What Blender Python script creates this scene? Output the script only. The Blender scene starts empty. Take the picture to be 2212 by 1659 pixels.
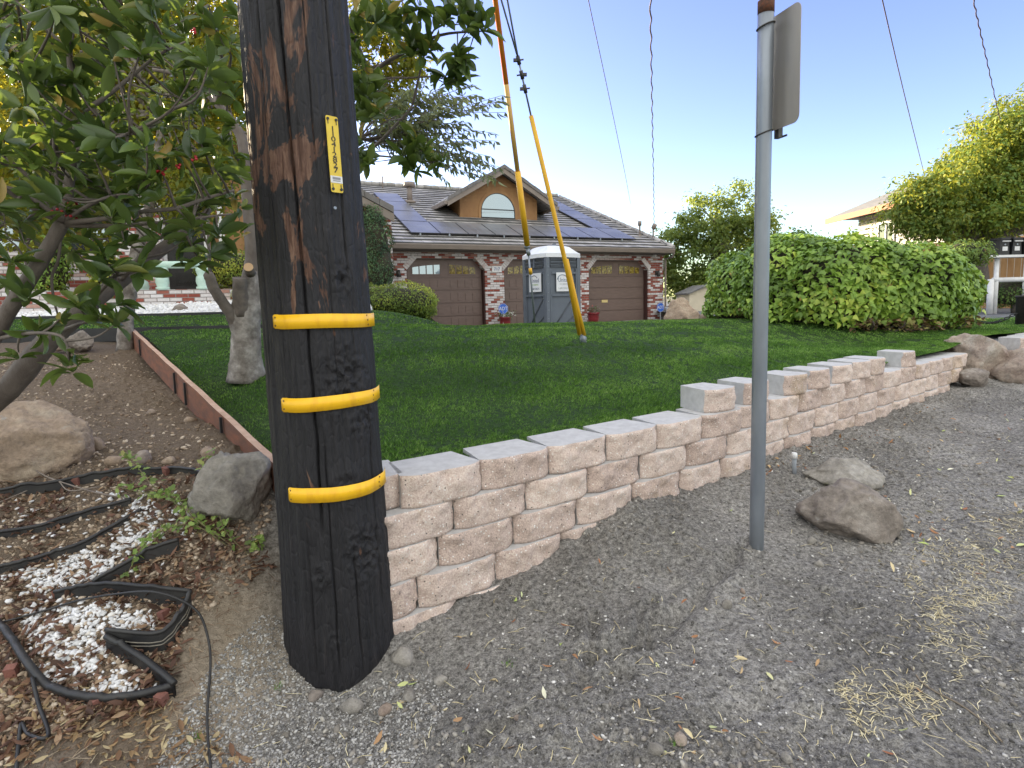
import bpy, bmesh, math, random
import numpy as np
from mathutils import Vector, Matrix
R = math.radians
sc = bpy.context.scene
COL = sc.collection
rng = np.random.default_rng(7)
random.seed(7)

# ------------------------------------------------------------------ camera
FPX, CW, CH = 1220.0, 2212.0, 1659.0
PITCH, ROLL, EYE = R(5.5), R(-1.4), 1.42
HOR = 648.0
PPY = HOR + FPX*math.tan(PITCH)
cam = bpy.data.cameras.new('camera'); camo = bpy.data.objects.new('camera', cam); COL.objects.link(camo)
CR = Matrix.Rotation(R(90)-PITCH, 3, 'X') @ Matrix.Rotation(ROLL, 3, 'Z')
camo.matrix_world = Matrix.Translation((0, 0, EYE)) @ CR.to_4x4()
cam.sensor_fit = 'HORIZONTAL'; cam.sensor_width = 36.0; cam.lens = 36.0*FPX/CW
cam.shift_y = -(CH/2-PPY)/CW
cam.clip_start = 0.05; cam.clip_end = 3000
sc.camera = camo
CRn = np.array(CR)
def ray(u, v):
    d = CRn @ np.array([(u-CW/2)/FPX, (PPY-v)/FPX, -1.0]); return d/d[1]
def W(u, v, D):
    return np.array([0, 0, EYE]) + ray(u, v)*D
def G(u, v, z):
    d = ray(u, v); return np.array([0, 0, EYE]) + d*((z-EYE)/d[2])

# ------------------------------------------------------------------ world + sun
SUN_EL, SUN_AZ = R(12), R(-52)          # azimuth measured from the view direction (+Y) towards +X
SKY = 0.15
wd = bpy.data.worlds.new('World'); sc.world = wd; wd.use_nodes = True
nt = wd.node_tree; nt.nodes.clear()
wo = nt.nodes.new('ShaderNodeOutputWorld'); bg = nt.nodes.new('ShaderNodeBackground')
sky = nt.nodes.new('ShaderNodeTexSky'); sky.sky_type = 'NISHITA'; sky.sun_disc = False
sky.sun_elevation = SUN_EL; sky.sun_rotation = SUN_AZ
sky.air_density = 1.0; sky.dust_density = 0.9; sky.ozone_density = 2.0; sky.altitude = 50
bg.inputs[1].default_value = SKY
gm = nt.nodes.new('ShaderNodeGamma'); gm.inputs[1].default_value = .92; hs = nt.nodes.new('ShaderNodeHueSaturation'); hs.inputs['Saturation'].default_value = 1.18; hs.inputs['Hue'].default_value = .540
# white cloud deck added unseen overhead and behind the camera to brighten the foreground; the sky ahead is clear
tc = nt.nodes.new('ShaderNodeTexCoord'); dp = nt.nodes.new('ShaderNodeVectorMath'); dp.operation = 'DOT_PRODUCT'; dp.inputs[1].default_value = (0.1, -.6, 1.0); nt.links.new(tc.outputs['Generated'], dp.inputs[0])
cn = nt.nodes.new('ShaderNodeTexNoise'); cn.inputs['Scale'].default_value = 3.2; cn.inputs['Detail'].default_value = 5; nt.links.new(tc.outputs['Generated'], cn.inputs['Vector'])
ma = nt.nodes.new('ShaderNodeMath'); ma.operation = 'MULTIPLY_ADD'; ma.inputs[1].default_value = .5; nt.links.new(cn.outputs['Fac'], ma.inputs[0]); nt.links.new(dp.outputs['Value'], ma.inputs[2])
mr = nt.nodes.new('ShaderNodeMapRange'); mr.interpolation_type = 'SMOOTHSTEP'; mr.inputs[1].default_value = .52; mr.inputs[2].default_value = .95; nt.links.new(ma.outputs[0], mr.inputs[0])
FILL_CLOUD = 3.35
cm = nt.nodes.new('ShaderNodeMix'); cm.data_type = 'RGBA'; cm.inputs[7].default_value = (FILL_CLOUD, FILL_CLOUD*.985, FILL_CLOUD*.97, 1); nt.links.new(mr.outputs[0], cm.inputs[0])
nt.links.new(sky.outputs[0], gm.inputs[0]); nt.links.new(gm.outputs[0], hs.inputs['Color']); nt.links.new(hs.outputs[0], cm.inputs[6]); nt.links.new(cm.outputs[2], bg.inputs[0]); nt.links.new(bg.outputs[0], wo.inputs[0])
sl = bpy.data.lights.new('sun', 'SUN'); sl.energy = 5.0; sl.angle = R(0.5); sl.color = (1.0, .80, .55)
so = bpy.data.objects.new('sun', sl); COL.objects.link(so)
sdir = Vector((math.sin(SUN_AZ)*math.cos(SUN_EL), math.cos(SUN_AZ)*math.cos(SUN_EL), math.sin(SUN_EL)))
so.rotation_euler = sdir.to_track_quat('Z', 'Y').to_euler(); so.location = (-30, 20, 30)
sc.view_settings.view_transform = 'Standard'; sc.view_settings.look = 'None'
sc.view_settings.exposure = 1.88; sc.view_settings.gamma = 1.0
sc.view_settings.use_white_balance = True; sc.view_settings.white_balance_temperature = 6500; sc.view_settings.white_balance_tint = 7

# ------------------------------------------------------------------ numpy noise
def _h(ix, iy, iz, s):
    n = (ix.astype(np.int64)*374761393 + iy.astype(np.int64)*668265263 + iz.astype(np.int64)*1274126177 + s*974634777) & 0xffffffff
    n = ((n ^ (n >> 13))*1274126177) & 0xffffffff
    n = (n ^ (n >> 16)) & 0xffffffff
    return n/4294967295.0
def vn(p, s=0):
    p = np.asarray(p, float); i = np.floor(p); f = p-i; f = f*f*(3-2*f); i = i.astype(np.int64)
    out = 0
    for dx in (0, 1):
        wx = f[:, 0] if dx else 1-f[:, 0]
        for dy in (0, 1):
            wy = f[:, 1] if dy else 1-f[:, 1]
            for dz in (0, 1):
                wz = f[:, 2] if dz else 1-f[:, 2]
                out = out + wx*wy*wz*_h(i[:, 0]+dx, i[:, 1]+dy, i[:, 2]+dz, s)
    return out*2-1
def fbm(p, sc_=1.0, o=4, s=0, g=.5):
    p = np.asarray(p, float)*sc_; a = 1; t = 0
    for k in range(o):
        t = t + a*vn(p, s+k*17); a *= g; p = p*2.03+11.3
    return t
def fbm2(x, y, sc_=1., o=4, s=0, g=.5):
    sh = np.shape(x); x = np.ravel(x); y = np.ravel(y)
    return fbm(np.stack([x, y, np.zeros_like(x)+.37], 1), sc_, o, s, g).reshape(sh)
def tps(P):
    P = np.array(P, float); n = len(P); X = P[:, :2]
    def U(r2): return np.where(r2 > 1e-12, r2*np.log(np.maximum(r2, 1e-12)), 0)
    d = ((X[:, None]-X[None])**2).sum(2); K = U(d)+np.eye(n)*.02
    A = np.zeros((n+3, n+3)); A[:n, :n] = K; A[:n, n] = 1; A[:n, n+1:] = X; A[n, :n] = 1; A[n+1:, :n] = X.T
    w = np.linalg.solve(A, np.r_[P[:, 2], 0, 0, 0])
    def f(x, y):
        sh = np.shape(x); x = np.ravel(x).astype(float); y = np.ravel(y).astype(float); o = np.empty(len(x))
        for a in range(0, len(x), 20000):
            b = slice(a, a+20000)
            d = (x[b, None]-X[None, :, 0])**2+(y[b, None]-X[None, :, 1])**2
            o[b] = U(d)@w[:n]+w[n]+w[n+1]*x[b]+w[n+2]*y[b]
        return o.reshape(sh) if sh else float(o[0])
    return f

# ------------------------------------------------------------------ mesh helpers
def link(o, parent=None, loc=None):
    COL.objects.link(o)
    if parent is not None: o.parent = parent
    if loc is not None: o.location = loc
    return o
def wloc(o):
    l = Vector(o.location)
    while o.parent: o = o.parent; l = l+Vector(o.location)
    return np.array(l)
def tag(o, label=None, cat=None, group=None, kind=None):
    for k, v in (('label', label), ('category', cat), ('group', group), ('kind', kind)):
        if v: o[k] = v
    return o
def thing(name, label, cat, loc, group=None):
    o = bpy.data.objects.new(name, None); o.empty_display_size = .2; link(o, None, tuple(float(a) for a in loc)); return tag(o, label, cat, group)
def npmesh(name, V, F, mats=(), smooth=False, rnd=None, mi=None):
    V = np.asarray(V, np.float32); F = np.asarray(F, np.int32); k = F.shape[1]
    me = bpy.data.meshes.new(name); me.vertices.add(len(V)); me.vertices.foreach_set('co', V.ravel())
    me.loops.add(F.size); me.loops.foreach_set('vertex_index', F.ravel())
    me.polygons.add(len(F)); me.polygons.foreach_set('loop_start', np.arange(0, F.size, k, dtype=np.int32))
    if smooth: me.polygons.foreach_set('use_smooth', np.ones(len(F), bool))
    if mi is not None: me.polygons.foreach_set('material_index', np.asarray(mi, np.int32))
    me.update(calc_edges=True)
    if rnd is not None:
        a = me.attributes.new('rnd', 'FLOAT', 'POINT'); a.data.foreach_set('value', np.asarray(rnd, np.float32))
    for m in mats: me.materials.append(m)
    return me
def npobj(name, V, F, mat, parent=None, origin=None, smooth=False, rnd=None, mi=None):
    """one mesh object from world-space arrays"""
    V = np.asarray(V, float)
    if parent is not None: base = wloc(parent); loc = None
    else:
        base = np.array(origin, float) if origin is not None else np.zeros(3); loc = tuple(base)
    mats = mat if isinstance(mat, (list, tuple)) else [mat]
    o = bpy.data.objects.new(name, npmesh(name, V-base, F, mats, smooth, rnd, mi))
    return link(o, parent, loc)
class MB:
    """mixed polygon mesh builder in world space"""
    def __init__(s): s.v = []; s.f = []; s.m = []; s.sm = []
    def add(s, V, F, mi=0, smooth=False):
        b = len(s.v); s.v += [tuple(map(float, p)) for p in V]
        for f in F: s.f.append(tuple(b+i for i in f)); s.m.append(mi); s.sm.append(smooth)
        return s
    def box(s, c, size, ax=None, mi=0):
        """box with centre c, size, axes rows ax"""
        ax = np.eye(3) if ax is None else np.array(ax, float); h = np.array(size)/2; c = np.array(c, float)
        V = [c+(sx*h[0])*ax[0]+(sy*h[1])*ax[1]+(sz*h[2])*ax[2] for sx in (-1, 1) for sy in (-1, 1) for sz in (-1, 1)]
        F = [(0, 1, 3, 2), (4, 6, 7, 5), (0, 4, 5, 1), (2, 3, 7, 6), (0, 2, 6, 4), (1, 5, 7, 3)]
        if np.linalg.det(ax) < 0: F = [f[::-1] for f in F]
        return s.add(V, F, mi)
    def prism(s, pts, d, mi=0):
        """planar polygon pts extruded by vector d"""
        pts = [np.array(p, float) for p in pts]; n = len(pts); d = np.array(d, float)
        nv = sum((np.cross(pts[i]-pts[0], pts[(i+1) % n]-pts[0]) for i in range(n)), np.zeros(3))
        if np.dot(nv, d) > 0: pts = pts[::-1]
        V = pts+[p+d for p in pts]
        F = [tuple(range(n)), tuple(range(2*n-1, n-1, -1))]
        for i in range(n): j = (i+1) % n; F.append((j, i, n+i, n+j))
        return s.add(V, F, mi)
    def tube(s, P, r, n=8, mi=0, cap=True, smooth=True, jit=0, seed=0):
        P = [np.array(p, float) for p in P]; m = len(P)
        r = [r]*m if np.isscalar(r) else list(r)
        T = [P[min(i+1, m-1)]-P[max(i-1, 0)] for i in range(m)]; T = [t/(np.linalg.norm(t)+1e-12) for t in T]
        a = np.array([0, 0, 1.]) if abs(T[0][2]) < .9 else np.array([1., 0, 0])
        u = np.cross(T[0], a); u /= np.linalg.norm(u); V = []
        for i in range(m):
            u = u-T[i]*np.dot(u, T[i]); u /= np.linalg.norm(u); w = np.cross(T[i], u)
            for k in range(n):
                an = 2*math.pi*k/n; V.append(P[i]+r[i]*(math.cos(an)*u+math.sin(an)*w))
        V = np.array(V)
        if jit:
            ctr = np.repeat(np.array(P), n, 0); q = 1+jit*fbm(V, 1.5/max(r), 3, seed); V = ctr+(V-ctr)*q[:, None]
        F = []
        for i in range(m-1):
            for k in range(n):
                j = (k+1) % n; F.append((i*n+k, i*n+j, (i+1)*n+j, (i+1)*n+k))
        s.add(V, F, mi, smooth)
        if cap:
            b = len(s.v)-len(V)
            s.f.append(tuple(b+k for k in range(n))[::-1]); s.m.append(mi); s.sm.append(False)
            s.f.append(tuple(b+(m-1)*n+k for k in range(n))); s.m.append(mi); s.sm.append(False)
        return s
    def build(s, name, mat, parent=None, origin=None, loc_base=None):
        base = wloc(parent) if parent is not None else (np.array(origin, float) if origin is not None else np.zeros(3))
        me = bpy.data.meshes.new(name); me.from_pydata([tuple(np.array(p)-base) for p in s.v], [], s.f)
        for m in (mat if isinstance(mat, (list, tuple)) else [mat]): me.materials.append(m)
        me.polygons.foreach_set('material_index', s.m); me.polygons.foreach_set('use_smooth', s.sm); me.update()
        o = bpy.data.objects.new(name, me); return link(o, parent, None if parent is not None else tuple(base))
def spline(P, k=6):
    P = [np.array(p, float) for p in P]; Q = [2*P[0]-P[1]]+P+[2*P[-1]-P[-2]]; out = []
    for i in range(1, len(Q)-2):
        a, b, c, d = Q[i-1], Q[i], Q[i+1], Q[i+2]
        for t in np.linspace(0, 1, k, endpoint=False):
            out.append(.5*((2*b)+(c-a)*t+(2*a-5*b+4*c-d)*t*t+(3*b-a-3*c+d)*t**3))
    out.append(P[-1]); return out
def interp(r, n):
    return np.interp(np.linspace(0, 1, n), np.linspace(0, 1, len(r)), r)
def text_mesh(txt, size, depth=.001, sx=1.0):
    cu = bpy.data.curves.new('t', 'FONT'); cu.body = txt; cu.size = size; cu.extrude = depth; cu.align_x = 'CENTER'; cu.align_y = 'CENTER'
    cu.resolution_u = 3
    o = bpy.data.objects.new('t', cu); COL.objects.link(o); bpy.context.view_layer.update()
    me = bpy.data.meshes.new_from_object(o.evaluated_get(bpy.context.evaluated_depsgraph_get()))
    V = np.array([v.co[:] for v in me.vertices]).reshape(-1, 3); F = [tuple(p.vertices) for p in me.polygons]
    bpy.data.objects.remove(o); bpy.data.curves.remove(cu); bpy.data.meshes.remove(me)
    V[:, 0] *= sx; return V, F
def put_text(mb, txt, size, c, ex, ey, depth=.001, sx=1.0, mi=0, bend=0):
    V, F = text_mesh(txt, size, depth, sx); ex = np.array(ex, float); ey = np.array(ey, float); ez = np.cross(ex, ey)
    mb.add([np.array(c)+v[0]*ex+v[1]*ey+v[2]*ez for v in V], F, mi)

def rotmats(n, up_tilt=None):
    """random rotations: yaw uniform, then tilt"""
    return None
def scatter(proto, pos, Rm, scl, rnd=None):
    PV, PF = proto; PV = np.asarray(PV, float); PF = np.asarray(PF); N = len(pos); k = len(PV)
    scl = np.asarray(scl, float)
    if scl.ndim == 1: scl = scl[:, None]
    V = np.einsum('nij,nkj->nki', Rm, PV[None]*scl[:, None, :]) + pos[:, None, :]
    F = PF[None]+(np.arange(N)*k)[:, None, None]
    r = rng.random(N) if rnd is None else rnd
    return V.reshape(-1, 3), F.reshape(-1, PF.shape[1]), np.repeat(r, k)
def frames(z, x=None):
    """rotation matrices whose local Z is z and local X is close to x"""
    z = z/np.linalg.norm(z, axis=1, keepdims=True)
    if x is None: x = rng.normal(size=z.shape)
    x = x-z*(x*z).sum(1, keepdims=True); x /= np.linalg.norm(x, axis=1, keepdims=True)+1e-9
    y = np.cross(z, x); return np.stack([x, y, z], 2)
def rand_rot(n): 
    return frames(rng.normal(size=(n, 3)))
def merge(parts):
    V = []; F = []; Q = []; b = 0
    for v, f, r in parts: V.append(v); F.append(f+b); Q.append(r); b += len(v)
    return np.concatenate(V), np.concatenate(F), np.concatenate(Q)
# leaf prototypes: along +X, normal +Z
def leaf_proto(w=.36, cup=.12, droop=.18, rows=5):
    V = []; F = []
    for i in range(rows):
        t = i/(rows-1); wd_ = w*.5*math.sin(math.pi*min(1, (t*.92+.06)))**.75*(1.0+.25*(t-.4))
        if i == rows-1: wd_ = .012
        for j in (-1, 0, 1): V.append((t, j*wd_, cup*abs(j)*wd_*2-droop*t*t))
    for i in range(rows-1):
        for j in (0, 1): a = i*3+j; F.append((a, a+3, a+4, a+1))
    return np.array(V), np.array(F)
LEAF_BIG = leaf_proto(.38, .30, .16, 6)
LEAF_MID = leaf_proto(.34, .3, .2, 4)
LEAF_SMALL = (np.array([(0, 0, 0), (.5, -.24, .06), (1, 0, -.12), (.5, .24, .06)]), np.array([(0, 1, 2, 3)]))
LEAF_SLIM = (np.array([(0, 0, 0), (.45, -.13, .03), (1, 0, -.25), (.45, .13, .03)]), np.array([(0, 1, 2, 3)]))
IVY = (np.array([(0, 0, 0), (.12, -.46, -.05), (.45, -.30, .03), (1.0, 0, -.12), (.45, .30, .03), (.12, .46, -.05), (.30, 0, .06)]),
       np.array([(0, 1, 2, 6), (6, 2, 3, 4), (0, 6, 4, 5)]))
def ico(sub):
    bm = bmesh.new(); bmesh.ops.create_icosphere(bm, subdivisions=sub, radius=1); bm.verts.ensure_lookup_table()
    V = np.array([v.co[:] for v in bm.verts]); F = np.array([[v.index for v in f.verts] for f in bm.faces]); bm.free(); return V, F
ICO1, ICO2, ICO4 = ico(1), ico(2), ico(5)
def pebble_proto(seed, ic=ICO1):
    V, F = ic; V = V.copy(); g = np.random.default_rng(seed)
    for _ in range(5):
        n = g.normal(size=3); n /= np.linalg.norm(n); d = g.uniform(.5, .8); t = V@n; V = V-np.outer(np.maximum(t-d, 0), n)
    return V*np.array([1, .8, .62]), F

# ------------------------------------------------------------------ materials
MATS = {}
def _new(name):
    m = bpy.data.materials.new(name); m.use_nodes = True; n = m.node_tree; b = n.nodes['Principled BSDF']; MATS[name] = m
    return m, n, b, (lambda t, **k: _nd(n, t, **k))
def _nd(n, t, **k):
    x = n.nodes.new(t)
    for a, b in k.items(): setattr(x, a, b)
    return x
def ramp(n, fac, stops, interp_='LINEAR'):
    r = n.nodes.new('ShaderNodeValToRGB'); r.color_ramp.interpolation = interp_; e = r.color_ramp.elements
    while len(e) > len(stops): e.remove(e[-1])
    while len(e) < len(stops): e.new(.5)
    for i, (p, c) in enumerate(stops): e[i].position = p; e[i].color = (*c, 1) if len(c) == 3 else c
    n.links.new(fac, r.inputs[0]); return r.outputs[0]
def pos_node(n, scale=(1, 1, 1)):
    g = n.nodes.new('ShaderNodeNewGeometry'); mp = n.nodes.new('ShaderNodeMapping'); mp.inputs['Scale'].default_value = scale
    n.links.new(g.outputs['Position'], mp.inputs[0]); return mp.outputs[0]
def noise(n, vec, scale, detail=4, rough=.55, dist=0):
    x = n.nodes.new('ShaderNodeTexNoise'); x.inputs['Scale'].default_value = scale; x.inputs['Detail'].default_value = detail
    x.inputs['Roughness'].default_value = rough; x.inputs['Distortion'].default_value = dist
    n.links.new(vec, x.inputs['Vector']); return x.outputs['Fac']
def mixc(n, fac, a, b, bt='MIX'):
    x = n.nodes.new('ShaderNodeMix'); x.data_type = 'RGBA'; x.blend_type = bt
    for s_, v in ((x.inputs[0], fac), (x.inputs[6], a), (x.inputs[7], b)):
        if isinstance(v, (int, float)): s_.default_value = v
        elif isinstance(v, tuple): s_.default_value = (*v, 1)
        else: n.links.new(v, s_)
    return x.outputs[2]
def bump(n, b, h, strength=.5, dist=.01, prev=None):
    x = n.nodes.new('ShaderNodeBump'); x.inputs['Strength'].default_value = strength; x.inputs['Distance'].default_value = dist
    n.links.new(h, x.inputs['Height'])
    if prev is not None: n.links.new(prev, x.inputs['Normal'])
    if b is not None: n.links.new(x.outputs[0], b.inputs['Normal'])
    return x.outputs[0]
def attr(n, name='rnd'):
    a = n.nodes.new('ShaderNodeAttribute'); a.attribute_name = name; return a.outputs['Fac']
def M(name, c1, c2=None, scale=8, rough=.7, bs=0, bscale=None, metal=0, stretch=(1, 1, 1), detail=5, lo=.35, hi=.65, spec=.5, bd=.01):
    if name in MATS: return MATS[name]
    m, n, b, nd = _new(name); b.inputs['Roughness'].default_value = rough; b.inputs['Metallic'].default_value = metal
    b.inputs['Specular IOR Level'].default_value = spec
    v = pos_node(n, stretch); f = noise(n, v, scale, detail)
    c2 = c2 or tuple(x*.8 for x in c1)
    n.links.new(ramp(n, f, [(lo, c1), (hi, c2)]), b.inputs['Base Color'])
    if bs: bump(n, b, noise(n, v, bscale or scale*4, 6, .6), bs, bd)
    return m
def Mattr(name, stops, rough=.8, bs=0, bscale=60, nz=.15, spec=.3):
    """colour per instance from the rnd attribute"""
    m, n, b, nd = _new(name); b.inputs['Roughness'].default_value = rough; b.inputs['Specular IOR Level'].default_value = spec
    c = ramp(n, attr(n), stops); f = noise(n, pos_node(n), bscale, 4)
    n.links.new(mixc(n, nz, c, ramp(n, f, [(.3, (.1, .1, .1)), (.7, (.9, .9, .9))]), 'OVERLAY'), b.inputs['Base Color'])
    if bs: bump(n, b, f, bs, .004)
    return m
def Mleaf(name, stops, trans=.35, tcol=(.35, .5, .05), rough=.45, clump=None, spec=.4):
    m, n, b, nd = _new(name); b.inputs['Roughness'].default_value = rough; b.inputs['Specular IOR Level'].default_value = spec
    c = ramp(n, attr(n), stops)
    if clump:
        f = noise(n, pos_node(n), clump, 2); c = mixc(n, .35, c, ramp(n, f, [(.35, (.25, .25, .25)), (.65, (.75, .75, .75))]), 'OVERLAY')
    n.links.new(c, b.inputs['Base Color'])
    t = nd('ShaderNodeBsdfTranslucent'); n.links.new(mixc(n, .55, c, tcol), t.inputs[0])
    mx = nd('ShaderNodeMixShader'); mx.inputs[0].default_value = trans
    n.links.new(b.outputs[0], mx.inputs[1]); n.links.new(t.outputs[0], mx.inputs[2]); n.links.new(mx.outputs[0], n.nodes['Material Output'].inputs[0])
    return m
# ------------------------------------------------------------------ terrain
S0 = np.array([-.506, 2.425]); WD = np.array([1, .655]); WD /= np.linalg.norm(WD); WN = np.array([-WD[1], WD[0]])   # WN points to the lawn
SK = 2.436; S1 = S0+WD*SK; WD1 = np.array([1, .755]); WD1 /= np.linalg.norm(WD1); WN1 = np.array([-WD1[1], WD1[0]])   # the wall bends slightly after six blocks
def wallp(s, back=0., z=0.):
    p = S0+WD*s+WN*back if s < SK-.01 else S1+WD1*(s-SK)+WN1*back
    return np.array([p[0], p[1], z])
def onwall(u, v, out=0.):
    d = ray(u, v); r = []
    for S_, N_ in ((S0, WN), (S1, WN1)):
        a = S_-N_*out; r.append(np.array([0, 0, EYE])+d*(np.dot(a, N_)/np.dot(d[:2], N_)))
    return r[0] if np.dot(r[0][:2]-S0, WD) < SK else r[1]
def behind(P): P = np.asarray(P)[:, :2]; return np.minimum((P-S0)@WN, (P-S1)@WN1)
TOP = EYE-.76          # top of the highest full course
CP = [onwall(u, v, .06) for u, v in ((870, 1340), (1050, 1262), (1175, 1200), (1340, 1100), (1450, 1068), (1535, 1045), (1620, 1010), (1700, 975), (1865, 915), (2065, 838))]
CP += [W(740, 1480, 2.105), W(1635, 1190, 2.78), W(617, 1290, 2.4), W(500, 1150, 2.5), W(590, 1097, 2.64), W(430, 900, 4.0), W(290, 750, 6.3), W(380, 840, 4.75),
       W(100, 1030, 2.9), W(250, 850, 4.5), W(0, 900, 3.9), W(100, 1300, 2.3), W(0, 1659, 1.72), W(400, 1659, 1.72), W(300, 1480, 1.95), W(450, 1300, 2.25)]
CP += [(0, 1.6, .0), (1, 1.6, .02), (2.2, 1.6, .04), (2.0, 3, .13), (3.2, 3.0, .12), (4.4, 4.6, .3), (0, .4, -.02), (4, .5, .0), (9, 0, .1), (9, 4.8, .35), (-2.5, .4, .0), (-8, 0, .0), (-8, 3, .7), (-8, 7, 1.05),
       (-1.2, 3.7, .5), (.5, 5, .3), (3, 7.5, .4), (-3, 6, .6), (-2, 8, .6), (7.5, 7.5, .6), (9, 10, .7)]
Tdirt = tps(CP)
def _rp(L_, z=.06): return [tuple(G(u, v, z)[:2]) for u, v in L_]
RUTS = [(_rp([(1610, 1200), (1560, 1255), (1480, 1320), (1395, 1375), (1330, 1395), (1268, 1400)]), .030, .030), (_rp([(1388, 1385), (1395, 1330), (1415, 1300)]), .018, .022), (_rp([(1278, 1330), (1282, 1400), (1260, 1450)]), .020, .026),
        (_rp([(1245, 1335), (1235, 1440)]), .045, .012), (_rp([(1130, 1510), (1060, 1540), (990, 1600)]), .022, .022), (_rp([(1350, 1440), (1240, 1470), (1160, 1480)]), .018, .016), (_rp([(1900, 1060), (2050, 1150), (2130, 1210)]), .03, .015), (_rp([(1480, 1560), (1640, 1500), (1780, 1430)]), .03, .014)]
def zdirt(x, y):
    z = Tdirt(x, y)
    d = np.sqrt((x-1.2)**2+(y-2.8)**2)
    near = np.clip(1.4-np.abs(x-.9)/2.4, 0, 1)
    m = fbm2(x, y, 1.1, 3, 3)*.032+fbm2(x, y, 5.5, 4, 9)*.012+np.maximum(fbm2(x, y, 15, 3, 4), 0)*.014+np.maximum(fbm2(x, y, 34, 2, 44)-.05, 0)*.020*np.clip(.6+fbm2(x, y, 1.4, 2, 45)*1.2, .15, 1.3)
    # ruts and footprints pressed in the loose soil
    for L_, w_, dp_ in RUTS:
        dd = np.full(np.shape(x), 9.); wob = .03*fbm2(x, y, 4, 3, 71)
        for (ax_, ay_), (bx_, by_) in zip(L_[:-1], L_[1:]):
            tt = np.clip(((x-ax_)*(bx_-ax_)+(y-ay_)*(by_-ay_))/((bx_-ax_)**2+(by_-ay_)**2), 0, 1); dd = np.minimum(dd, np.hypot(x-ax_-tt*(bx_-ax_), y-ay_-tt*(by_-ay_)))
        dd = dd+wob; m = m-dp_*np.exp(-(dd/w_)**2)+dp_*.45*np.exp(-((dd-w_*2.0)/(w_*1.1))**2)
    m = m-.018*np.exp(-((x-.55-.25*(y-1.9))**2+.25*(y-2.15)**2)/.006)*1.0-.02*np.exp(-((x-.85)**2/.004+(y-2.2)**2/.03))
    return z+m
LP = [wallp(s, .25, z) for s, z in ((-.3, TOP-.02), (0, TOP-.02), (1, TOP-.02), (2, TOP-.02), (3.2, TOP-.01), (4.5, TOP+.02), (6, TOP+.05), (7.4, TOP+.08))]
BOARD = [(-.93, 2.44), (-1.14, 2.69), (-4.28, 6.4)]
LP += [W(590, 1010, 2.72), W(450, 860, 4.25)+[0, 0, -.0], W(290, 718, 6.42), W(530, 816, 4.46), W(575, 712, 6.6), W(800, 707, 7.0), W(900, 702, 9), W(1100, 701, 10), W(1250, 698, 10), W(1400, 695, 10.4), W(1258, 740, 6.4),
       W(1520, 693, 10.5), W(1850, 737, 7.6), W(2050, 725, 7.6), W(1000, 880, 4.4)*[1, 1, 0]+[0, 0, .72], (4.6, 8.4, .92), (7, 9, .83), (9, 12, .8), (10, 9, .8),
       (-1.2, 12.4, .75), (1, 12.6, .6), (4, 12.8, .55), (7, 13, .6), (-4.4, 9, 1.15), (-4.6, 12.4, 1.35), (-2.6, 9, 1.12), (-1, 9.4, 1.0)]
Tlawn = tps(LP)
def zlawn(x, y): return Tlawn(x, y)+fbm2(x, y, 1.7, 2, 5)*.008
def quadgrid(nx, ny, fx, zf, name, mat, kind='structure', skip=None, label=None, cat=None):
    a, b = np.meshgrid(np.linspace(0, 1, nx), np.linspace(0, 1, ny)); x, y = fx(a, b); z = zf(x, y)
    V = np.stack([x, y, z], 2).reshape(-1, 3); i = np.arange(nx*ny).reshape(ny, nx)
    F = np.stack([i[:-1, :-1], i[:-1, 1:], i[1:, 1:], i[1:, :-1]], 2).reshape(-1, 4)
    o = npobj(name, V, F, mat, smooth=True); o['kind'] = kind
    if label: o['label'] = label; o['category'] = cat
    return o

# soil material: grey loose dirt, tan dry slope, brown bed, gravelly road edge
m, n, b, nd = _new('soil'); v = pos_node(n); b.inputs['Roughness'].default_value = .95; b.inputs['Specular IOR Level'].default_value = .2
f1 = noise(n, v, 1.7, 5, .6); f2 = noise(n, v, 46, 6, .75); f3 = noise(n, v, 150, 3, .6)
g = ramp(n, f1, [(.3, (.185, .175, .162)), (.5, (.255, .242, .224)), (.7, (.35, .333, .31))])
g = mixc(n, .85, g, ramp(n, f2, [(.34, (.10, .10, .10)), (.5, (.5, .5, .5)), (.66, (.90, .90, .90))]), 'OVERLAY')
g = mixc(n, .55, g, ramp(n, f3, [(.35, (.25, .25, .25)), (.68, (.8, .8, .8))]), 'OVERLAY')
bed = nd('ShaderNodeAttribute'); bed.attribute_name = 'bed'; tan = nd('ShaderNodeAttribute'); tan.attribute_name = 'tan'; road = nd('ShaderNodeAttribute'); road.attribute_name = 'road'
brown = mixc(n, .7, (.20, .155, .115), ramp(n, f2, [(.3, (.2, .2, .2)), (.7, (.8, .8, .8))]), 'OVERLAY')
tanc = mixc(n, .4, (.40, .325, .24), ramp(n, f2, [(.3, (.25, .25, .25)), (.7, (.75, .75, .75))]), 'OVERLAY')
roadc = mixc(n, .5, (.35, .35, .36), ramp(n, f2, [(.3, (.2, .2, .2)), (.7, (.85, .85, .85))]), 'OVERLAY')
g = mixc(n, bed.outputs['Fac'], g, brown); g = mixc(n, tan.outputs['Fac'], g, tanc); g = mixc(n, road.outputs['Fac'], g, roadc)
n.links.new(g, b.inputs['Base Color'])
b1 = bump(n, None, f2, 1.0, .02); bump(n, b, f3, 1.0, .008, b1)
SOIL = m
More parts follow.
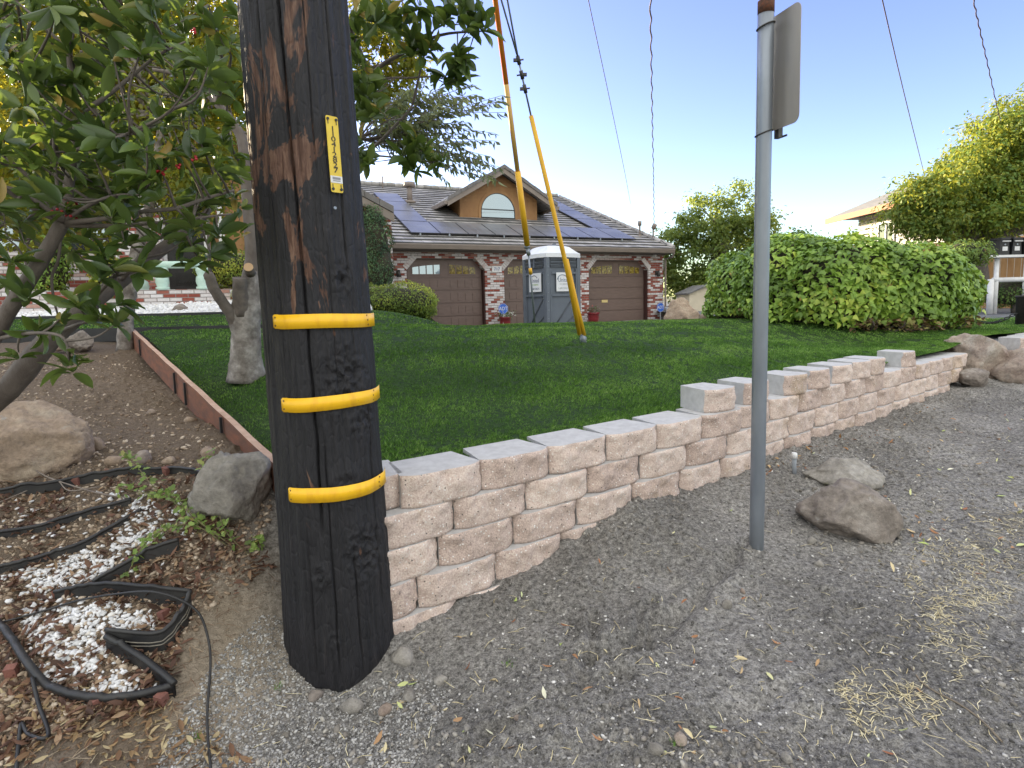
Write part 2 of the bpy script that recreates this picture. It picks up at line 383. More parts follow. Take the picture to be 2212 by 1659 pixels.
def dirtgrid(name, nx, ny, fx, drop=0):
    o = quadgrid(nx, ny, fx, lambda x, y: zdirt(x, y)-drop, name, SOIL)
    V = np.empty(len(o.data.vertices)*3, np.float32); o.data.vertices.foreach_get('co', V); V = V.reshape(-1, 3)
    x, y = V[:, 0], V[:, 1]; q = fbm2(x, y, 3, 3, 8)*.12
    bedm = np.clip(((-1.0-.25*(y-1.7))-x+q)/.22, 0, 1)*np.clip((y-1.55+q)/.3, 0, 1)
    tanm = np.exp(-(((x+1.13)/.24)**2+((y-2.12)/.36)**2)**2)*np.clip(.9+q*3, 0, 1)
    rd = np.clip((x*.75-y*1.0+.55+q)/.4, 0, 1)*np.clip((x-1.2)/.3, 0, 1)
    for nm, a in (('bed', bedm), ('tan', tanm), ('road', rd)):
        at = o.data.attributes.new(nm, 'FLOAT', 'POINT'); at.data.foreach_set('value', a.astype(np.float32))
    return o
dirtgrid('dirt_verge', 900, 800, lambda a, b: ((a*2-1)*(3.4+1.7*b)+.6, 1.0+b*5.9))
base = dirtgrid('ground', 120, 90, lambda a, b: (-9+a*19, -6+b*16.5), .06)
def farz(x, y):
    r = np.sqrt(x**2+(y-6)**2); return np.where(r < 26, -.35, -.35+np.clip((r-26)/20, 0, 1)*.75)+fbm2(x, y, .02, 2, 2)*.3*np.clip((r-30)/30, 0, 1)
t_ = np.sinh(np.linspace(-5, 5, 90))/np.sinh(5)*900
quadgrid(90, 90, lambda a, b: (np.sinh((a*2-1)*5)/np.sinh(5)*900, np.sinh((b*2-1)*5)/np.sinh(5)*900), farz, 'terrain', M('dry_ground', (.16, .14, .09), (.10, .11, .05), .3, .95))

# lawn
TURF = M('turf_base', (.012, .028, .007), (.03, .062, .012), 26, .9, .8, 90, spec=.2, bd=.01)
Lb = [(-.62, 2.50), (-1.0, 2.62), (-4.24, 6.45), (-4.6, 12.6)]; Lt = [0, .04, .42, 1]
Rb = [tuple(wallp(7.25, .12)[:2]), (6.2, 7.5), (10, 9), (11, 13.0)]; Rt = [0, .1, .4, 1]
def lawn_map(a, b):
    lx = np.interp(b, Lt, [p[0] for p in Lb]); ly = np.interp(b, Lt, [p[1] for p in Lb])
    rx = np.interp(b, Rt, [p[0] for p in Rb]); ry = np.interp(b, Rt, [p[1] for p in Rb])
    return lx+(rx-lx)*a, ly+(ry-ly)*a
quadgrid(260, 260, lambda a, b: lawn_map(a, b), zlawn, 'lawn', TURF)
def blades(name, mapf, zf, N, Dmax, hh, ww, label, pw=2.0, seed=1, mat=None, near=0.):
    g = np.random.default_rng(seed); a = g.random(N*6); b_ = g.random(N*6)
    x, y = mapf(a, b_); keep = (g.random(N*6) < np.clip((2.6/np.maximum(y, .1))**pw, 0, 1)) & (y < Dmax)
    x = x[keep]; y = y[keep]; wf = np.clip((y-3)/4, 0, 1); hol = (1-wf)*(vn(np.stack([x*46, y*34, x*0], 1), 91)+.4*vn(np.stack([x*17, y*11, x*0], 1), 92))+wf*(vn(np.stack([x*20, y*9, x*0], 1), 93)+.4*vn(np.stack([x*8, y*3.5, x*0], 1), 94)); kk = hol > -.5; x = x[kk][:N]; y = y[kk][:N]; hol = hol[kk][:N]; n_ = len(x); z = zf(x, y); k = np.clip(y/3.2, 1, 2.6)
    th = g.random(n_)*2*math.pi; h = hh*(.8+.3*np.clip(hol, -.4, .8))*g.uniform(.6, 1.15, n_)*(.75+.35*fbm2(x, y, 2.1, 2, 6)); w = ww*k*g.uniform(.7, 1.3, n_)
    lean = g.normal(0, .5, (n_, 2))*h[:, None]+np.array([.25, -.3])*h[:, None]
    P = np.stack([x, y, z-.003], 1); d = np.stack([np.cos(th), np.sin(th), np.zeros(n_)], 1)*w[:, None]/2
    tip = P+np.concatenate([lean, h[:, None]], 1); V = np.stack([P-d, P+d, tip], 1).reshape(-1, 3); F = np.arange(n_*3).reshape(-1, 3)
    rr = np.clip(.5+.25*fbm2(x, y, 1.3, 3, 12)+.2*hol+g.normal(0, .22, n_)+.12*np.sin((x*.8-y*2.2)*2.6+2*fbm2(x, y, .8, 2, 3)), 0, 1)
    o = npobj(name, V, F, mat, rnd=np.repeat(rr, 3)); tag(o, label, 'grass', kind='stuff'); return o
GR = Mleaf('turf_blade', [(0, (.030, .070, .010)), (.4, (.092, .190, .028)), (.75, (.17, .32, .050)), (1, (.32, .47, .12))], .2, (.1, .3, .03), .5, spec=.3)
blades('turf_blades', lawn_map, zlawn, 360000, 12.2, .028, .0045, 'short dense green turf covering the sloping lawn', 1.25, 3, GR)

# upper lawn strip, white gravel bed, porch slope
def strip_map(x0, x1, y0, y1): return lambda a, b: (x0+(x1-x0)*a, y0+(y1-y0)*b)
zup = lambda x, y: np.interp(y, [6.6, 9.7, 12.5], [1.19, 1.29, 1.36])+np.zeros_like(x)-np.clip((x+2.5)/2.1, 0, 1)**1.6*.62
ML = lambda a, b: (np.interp(b, [0, 1], [-12, -13])*(1-a)+a*np.interp(b, [0, .5, 1], [-.4, -.3, -.3]), 6.72+b*3.4+.10*(1-a)*0)
quadgrid(90, 30, ML, zup, 'upper_lawn', TURF)
blades('upper_turf_blades', ML, zup, 26000, 12, .03, .008, 'green turf on the upper lawn strip beyond the dark edging', .1, 5, GR)
zgr = lambda x, y: np.interp(y, [9.6, 13.3, 17], [1.27, 1.62, 1.76])+np.zeros_like(x)
MG = lambda a, b: (-9.6+a*(7.2-1.0*b)+b*-.6, 9.72+b*5.9)
quadgrid(60, 40, MG, lambda x, y: zgr(x, y)+.01, 'gravel_bed', M('white_rock_base', (.55, .55, .56), (.75, .75, .76), 30, .9, .5))
quadgrid(60, 20, strip_map(-24, -2.0, 9.9, 19.5), lambda x, y: np.interp(y, [9.9, 15, 19.5], [1.2, 1.6, 1.75])+np.zeros_like(x)-np.clip((x+3.6)/1.6, 0, 1)*1.3-.03, 'entry_slope', TURF)
# driveway, neighbour road
DRIVE = M('concrete_drive', (.30, .29, .28), (.40, .39, .37), 3, .85, .2, 40)
quadgrid(20, 12, strip_map(-3.2, 9.5, 12.2, 25), lambda x, y: .50+0*x+(y-12.2)*.002, 'driveway', DRIVE)
quadgrid(40, 40, strip_map(5.7, 60, 7.35, 60), lambda x, y: .72+np.clip((y-7.3)/4, 0, 1)*.12+0*x, 'side_road', M('asphalt', (.10, .105, .115), (.14, .145, .155), 4, .9, .4, 60))
# ------------------------------------------------------------------ materials for objects
GALV = M('galvanized_steel', (.21, .235, .27), (.29, .32, .36), 6, .42, .05, 60, metal=.55, stretch=(1, 1, .35))
DARKM = M('dark_steel', (.05, .05, .05), (.09, .085, .08), 30, .5, .2, 80, metal=.6)
RUST = M('rust', (.13, .045, .02), (.06, .03, .02), 60, .9, .4)
YELL = M('yellow_plastic', (.78, .45, .03), (.66, .36, .02), 9, .45, .05, spec=.4, stretch=(1, 1, .3))
ORNG = M('orange_plastic', (.72, .17, .02), (.75, .26, .03), 5, .5, .05)
REFL = M('reflective_tape', (.88, .50, .012), (.66, .32, .012), 30, .38, .35, 40, spec=.5, bd=.003, lo=.5, hi=.85, stretch=(1, 1, .35))
TAGY = M('tag_yellow', (.72, .52, .04), (.62, .43, .03), 14, .35, .05, metal=.1)
BLK = M('black_paint', (.012, .012, .014), (.02, .02, .022), 12, .5)
WHT = M('white_paint', (.72, .72, .72), (.62, .62, .62), 12, .5)
WOODC = M('board_top', (.42, .27, .19), (.55, .38, .28), 14, .8, .3, 60, stretch=(1, 1, 1))
CONC = M('concrete_grey', (.33, .325, .31), (.43, .42, .40), 12, .9, .5, 120, bd=.004)
def block_mat(name, base, base2, pn):
    m, n, b, nd = _new(name); v = pos_node(n); b.inputs['Roughness'].default_value = .92; b.inputs['Specular IOR Level'].default_value = .25
    f1 = noise(n, v, 9, 4); f2 = noise(n, v, 130, 5, .65); c = ramp(n, f1, [(.3, base), (.7, base2)])
    st_ = noise(n, v, 2.1, 5, .65); c = mixc(n, ramp(n, st_, [(.56, (0, 0, 0)), (.70, (.55, .55, .55))]), c, (.36, .27, .14)) if pn > .9 else c
    c = mixc(n, .7, c, ramp(n, f2, [(.3, (.25, .25, .25)), (.7, (.78, .78, .78))]), 'OVERLAY')
    oi = nd('ShaderNodeObjectInfo'); c = mixc(n, .6, c, ramp(n, oi.outputs['Random'], [(0, (.34, .33, .32)), (.5, (.5, .48, .47)), (1, (.64, .6, .58))]), 'OVERLAY')
    vo = nd('ShaderNodeTexVoronoi'); vo.inputs['Scale'].default_value = 85; n.links.new(v, vo.inputs['Vector'])
    vc = nd('ShaderNodeSeparateColor'); n.links.new(vo.outputs['Color'], vc.inputs[0])
    thr = nd('ShaderNodeMath', operation='GREATER_THAN'); thr.inputs[1].default_value = .83; n.links.new(vc.outputs[0], thr.inputs[0])
    ds = nd('ShaderNodeMath', operation='LESS_THAN'); ds.inputs[1].default_value = .32; n.links.new(vo.outputs['Distance'], ds.inputs[0])
    mu = nd('ShaderNodeMath', operation='MULTIPLY'); n.links.new(thr.outputs[0], mu.inputs[0]); n.links.new(ds.outputs[0], mu.inputs[1])
    mu2 = nd('ShaderNodeMath', operation='MULTIPLY'); mu2.inputs[1].default_value = pn; n.links.new(mu.outputs[0], mu2.inputs[0])
    c = mixc(n, mu2.outputs[0], c, ramp(n, vc.outputs[1], [(.2, (.12, .11, .1)), (.3, (.75, .72, .68)), (1, (.82, .8, .77))]))
    n.links.new(c, b.inputs['Base Color']); bump(n, b, f2, .9, .006); return m
BFRONT = block_mat('split_block_face', (.50, .405, .355), (.62, .52, .465), .95)
BTOP = M('block_top', (.42, .412, .405), (.51, .503, .495), 22, .9, .35, 160, bd=.003)

# ------------------------------------------------------------------ retaining wall
def block_mesh(seed, w=.402, d=.24, h=.149, bulge=.040):
    nx, nz = 30, 12; xs = np.linspace(0, w, nx); zs = np.linspace(0, h, nz); X, Z = np.meshgrid(xs, zs)
    e = np.clip(np.minimum(X, w-X)/.085, 0, 1); y = -(bulge*(1-(1-e)**1.6))
    ez = np.minimum(np.minimum(Z, h-Z)/.012, 1); q = np.stack([X.ravel(), Z.ravel(), np.full(X.size, seed*3.1)], 1)
    r = (fbm(q, 14, 4, seed).reshape(X.shape)*.013+fbm(q, 40, 2, seed+5).reshape(X.shape)*.006)*np.clip(ez+.25, 0, 1)
    y = y+r+(1-ez)*.004
    V = np.stack([X, y, Z], 2).reshape(-1, 3); i = np.arange(nx*nz).reshape(nz, nx)
    F = [tuple(q_) for q_ in np.stack([i[:-1, :-1], i[:-1, 1:], i[1:, 1:], i[1:, :-1]], 2).reshape(-1, 4)]; mi = [0]*len(F)
    b = len(V); V = list(map(tuple, V))+[(.035, d, 0), (w-.035, d, 0), (.035, d, h), (w-.035, d, h)]
    F.append(tuple(i[-1])+(b+3, b+2)); mi.append(1); F.append(tuple(i[0][::-1])+(b, b+1)); mi.append(1)
    F.append(tuple(i[:, 0])+(b+2, b)); mi.append(1); F.append(tuple(i[:, -1][::-1])+(b+1, b+3)); mi.append(1)
    F.append((b+1, b, b+2, b+3)); mi.append(1)
    me = bpy.data.meshes.new('block'); me.from_pydata(V, [], F); me.materials.append(BFRONT); me.materials.append(BTOP)
    me.polygons.foreach_set('material_index', mi); me.polygons.foreach_set('use_smooth', [x == 0 for x in mi]); me.update(); return me
BM = [block_mesh(k+1) for k in range(7)]; BS = [block_mesh(k+21, .29, .24) for k in range(4)]; BH = [block_mesh(41, .2), block_mesh(42, .2)]
WANG = math.atan2(WD[1], WD[0]); WANG1 = math.atan2(WD1[1], WD1[0])
wall_t = thing('retaining_wall', 'pinkish split face concrete block retaining wall edging the lawn', 'retaining wall', wallp(0, 0, .05))
def put_block(me, p, ang, parent=None, name='block'):
    o = bpy.data.objects.new(name, me)
    if parent is not None: link(o, parent, tuple(np.array(p)-wloc(parent)))
    else: link(o, None, tuple(p))
    o.rotation_euler = (0, 0, ang); return o
offs = {0: 0.0, 1: -.157, 2: -.246, 3: .04, 4: -.16}; bj = .406
for k in range(5):
    s = offs[k]; ztop = TOP-.15*k; i = 0
    while s < 7.15-(.25 if k == 1 else 0)-(.5 if k > 1 else 0):
        w_ = bj; me = BM[(i*3+k*2+int(s*7)) % 7]; step = .02 if s > SK else 0
        zg = zdirt(*(wallp(s+.2, -.05)[:2]))
        if ztop > zg-.03:
            jx = random.uniform(-.005, .005); kink = .006*math.sin(i*2.1+k)
            put_block(me, wallp(s, -.015*k+step+jx, ztop-.149), (WANG if s < SK-.2 else WANG1)+R(random.uniform(-1.1, 1.1)), wall_t)
        s += w_; i += 1
put_block(BH[0], wallp(-.165, -.045, TOP-.45-.149), WANG, wall_t)
# angled return blocks behind the pole
for k in range(4):
    put_block(BM[(k+2) % 7], wallp(-.36, .14-.01*k, TOP-.15*k-.149), WANG-R(14), wall_t)
# far wall continuation beyond the boulder
for i in range(4):
    for k in range(3):
        put_block(BM[(i+k) % 7], wallp(8.25+i*.406, -.30-.01*k, TOP+.1-.15*k-.149)+[0, 0, .03], WANG-R(6), wall_t)
# loose blocks on the top course
def s_at(u, out=0.):
    p = onwall(u, 800, out); s = float(np.dot(p[:2]-S0, WD)); return s if s < SK else SK+float(np.dot(p[:2]-S1, WD1))
lb = ['squared grey loose block, first in the row on top of the wall', 'loose wall block half hidden behind the sign post',
      'loose block just right of the sign post on the wall top', 'speckled loose block, fourth along the top of the wall', 'loose block with pale flat top, fifth along the wall top',
      'small looking loose block, sixth along the wall top', 'loose block set before the paired ones near the wall end', 'last loose block on the wall, nearest the big boulder']
for i, uc in enumerate((1517, 1601, 1686, 1741, 1793, 1834, 1868, 1941)):
    s = s_at(uc, -.05)
    o = put_block(BS[i % 4], wallp(s, .03+random.uniform(-.01, .015), TOP+.001), (WANG if s < SK else WANG1)+R(random.uniform(-6, 0)), None, 'loose_block')
    tag(o, lb[i], 'concrete block', 'loose blocks on top of the wall')

# ------------------------------------------------------------------ utility pole
PB = W(742, 1350, 2.33)*[1, 1, 0]+[-.006, 0, -.12]; PT = W(636, 0, 2.36)
axis = (PT-PB)/np.linalg.norm(PT-PB)
def pole_c(z): return PB+axis*((z-PB[2])/axis[2])
def pole_r(z): return float(np.interp(z, [-.1, .0, .5, 2.7, 10], [.232, .229, .217, .203, .16]))
POLE = thing('utility_pole', 'charred black brown wooden utility pole with yellow bands, leaning left', 'utility pole', pole_c(0))
m, n, b, nd = _new('charred_wood'); v = pos_node(n, (1, 1, .10)); v2 = pos_node(n, (1, 1, .3)); v3 = pos_node(n)
b.inputs['Roughness'].default_value = .62; b.inputs['Specular IOR Level'].default_value = .45
fine = noise(n, v, 55, 8, .7); patch = noise(n, v2, 7.5, 5, .7, .8); big = noise(n, pos_node(n, (1, 1, .45)), 2.4, 3)
dark = ramp(n, fine, [(.3, (.006, .006, .008)), (.6, (.018, .017, .02)), (.75, (.04, .034, .034))])
brown = ramp(n, fine, [(.3, (.03, .014, .009)), (.5, (.10, .048, .03)), (.68, (.22, .13, .085)), (.8, (.45, .32, .22))])
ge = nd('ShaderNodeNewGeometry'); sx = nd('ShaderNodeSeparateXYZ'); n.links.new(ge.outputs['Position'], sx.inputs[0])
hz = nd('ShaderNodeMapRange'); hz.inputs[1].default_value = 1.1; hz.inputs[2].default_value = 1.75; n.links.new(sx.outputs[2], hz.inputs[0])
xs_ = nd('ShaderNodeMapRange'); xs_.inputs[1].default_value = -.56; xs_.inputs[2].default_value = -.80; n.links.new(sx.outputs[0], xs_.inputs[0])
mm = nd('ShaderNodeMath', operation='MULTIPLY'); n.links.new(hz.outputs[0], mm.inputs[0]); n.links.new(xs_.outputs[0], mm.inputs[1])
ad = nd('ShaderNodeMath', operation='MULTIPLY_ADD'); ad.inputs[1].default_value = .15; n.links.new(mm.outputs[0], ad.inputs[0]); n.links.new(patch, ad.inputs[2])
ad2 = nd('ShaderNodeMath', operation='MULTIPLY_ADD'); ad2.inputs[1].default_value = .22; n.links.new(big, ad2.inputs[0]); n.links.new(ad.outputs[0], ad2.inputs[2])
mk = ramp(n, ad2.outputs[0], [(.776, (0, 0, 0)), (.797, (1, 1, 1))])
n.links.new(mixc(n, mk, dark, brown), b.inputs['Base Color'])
vor = nd('ShaderNodeTexVoronoi', feature='DISTANCE_TO_EDGE'); vor.inputs['Scale'].default_value = 42; n.links.new(v2, vor.inputs['Vector'])
b1 = bump(n, None, fine, 1.0, .012); b2 = bump(n, None, ramp(n, vor.outputs['Distance'], [(0, (0, 0, 0)), (.12, (1, 1, 1))]), .35, .005, b1); bump(n, b, mk, -.5, .006, b2)
CHAR = m
nz_, na = 560, 420; zz = np.concatenate([np.linspace(-.12, 3.2, nz_), np.linspace(3.3, 11, 40)]); an = np.linspace(0, 2*math.pi, na, endpoint=False)
A, Z = np.meshgrid(an, zz); Rr = np.vectorize(pole_r)(Z)
P3 = np.stack([np.cos(A.ravel())*2, np.sin(A.ravel())*2, Z.ravel()*.35], 1)
dis = fbm(P3, 2.2, 4, 31)*.006+fbm(P3*[1, 1, .5], 11, 3, 33)*.0028
dis = dis+fbm(np.stack([np.cos(A.ravel())*2, np.sin(A.ravel())*2, Z.ravel()*3], 1), 5, 3, 39)*.0014
ca = A.ravel(); zr = Z.ravel()
for a0, z0, z1, wd_, dp, sw in ((4.80, .5, 3.2, .020, .030, .05), (4.95, -.1, .95, .013, .015, .03), (5.35, -.1, .5, .012, .012, .02), (5.65, 1.5, 3.2, .014, .014, .03), (4.35, 1.1, 2.6, .014, .014, .02), (3.9, .2, 3.2, .014, .012, .03), (5.2, 1.9, 3.2, .012, .012, .02), (5.9, .1, 1.1, .014, .014, .03), (5.28, 1.0, 1.7, .010, .010, .02), (4.55, -.1, .6, .012, .012, .02)):
    c_ = a0+sw*np.sin(zr*1.7)+.012*vn(np.stack([zr*9, zr*0+a0, zr*0], 1), 3); f_ = np.clip((zr-z0)/.15, 0, 1)*np.clip((z1-zr)/.15, 0, 1)
    dis = dis-dp*f_*np.exp(-((ca-c_)/wd_)**2)
# knots
for a0, z0, s_ in ((5.55, 1.52, .05), (5.45, 1.12, .11), (5.62, .42, .09), (5.3, .70, .05), (4.75, .36, .03), (4.9, .1, .02), (5.8, .95, .06)):
    d2 = ((ca-a0)*.22)**2+((zr-z0)*.75)**2; d_ = np.sqrt(d2)/s_
    q_ = np.stack([np.cos(ca)*.22, np.sin(ca)*.22, zr], 1)
    dis = dis+np.exp(-d_**2*1.5)*(fbm(q_, 45, 3, 50)*.014)+.004*np.exp(-(d_-1)**2*6)-.003*np.exp(-d_**2*8)
sp = np.clip(fbm(P3*[1, 1, 1.2], 2.4, 3, 77)-.28, 0, 1)*np.clip((zr-1.0)/.5, 0, 1)*np.clip((4.9-ca)/.3, 0, 1); dis = dis-np.minimum(sp*6, 1)*.005
base3 = np.array([pole_c(z) for z in zz]); C3 = np.repeat(base3, na, 0)
V = C3+np.stack([np.cos(ca), np.sin(ca), 0*ca], 1)*(Rr.ravel()+dis)[:, None]
i = np.arange(len(zz)*na).reshape(len(zz), na); F = np.stack([i[:-1], np.roll(i[:-1], -1, 1), np.roll(i[1:], -1, 1), i[1:]], 2).reshape(-1, 4)
npobj('shaft', V, F, CHAR, POLE, smooth=True)
def pole_pt(a, z, out=.0): return pole_c(z)+np.array([math.cos(a), math.sin(a), 0])*(pole_r(z)+out)
def proj(p):
    q = CRn.T @ (np.array(p)-[0, 0, EYE]); return CW/2+FPX*q[0]/-q[2], PPY-FPX*q[1]/-q[2]
def ang_at(u, z):
    aa = np.linspace(3.4, 5.9, 400); us = np.array([proj(pole_pt(a, z))[0] for a in aa]); k = np.argmax(us); return float(np.interp(u, us[:k+1], aa[:k+1]))
def z_at(v, a):
    zs = np.linspace(-.1, 3, 500); vs = np.array([proj(pole_pt(a, z))[1] for z in zs]); return float(np.interp(-v, -vs, zs))
for (u0, vt0, vb0, vt1, vb1, vm) in ((595, 679, 710, 677, 705, -5), (613, 858, 889, 835, 862, 4), (628, 1050, 1082, 1020, 1047, 10)):
    zc = z_at((vt0+vb0)/2, ang_at(u0+20, .9)); a0 = ang_at(u0, zc); a1 = 6.55
    zt0 = z_at(vt0, a0); zb0 = z_at(vb0, a0); zt1 = z_at(vt1, a1-.3); zb1 = z_at(vb1, a1-.3)
    ns = 60; V = []; 
    for q in range(ns+1):
        t = q/ns; a = a0+(a1-a0)*t; dz = .0015*math.sin(t*9+u0)*(t > .05)
        ch = .006 if q == 0 else 0
        for zz_, in (((zt0*(1-t)+zt1*t)+dz-ch,), ((zb0*(1-t)+zb1*t)+dz+ch,)):
            V.append(pole_pt(a, zz_, .0115+.0012*math.sin(t*23+u0)+.0005*math.sin(t*61)))
    F = [(2*q, 2*q+1, 2*q+3, 2*q+2) for q in range(ns)]
    o = npobj('reflective_band', V, F, REFL, POLE, smooth=False); md = o.modifiers.new('s', 'SOLIDIFY'); md.thickness = .0012; md.offset = 0
    for t in (.012, .78):
        a = a0+(a1-a0)*t; zt = zt0*(1-t)+zt1*t; zb = zb0*(1-t)+zb1*t
        ex = np.array([-math.sin(a), math.cos(a), 0]); er = np.array([math.cos(a), math.sin(a), 0])
        for zq in ((zt-.012, zb+.012) if t < .5 else (zt-.008, (zt+zb)/2, zb+.008)):
            mbn = MB(); q_ = pole_pt(a+(.03 if t < .5 else .02*math.sin(zq*90)), zq, .010); mbn.tube([q_, q_+er*.003], .0035, 8); mbn.build('nail', M('staple', (.10, .05, .015), (.2, .09, .02), 40, .6), POLE)
# number tag
za = z_at(250, ang_at(710, 1.9)); at = ang_at(712, za); zb_ = z_at(417, ang_at(725, za-.3)); ab = ang_at(725, zb_)
ctop = pole_pt(at, za, .012); cbot = pole_pt(ab, zb_, .012); ey = ctop-cbot; Lh = np.linalg.norm(ey); ey = ey/Lh
er = np.array([math.cos((at+ab)/2), math.sin((at+ab)/2), 0]); er = er-ey*np.dot(er, ey); er /= np.linalg.norm(er); ex = np.cross(ey, er)
tw = .050; cc = (ctop+cbot)/2
mt = MB(); pts = []
for (sx_, sy_, a_) in ((1, 1, 0), (-1, 1, 90), (-1, -1, 180), (1, -1, 270)):
    for q in range(5):
        a = R(a_+q*22.5); pts.append(cc+ex*(sx_*(tw/2-.007)+.007*math.cos(a))+ey*(sy_*(Lh/2-.007)+.007*math.sin(a)))
mt.prism(pts, er*.002); TAG = mt.build('number_tag', TAGY, POLE)
mb = MB()
for i, ch in enumerate('110412827'):
    put_text(mb, ch, .0265, cc+er*.0035+ey*(Lh/2-.047-i*(Lh-.125)/8.2), ex, ey, .0004, 1.5)
mb.build('numerals', BLK, TAG)
mb = MB(); mb.box(cc-ey*(Lh/2-.048)+er*.003, (tw*.98, .026, .0012), (ex, ey, er)); mb.build('label_strip', WHT, TAG)
mb = MB()
mb.box(cc-ey*(Lh/2-.052)+er*.0042, (tw*.66, .009, .0006), (ex, ey, er)); mb.box(cc-ey*(Lh/2-.043)+er*.0042, (tw*.6, .003, .0006), (ex, ey, er)); mb.build('fine_print', M('grey_print', (.3, .3, .32)), TAG)
for sx_ in (-1, 1):
    for sy_ in (-1, 1):
        mb = MB(); p = cc+ex*sx_*.017+ey*sy_*(Lh/2-.012); mb.tube([p, p+er*.006], .0052, 10); mb.box(p+er*.0032-ey*.012*sy_*.9, (.0028, .016, .0008), (ex, ey, er)); mb.build('nail', BLK, TAG)
mb = MB(); p = pole_pt(ang_at(728, 1.6), z_at(447, 5.0), .01); mb.tube([p, p+er*.006], .006, 8); mb.build('bolt_head', GALV, POLE)

# ------------------------------------------------------------------ sign post
sb = W(1634, 1190, 2.78); st = W(1655, 4, 2.63); sa = (st-sb)/np.linalg.norm(st-sb); sb = sb-sa*.12
SP = thing('sign_post', 'grey galvanized steel sign post standing in the dirt before the wall', 'sign post', sb)
mb = MB(); mb.tube([sb+(st-sb)*t for t in np.linspace(0, 1, 9)], .0345, 28, cap=True); mb.build('pipe', GALV, SP)
mb = MB(); mb.tube([st-sa*.05, st+sa*.004], .0352, 24); mb.build('rusty_top', RUST, SP)
DR, DL = 2.52, 2.79
PR0, PR1, PL0 = W(1721, 262, DR), W(1726, -2, DR-.02), W(1630, 296, DL)
er_ = PR1-PR0; hh = np.linalg.norm(er_); er_ /= hh; ex_ = PR0-PL0; ex_ -= er_*np.dot(ex_, er_); ww_ = np.linalg.norm(ex_); ex_ /= ww_; nn = np.cross(ex_, er_)
if nn[1] < 0: nn = -nn
pc = st-sa*.30; off = np.dot((PL0-pc), nn); PLc = PL0-nn*(off-.055)
pts = []; rr_ = .035
for cx, cy, a_ in ((ww_-rr_, rr_, 270), (ww_-rr_, hh-rr_, 0), (rr_, hh-rr_, 90), (rr_, rr_, 180)):
    for q in range(7): a = R(a_+q*15); pts.append(PLc+ex_*(cx+rr_*math.cos(a))+er_*(cy+rr_*math.sin(a)))
mb = MB(); mb.prism(pts, nn*.003); mb.build('sign_panel', M('weathered_aluminium', (.40, .36, .30), (.30, .285, .26), 5, .5, .1, 40, metal=.5, stretch=(1, 1, .2)), SP)
for zf in (.045, .225):
    zc_ = zf*1.0; pc_ = st-sa*(.10 if zf < .1 else .10+.455); mb = MB(); ring = [pc_+.037*(math.cos(a)*np.array([1, 0, 0])+math.sin(a)*np.array([0, 1, 0]))+sa*.012*math.cos(a) for a in np.linspace(0, 2*math.pi, 25)]
    mb.tube(ring, .0035, 6, cap=False); cdir = nn
    mb.box(pc_+nn*.045+np.array([.028, 0, 0]), (.03, .022, .045), (ex_, nn, er_)); mb.box(pc_+nn*.05+np.array([.045, 0, -.014]), (.05, .006, .008), (ex_, nn, er_)); mb.build('clamp', DARKM, SP)

# ------------------------------------------------------------------ guy wires
def lerp(a, b, t): return a+(b-a)*t
GA = thing('guy_wire', 'guy wire with orange and yellow guard tube ending at a thin rod', 'guy wire', W(1157, 698, 10.0), 'guy wires anchoring the pole')
A0, A1 = W(1139, 530, 9.6), W(1070, 0, 8.2); top = A1+(A1-A0)*2.2
mb = MB(); mb.tube([A0, lerp(A0, A1, .345)], .048, 12); mb.build('lower_guard', YELL, GA)
mb = MB(); mb.tube([lerp(A0, A1, .345), lerp(A0, A1, .75)], .036, 12); mb.build('middle_guard', M('faded_guard', (.5, .32, .1), (.6, .36, .1), 4, .55), GA)
mb = MB(); mb.tube([lerp(A0, A1, .70), top], .037, 12); mb.build('upper_guard', ORNG, GA)
Bt = W(1156, 705, 10.05)
mb = MB(); mb.tube([A0, W(1142, 552, 9.65)], .022, 8); mb.tube([W(1140.5, 538, 9.62), W(1142, 551, 9.65)], .035, 8); mb.tube([W(1138, 530, 9.62), W(1138.3, 537, 9.62)], .048, 8); mb.build('eye_nut', GALV, GA)
mb = MB(); mb.tube([W(1142, 552, 9.65), Bt], .016, 8); mb.build('anchor_rod', GALV, GA)
mb = MB(); mb.tube([W(1145.4, 580, 9.7), W(1146.6, 592, 9.75)], .03, 8); mb.build('marker_sleeve', YELL, GA)
GB = thing('guy_wire', 'guy wire with long yellow guard split at its base, clamped strands above', 'guy wire', W(1260, 742, 6.4), 'guy wires anchoring the pole')
B0, B1 = W(1257, 718, 6.38), W(1147, 250, 5.45); B2 = W(1120, 130, 5.15); B3 = W(1087, 0, 4.75)
mb = MB(); mb.tube([W(1252, 722, 6.36), lerp(B0, B1, .35), B1], [.026, .024, .021], 12); mb.build('guard', YELL, GB)
mb = MB(); mb.tube([W(1262, 724, 6.38), W(1248, 668, 6.28), W(1225, 560, 6.1)], [.024, .024, .015], 10); mb.build('guard', YELL, GB)
mb = MB(); mb.tube([B1, B2], .009, 6); tp = B3+(B3-B2)*4
mb.tube([B2, B3+[-.015, 0, 0], tp], .008, 6); mb.tube([B2, W(1096, 0, 4.78), tp+[.03, 0, 0]], .008, 6); mb.build('strand', GALV, GB)
for t, sgn in ((.0, -1), (.25, 1), (.5, -1)):
    p = lerp(B2, B1, t); dd = (B1-B2)/np.linalg.norm(B1-B2); mb = MB()
    mb.tube([p-dd*.035, p+dd*.035], .018, 8); mb.box(p+np.array([sgn*.02, 0, 0]), (.05, .03, .022)); mb.tube([p+[-.045, 0, -.005], p+[.045, 0, .005]], .007, 6); mb.build('clamp', DARKM, GB)
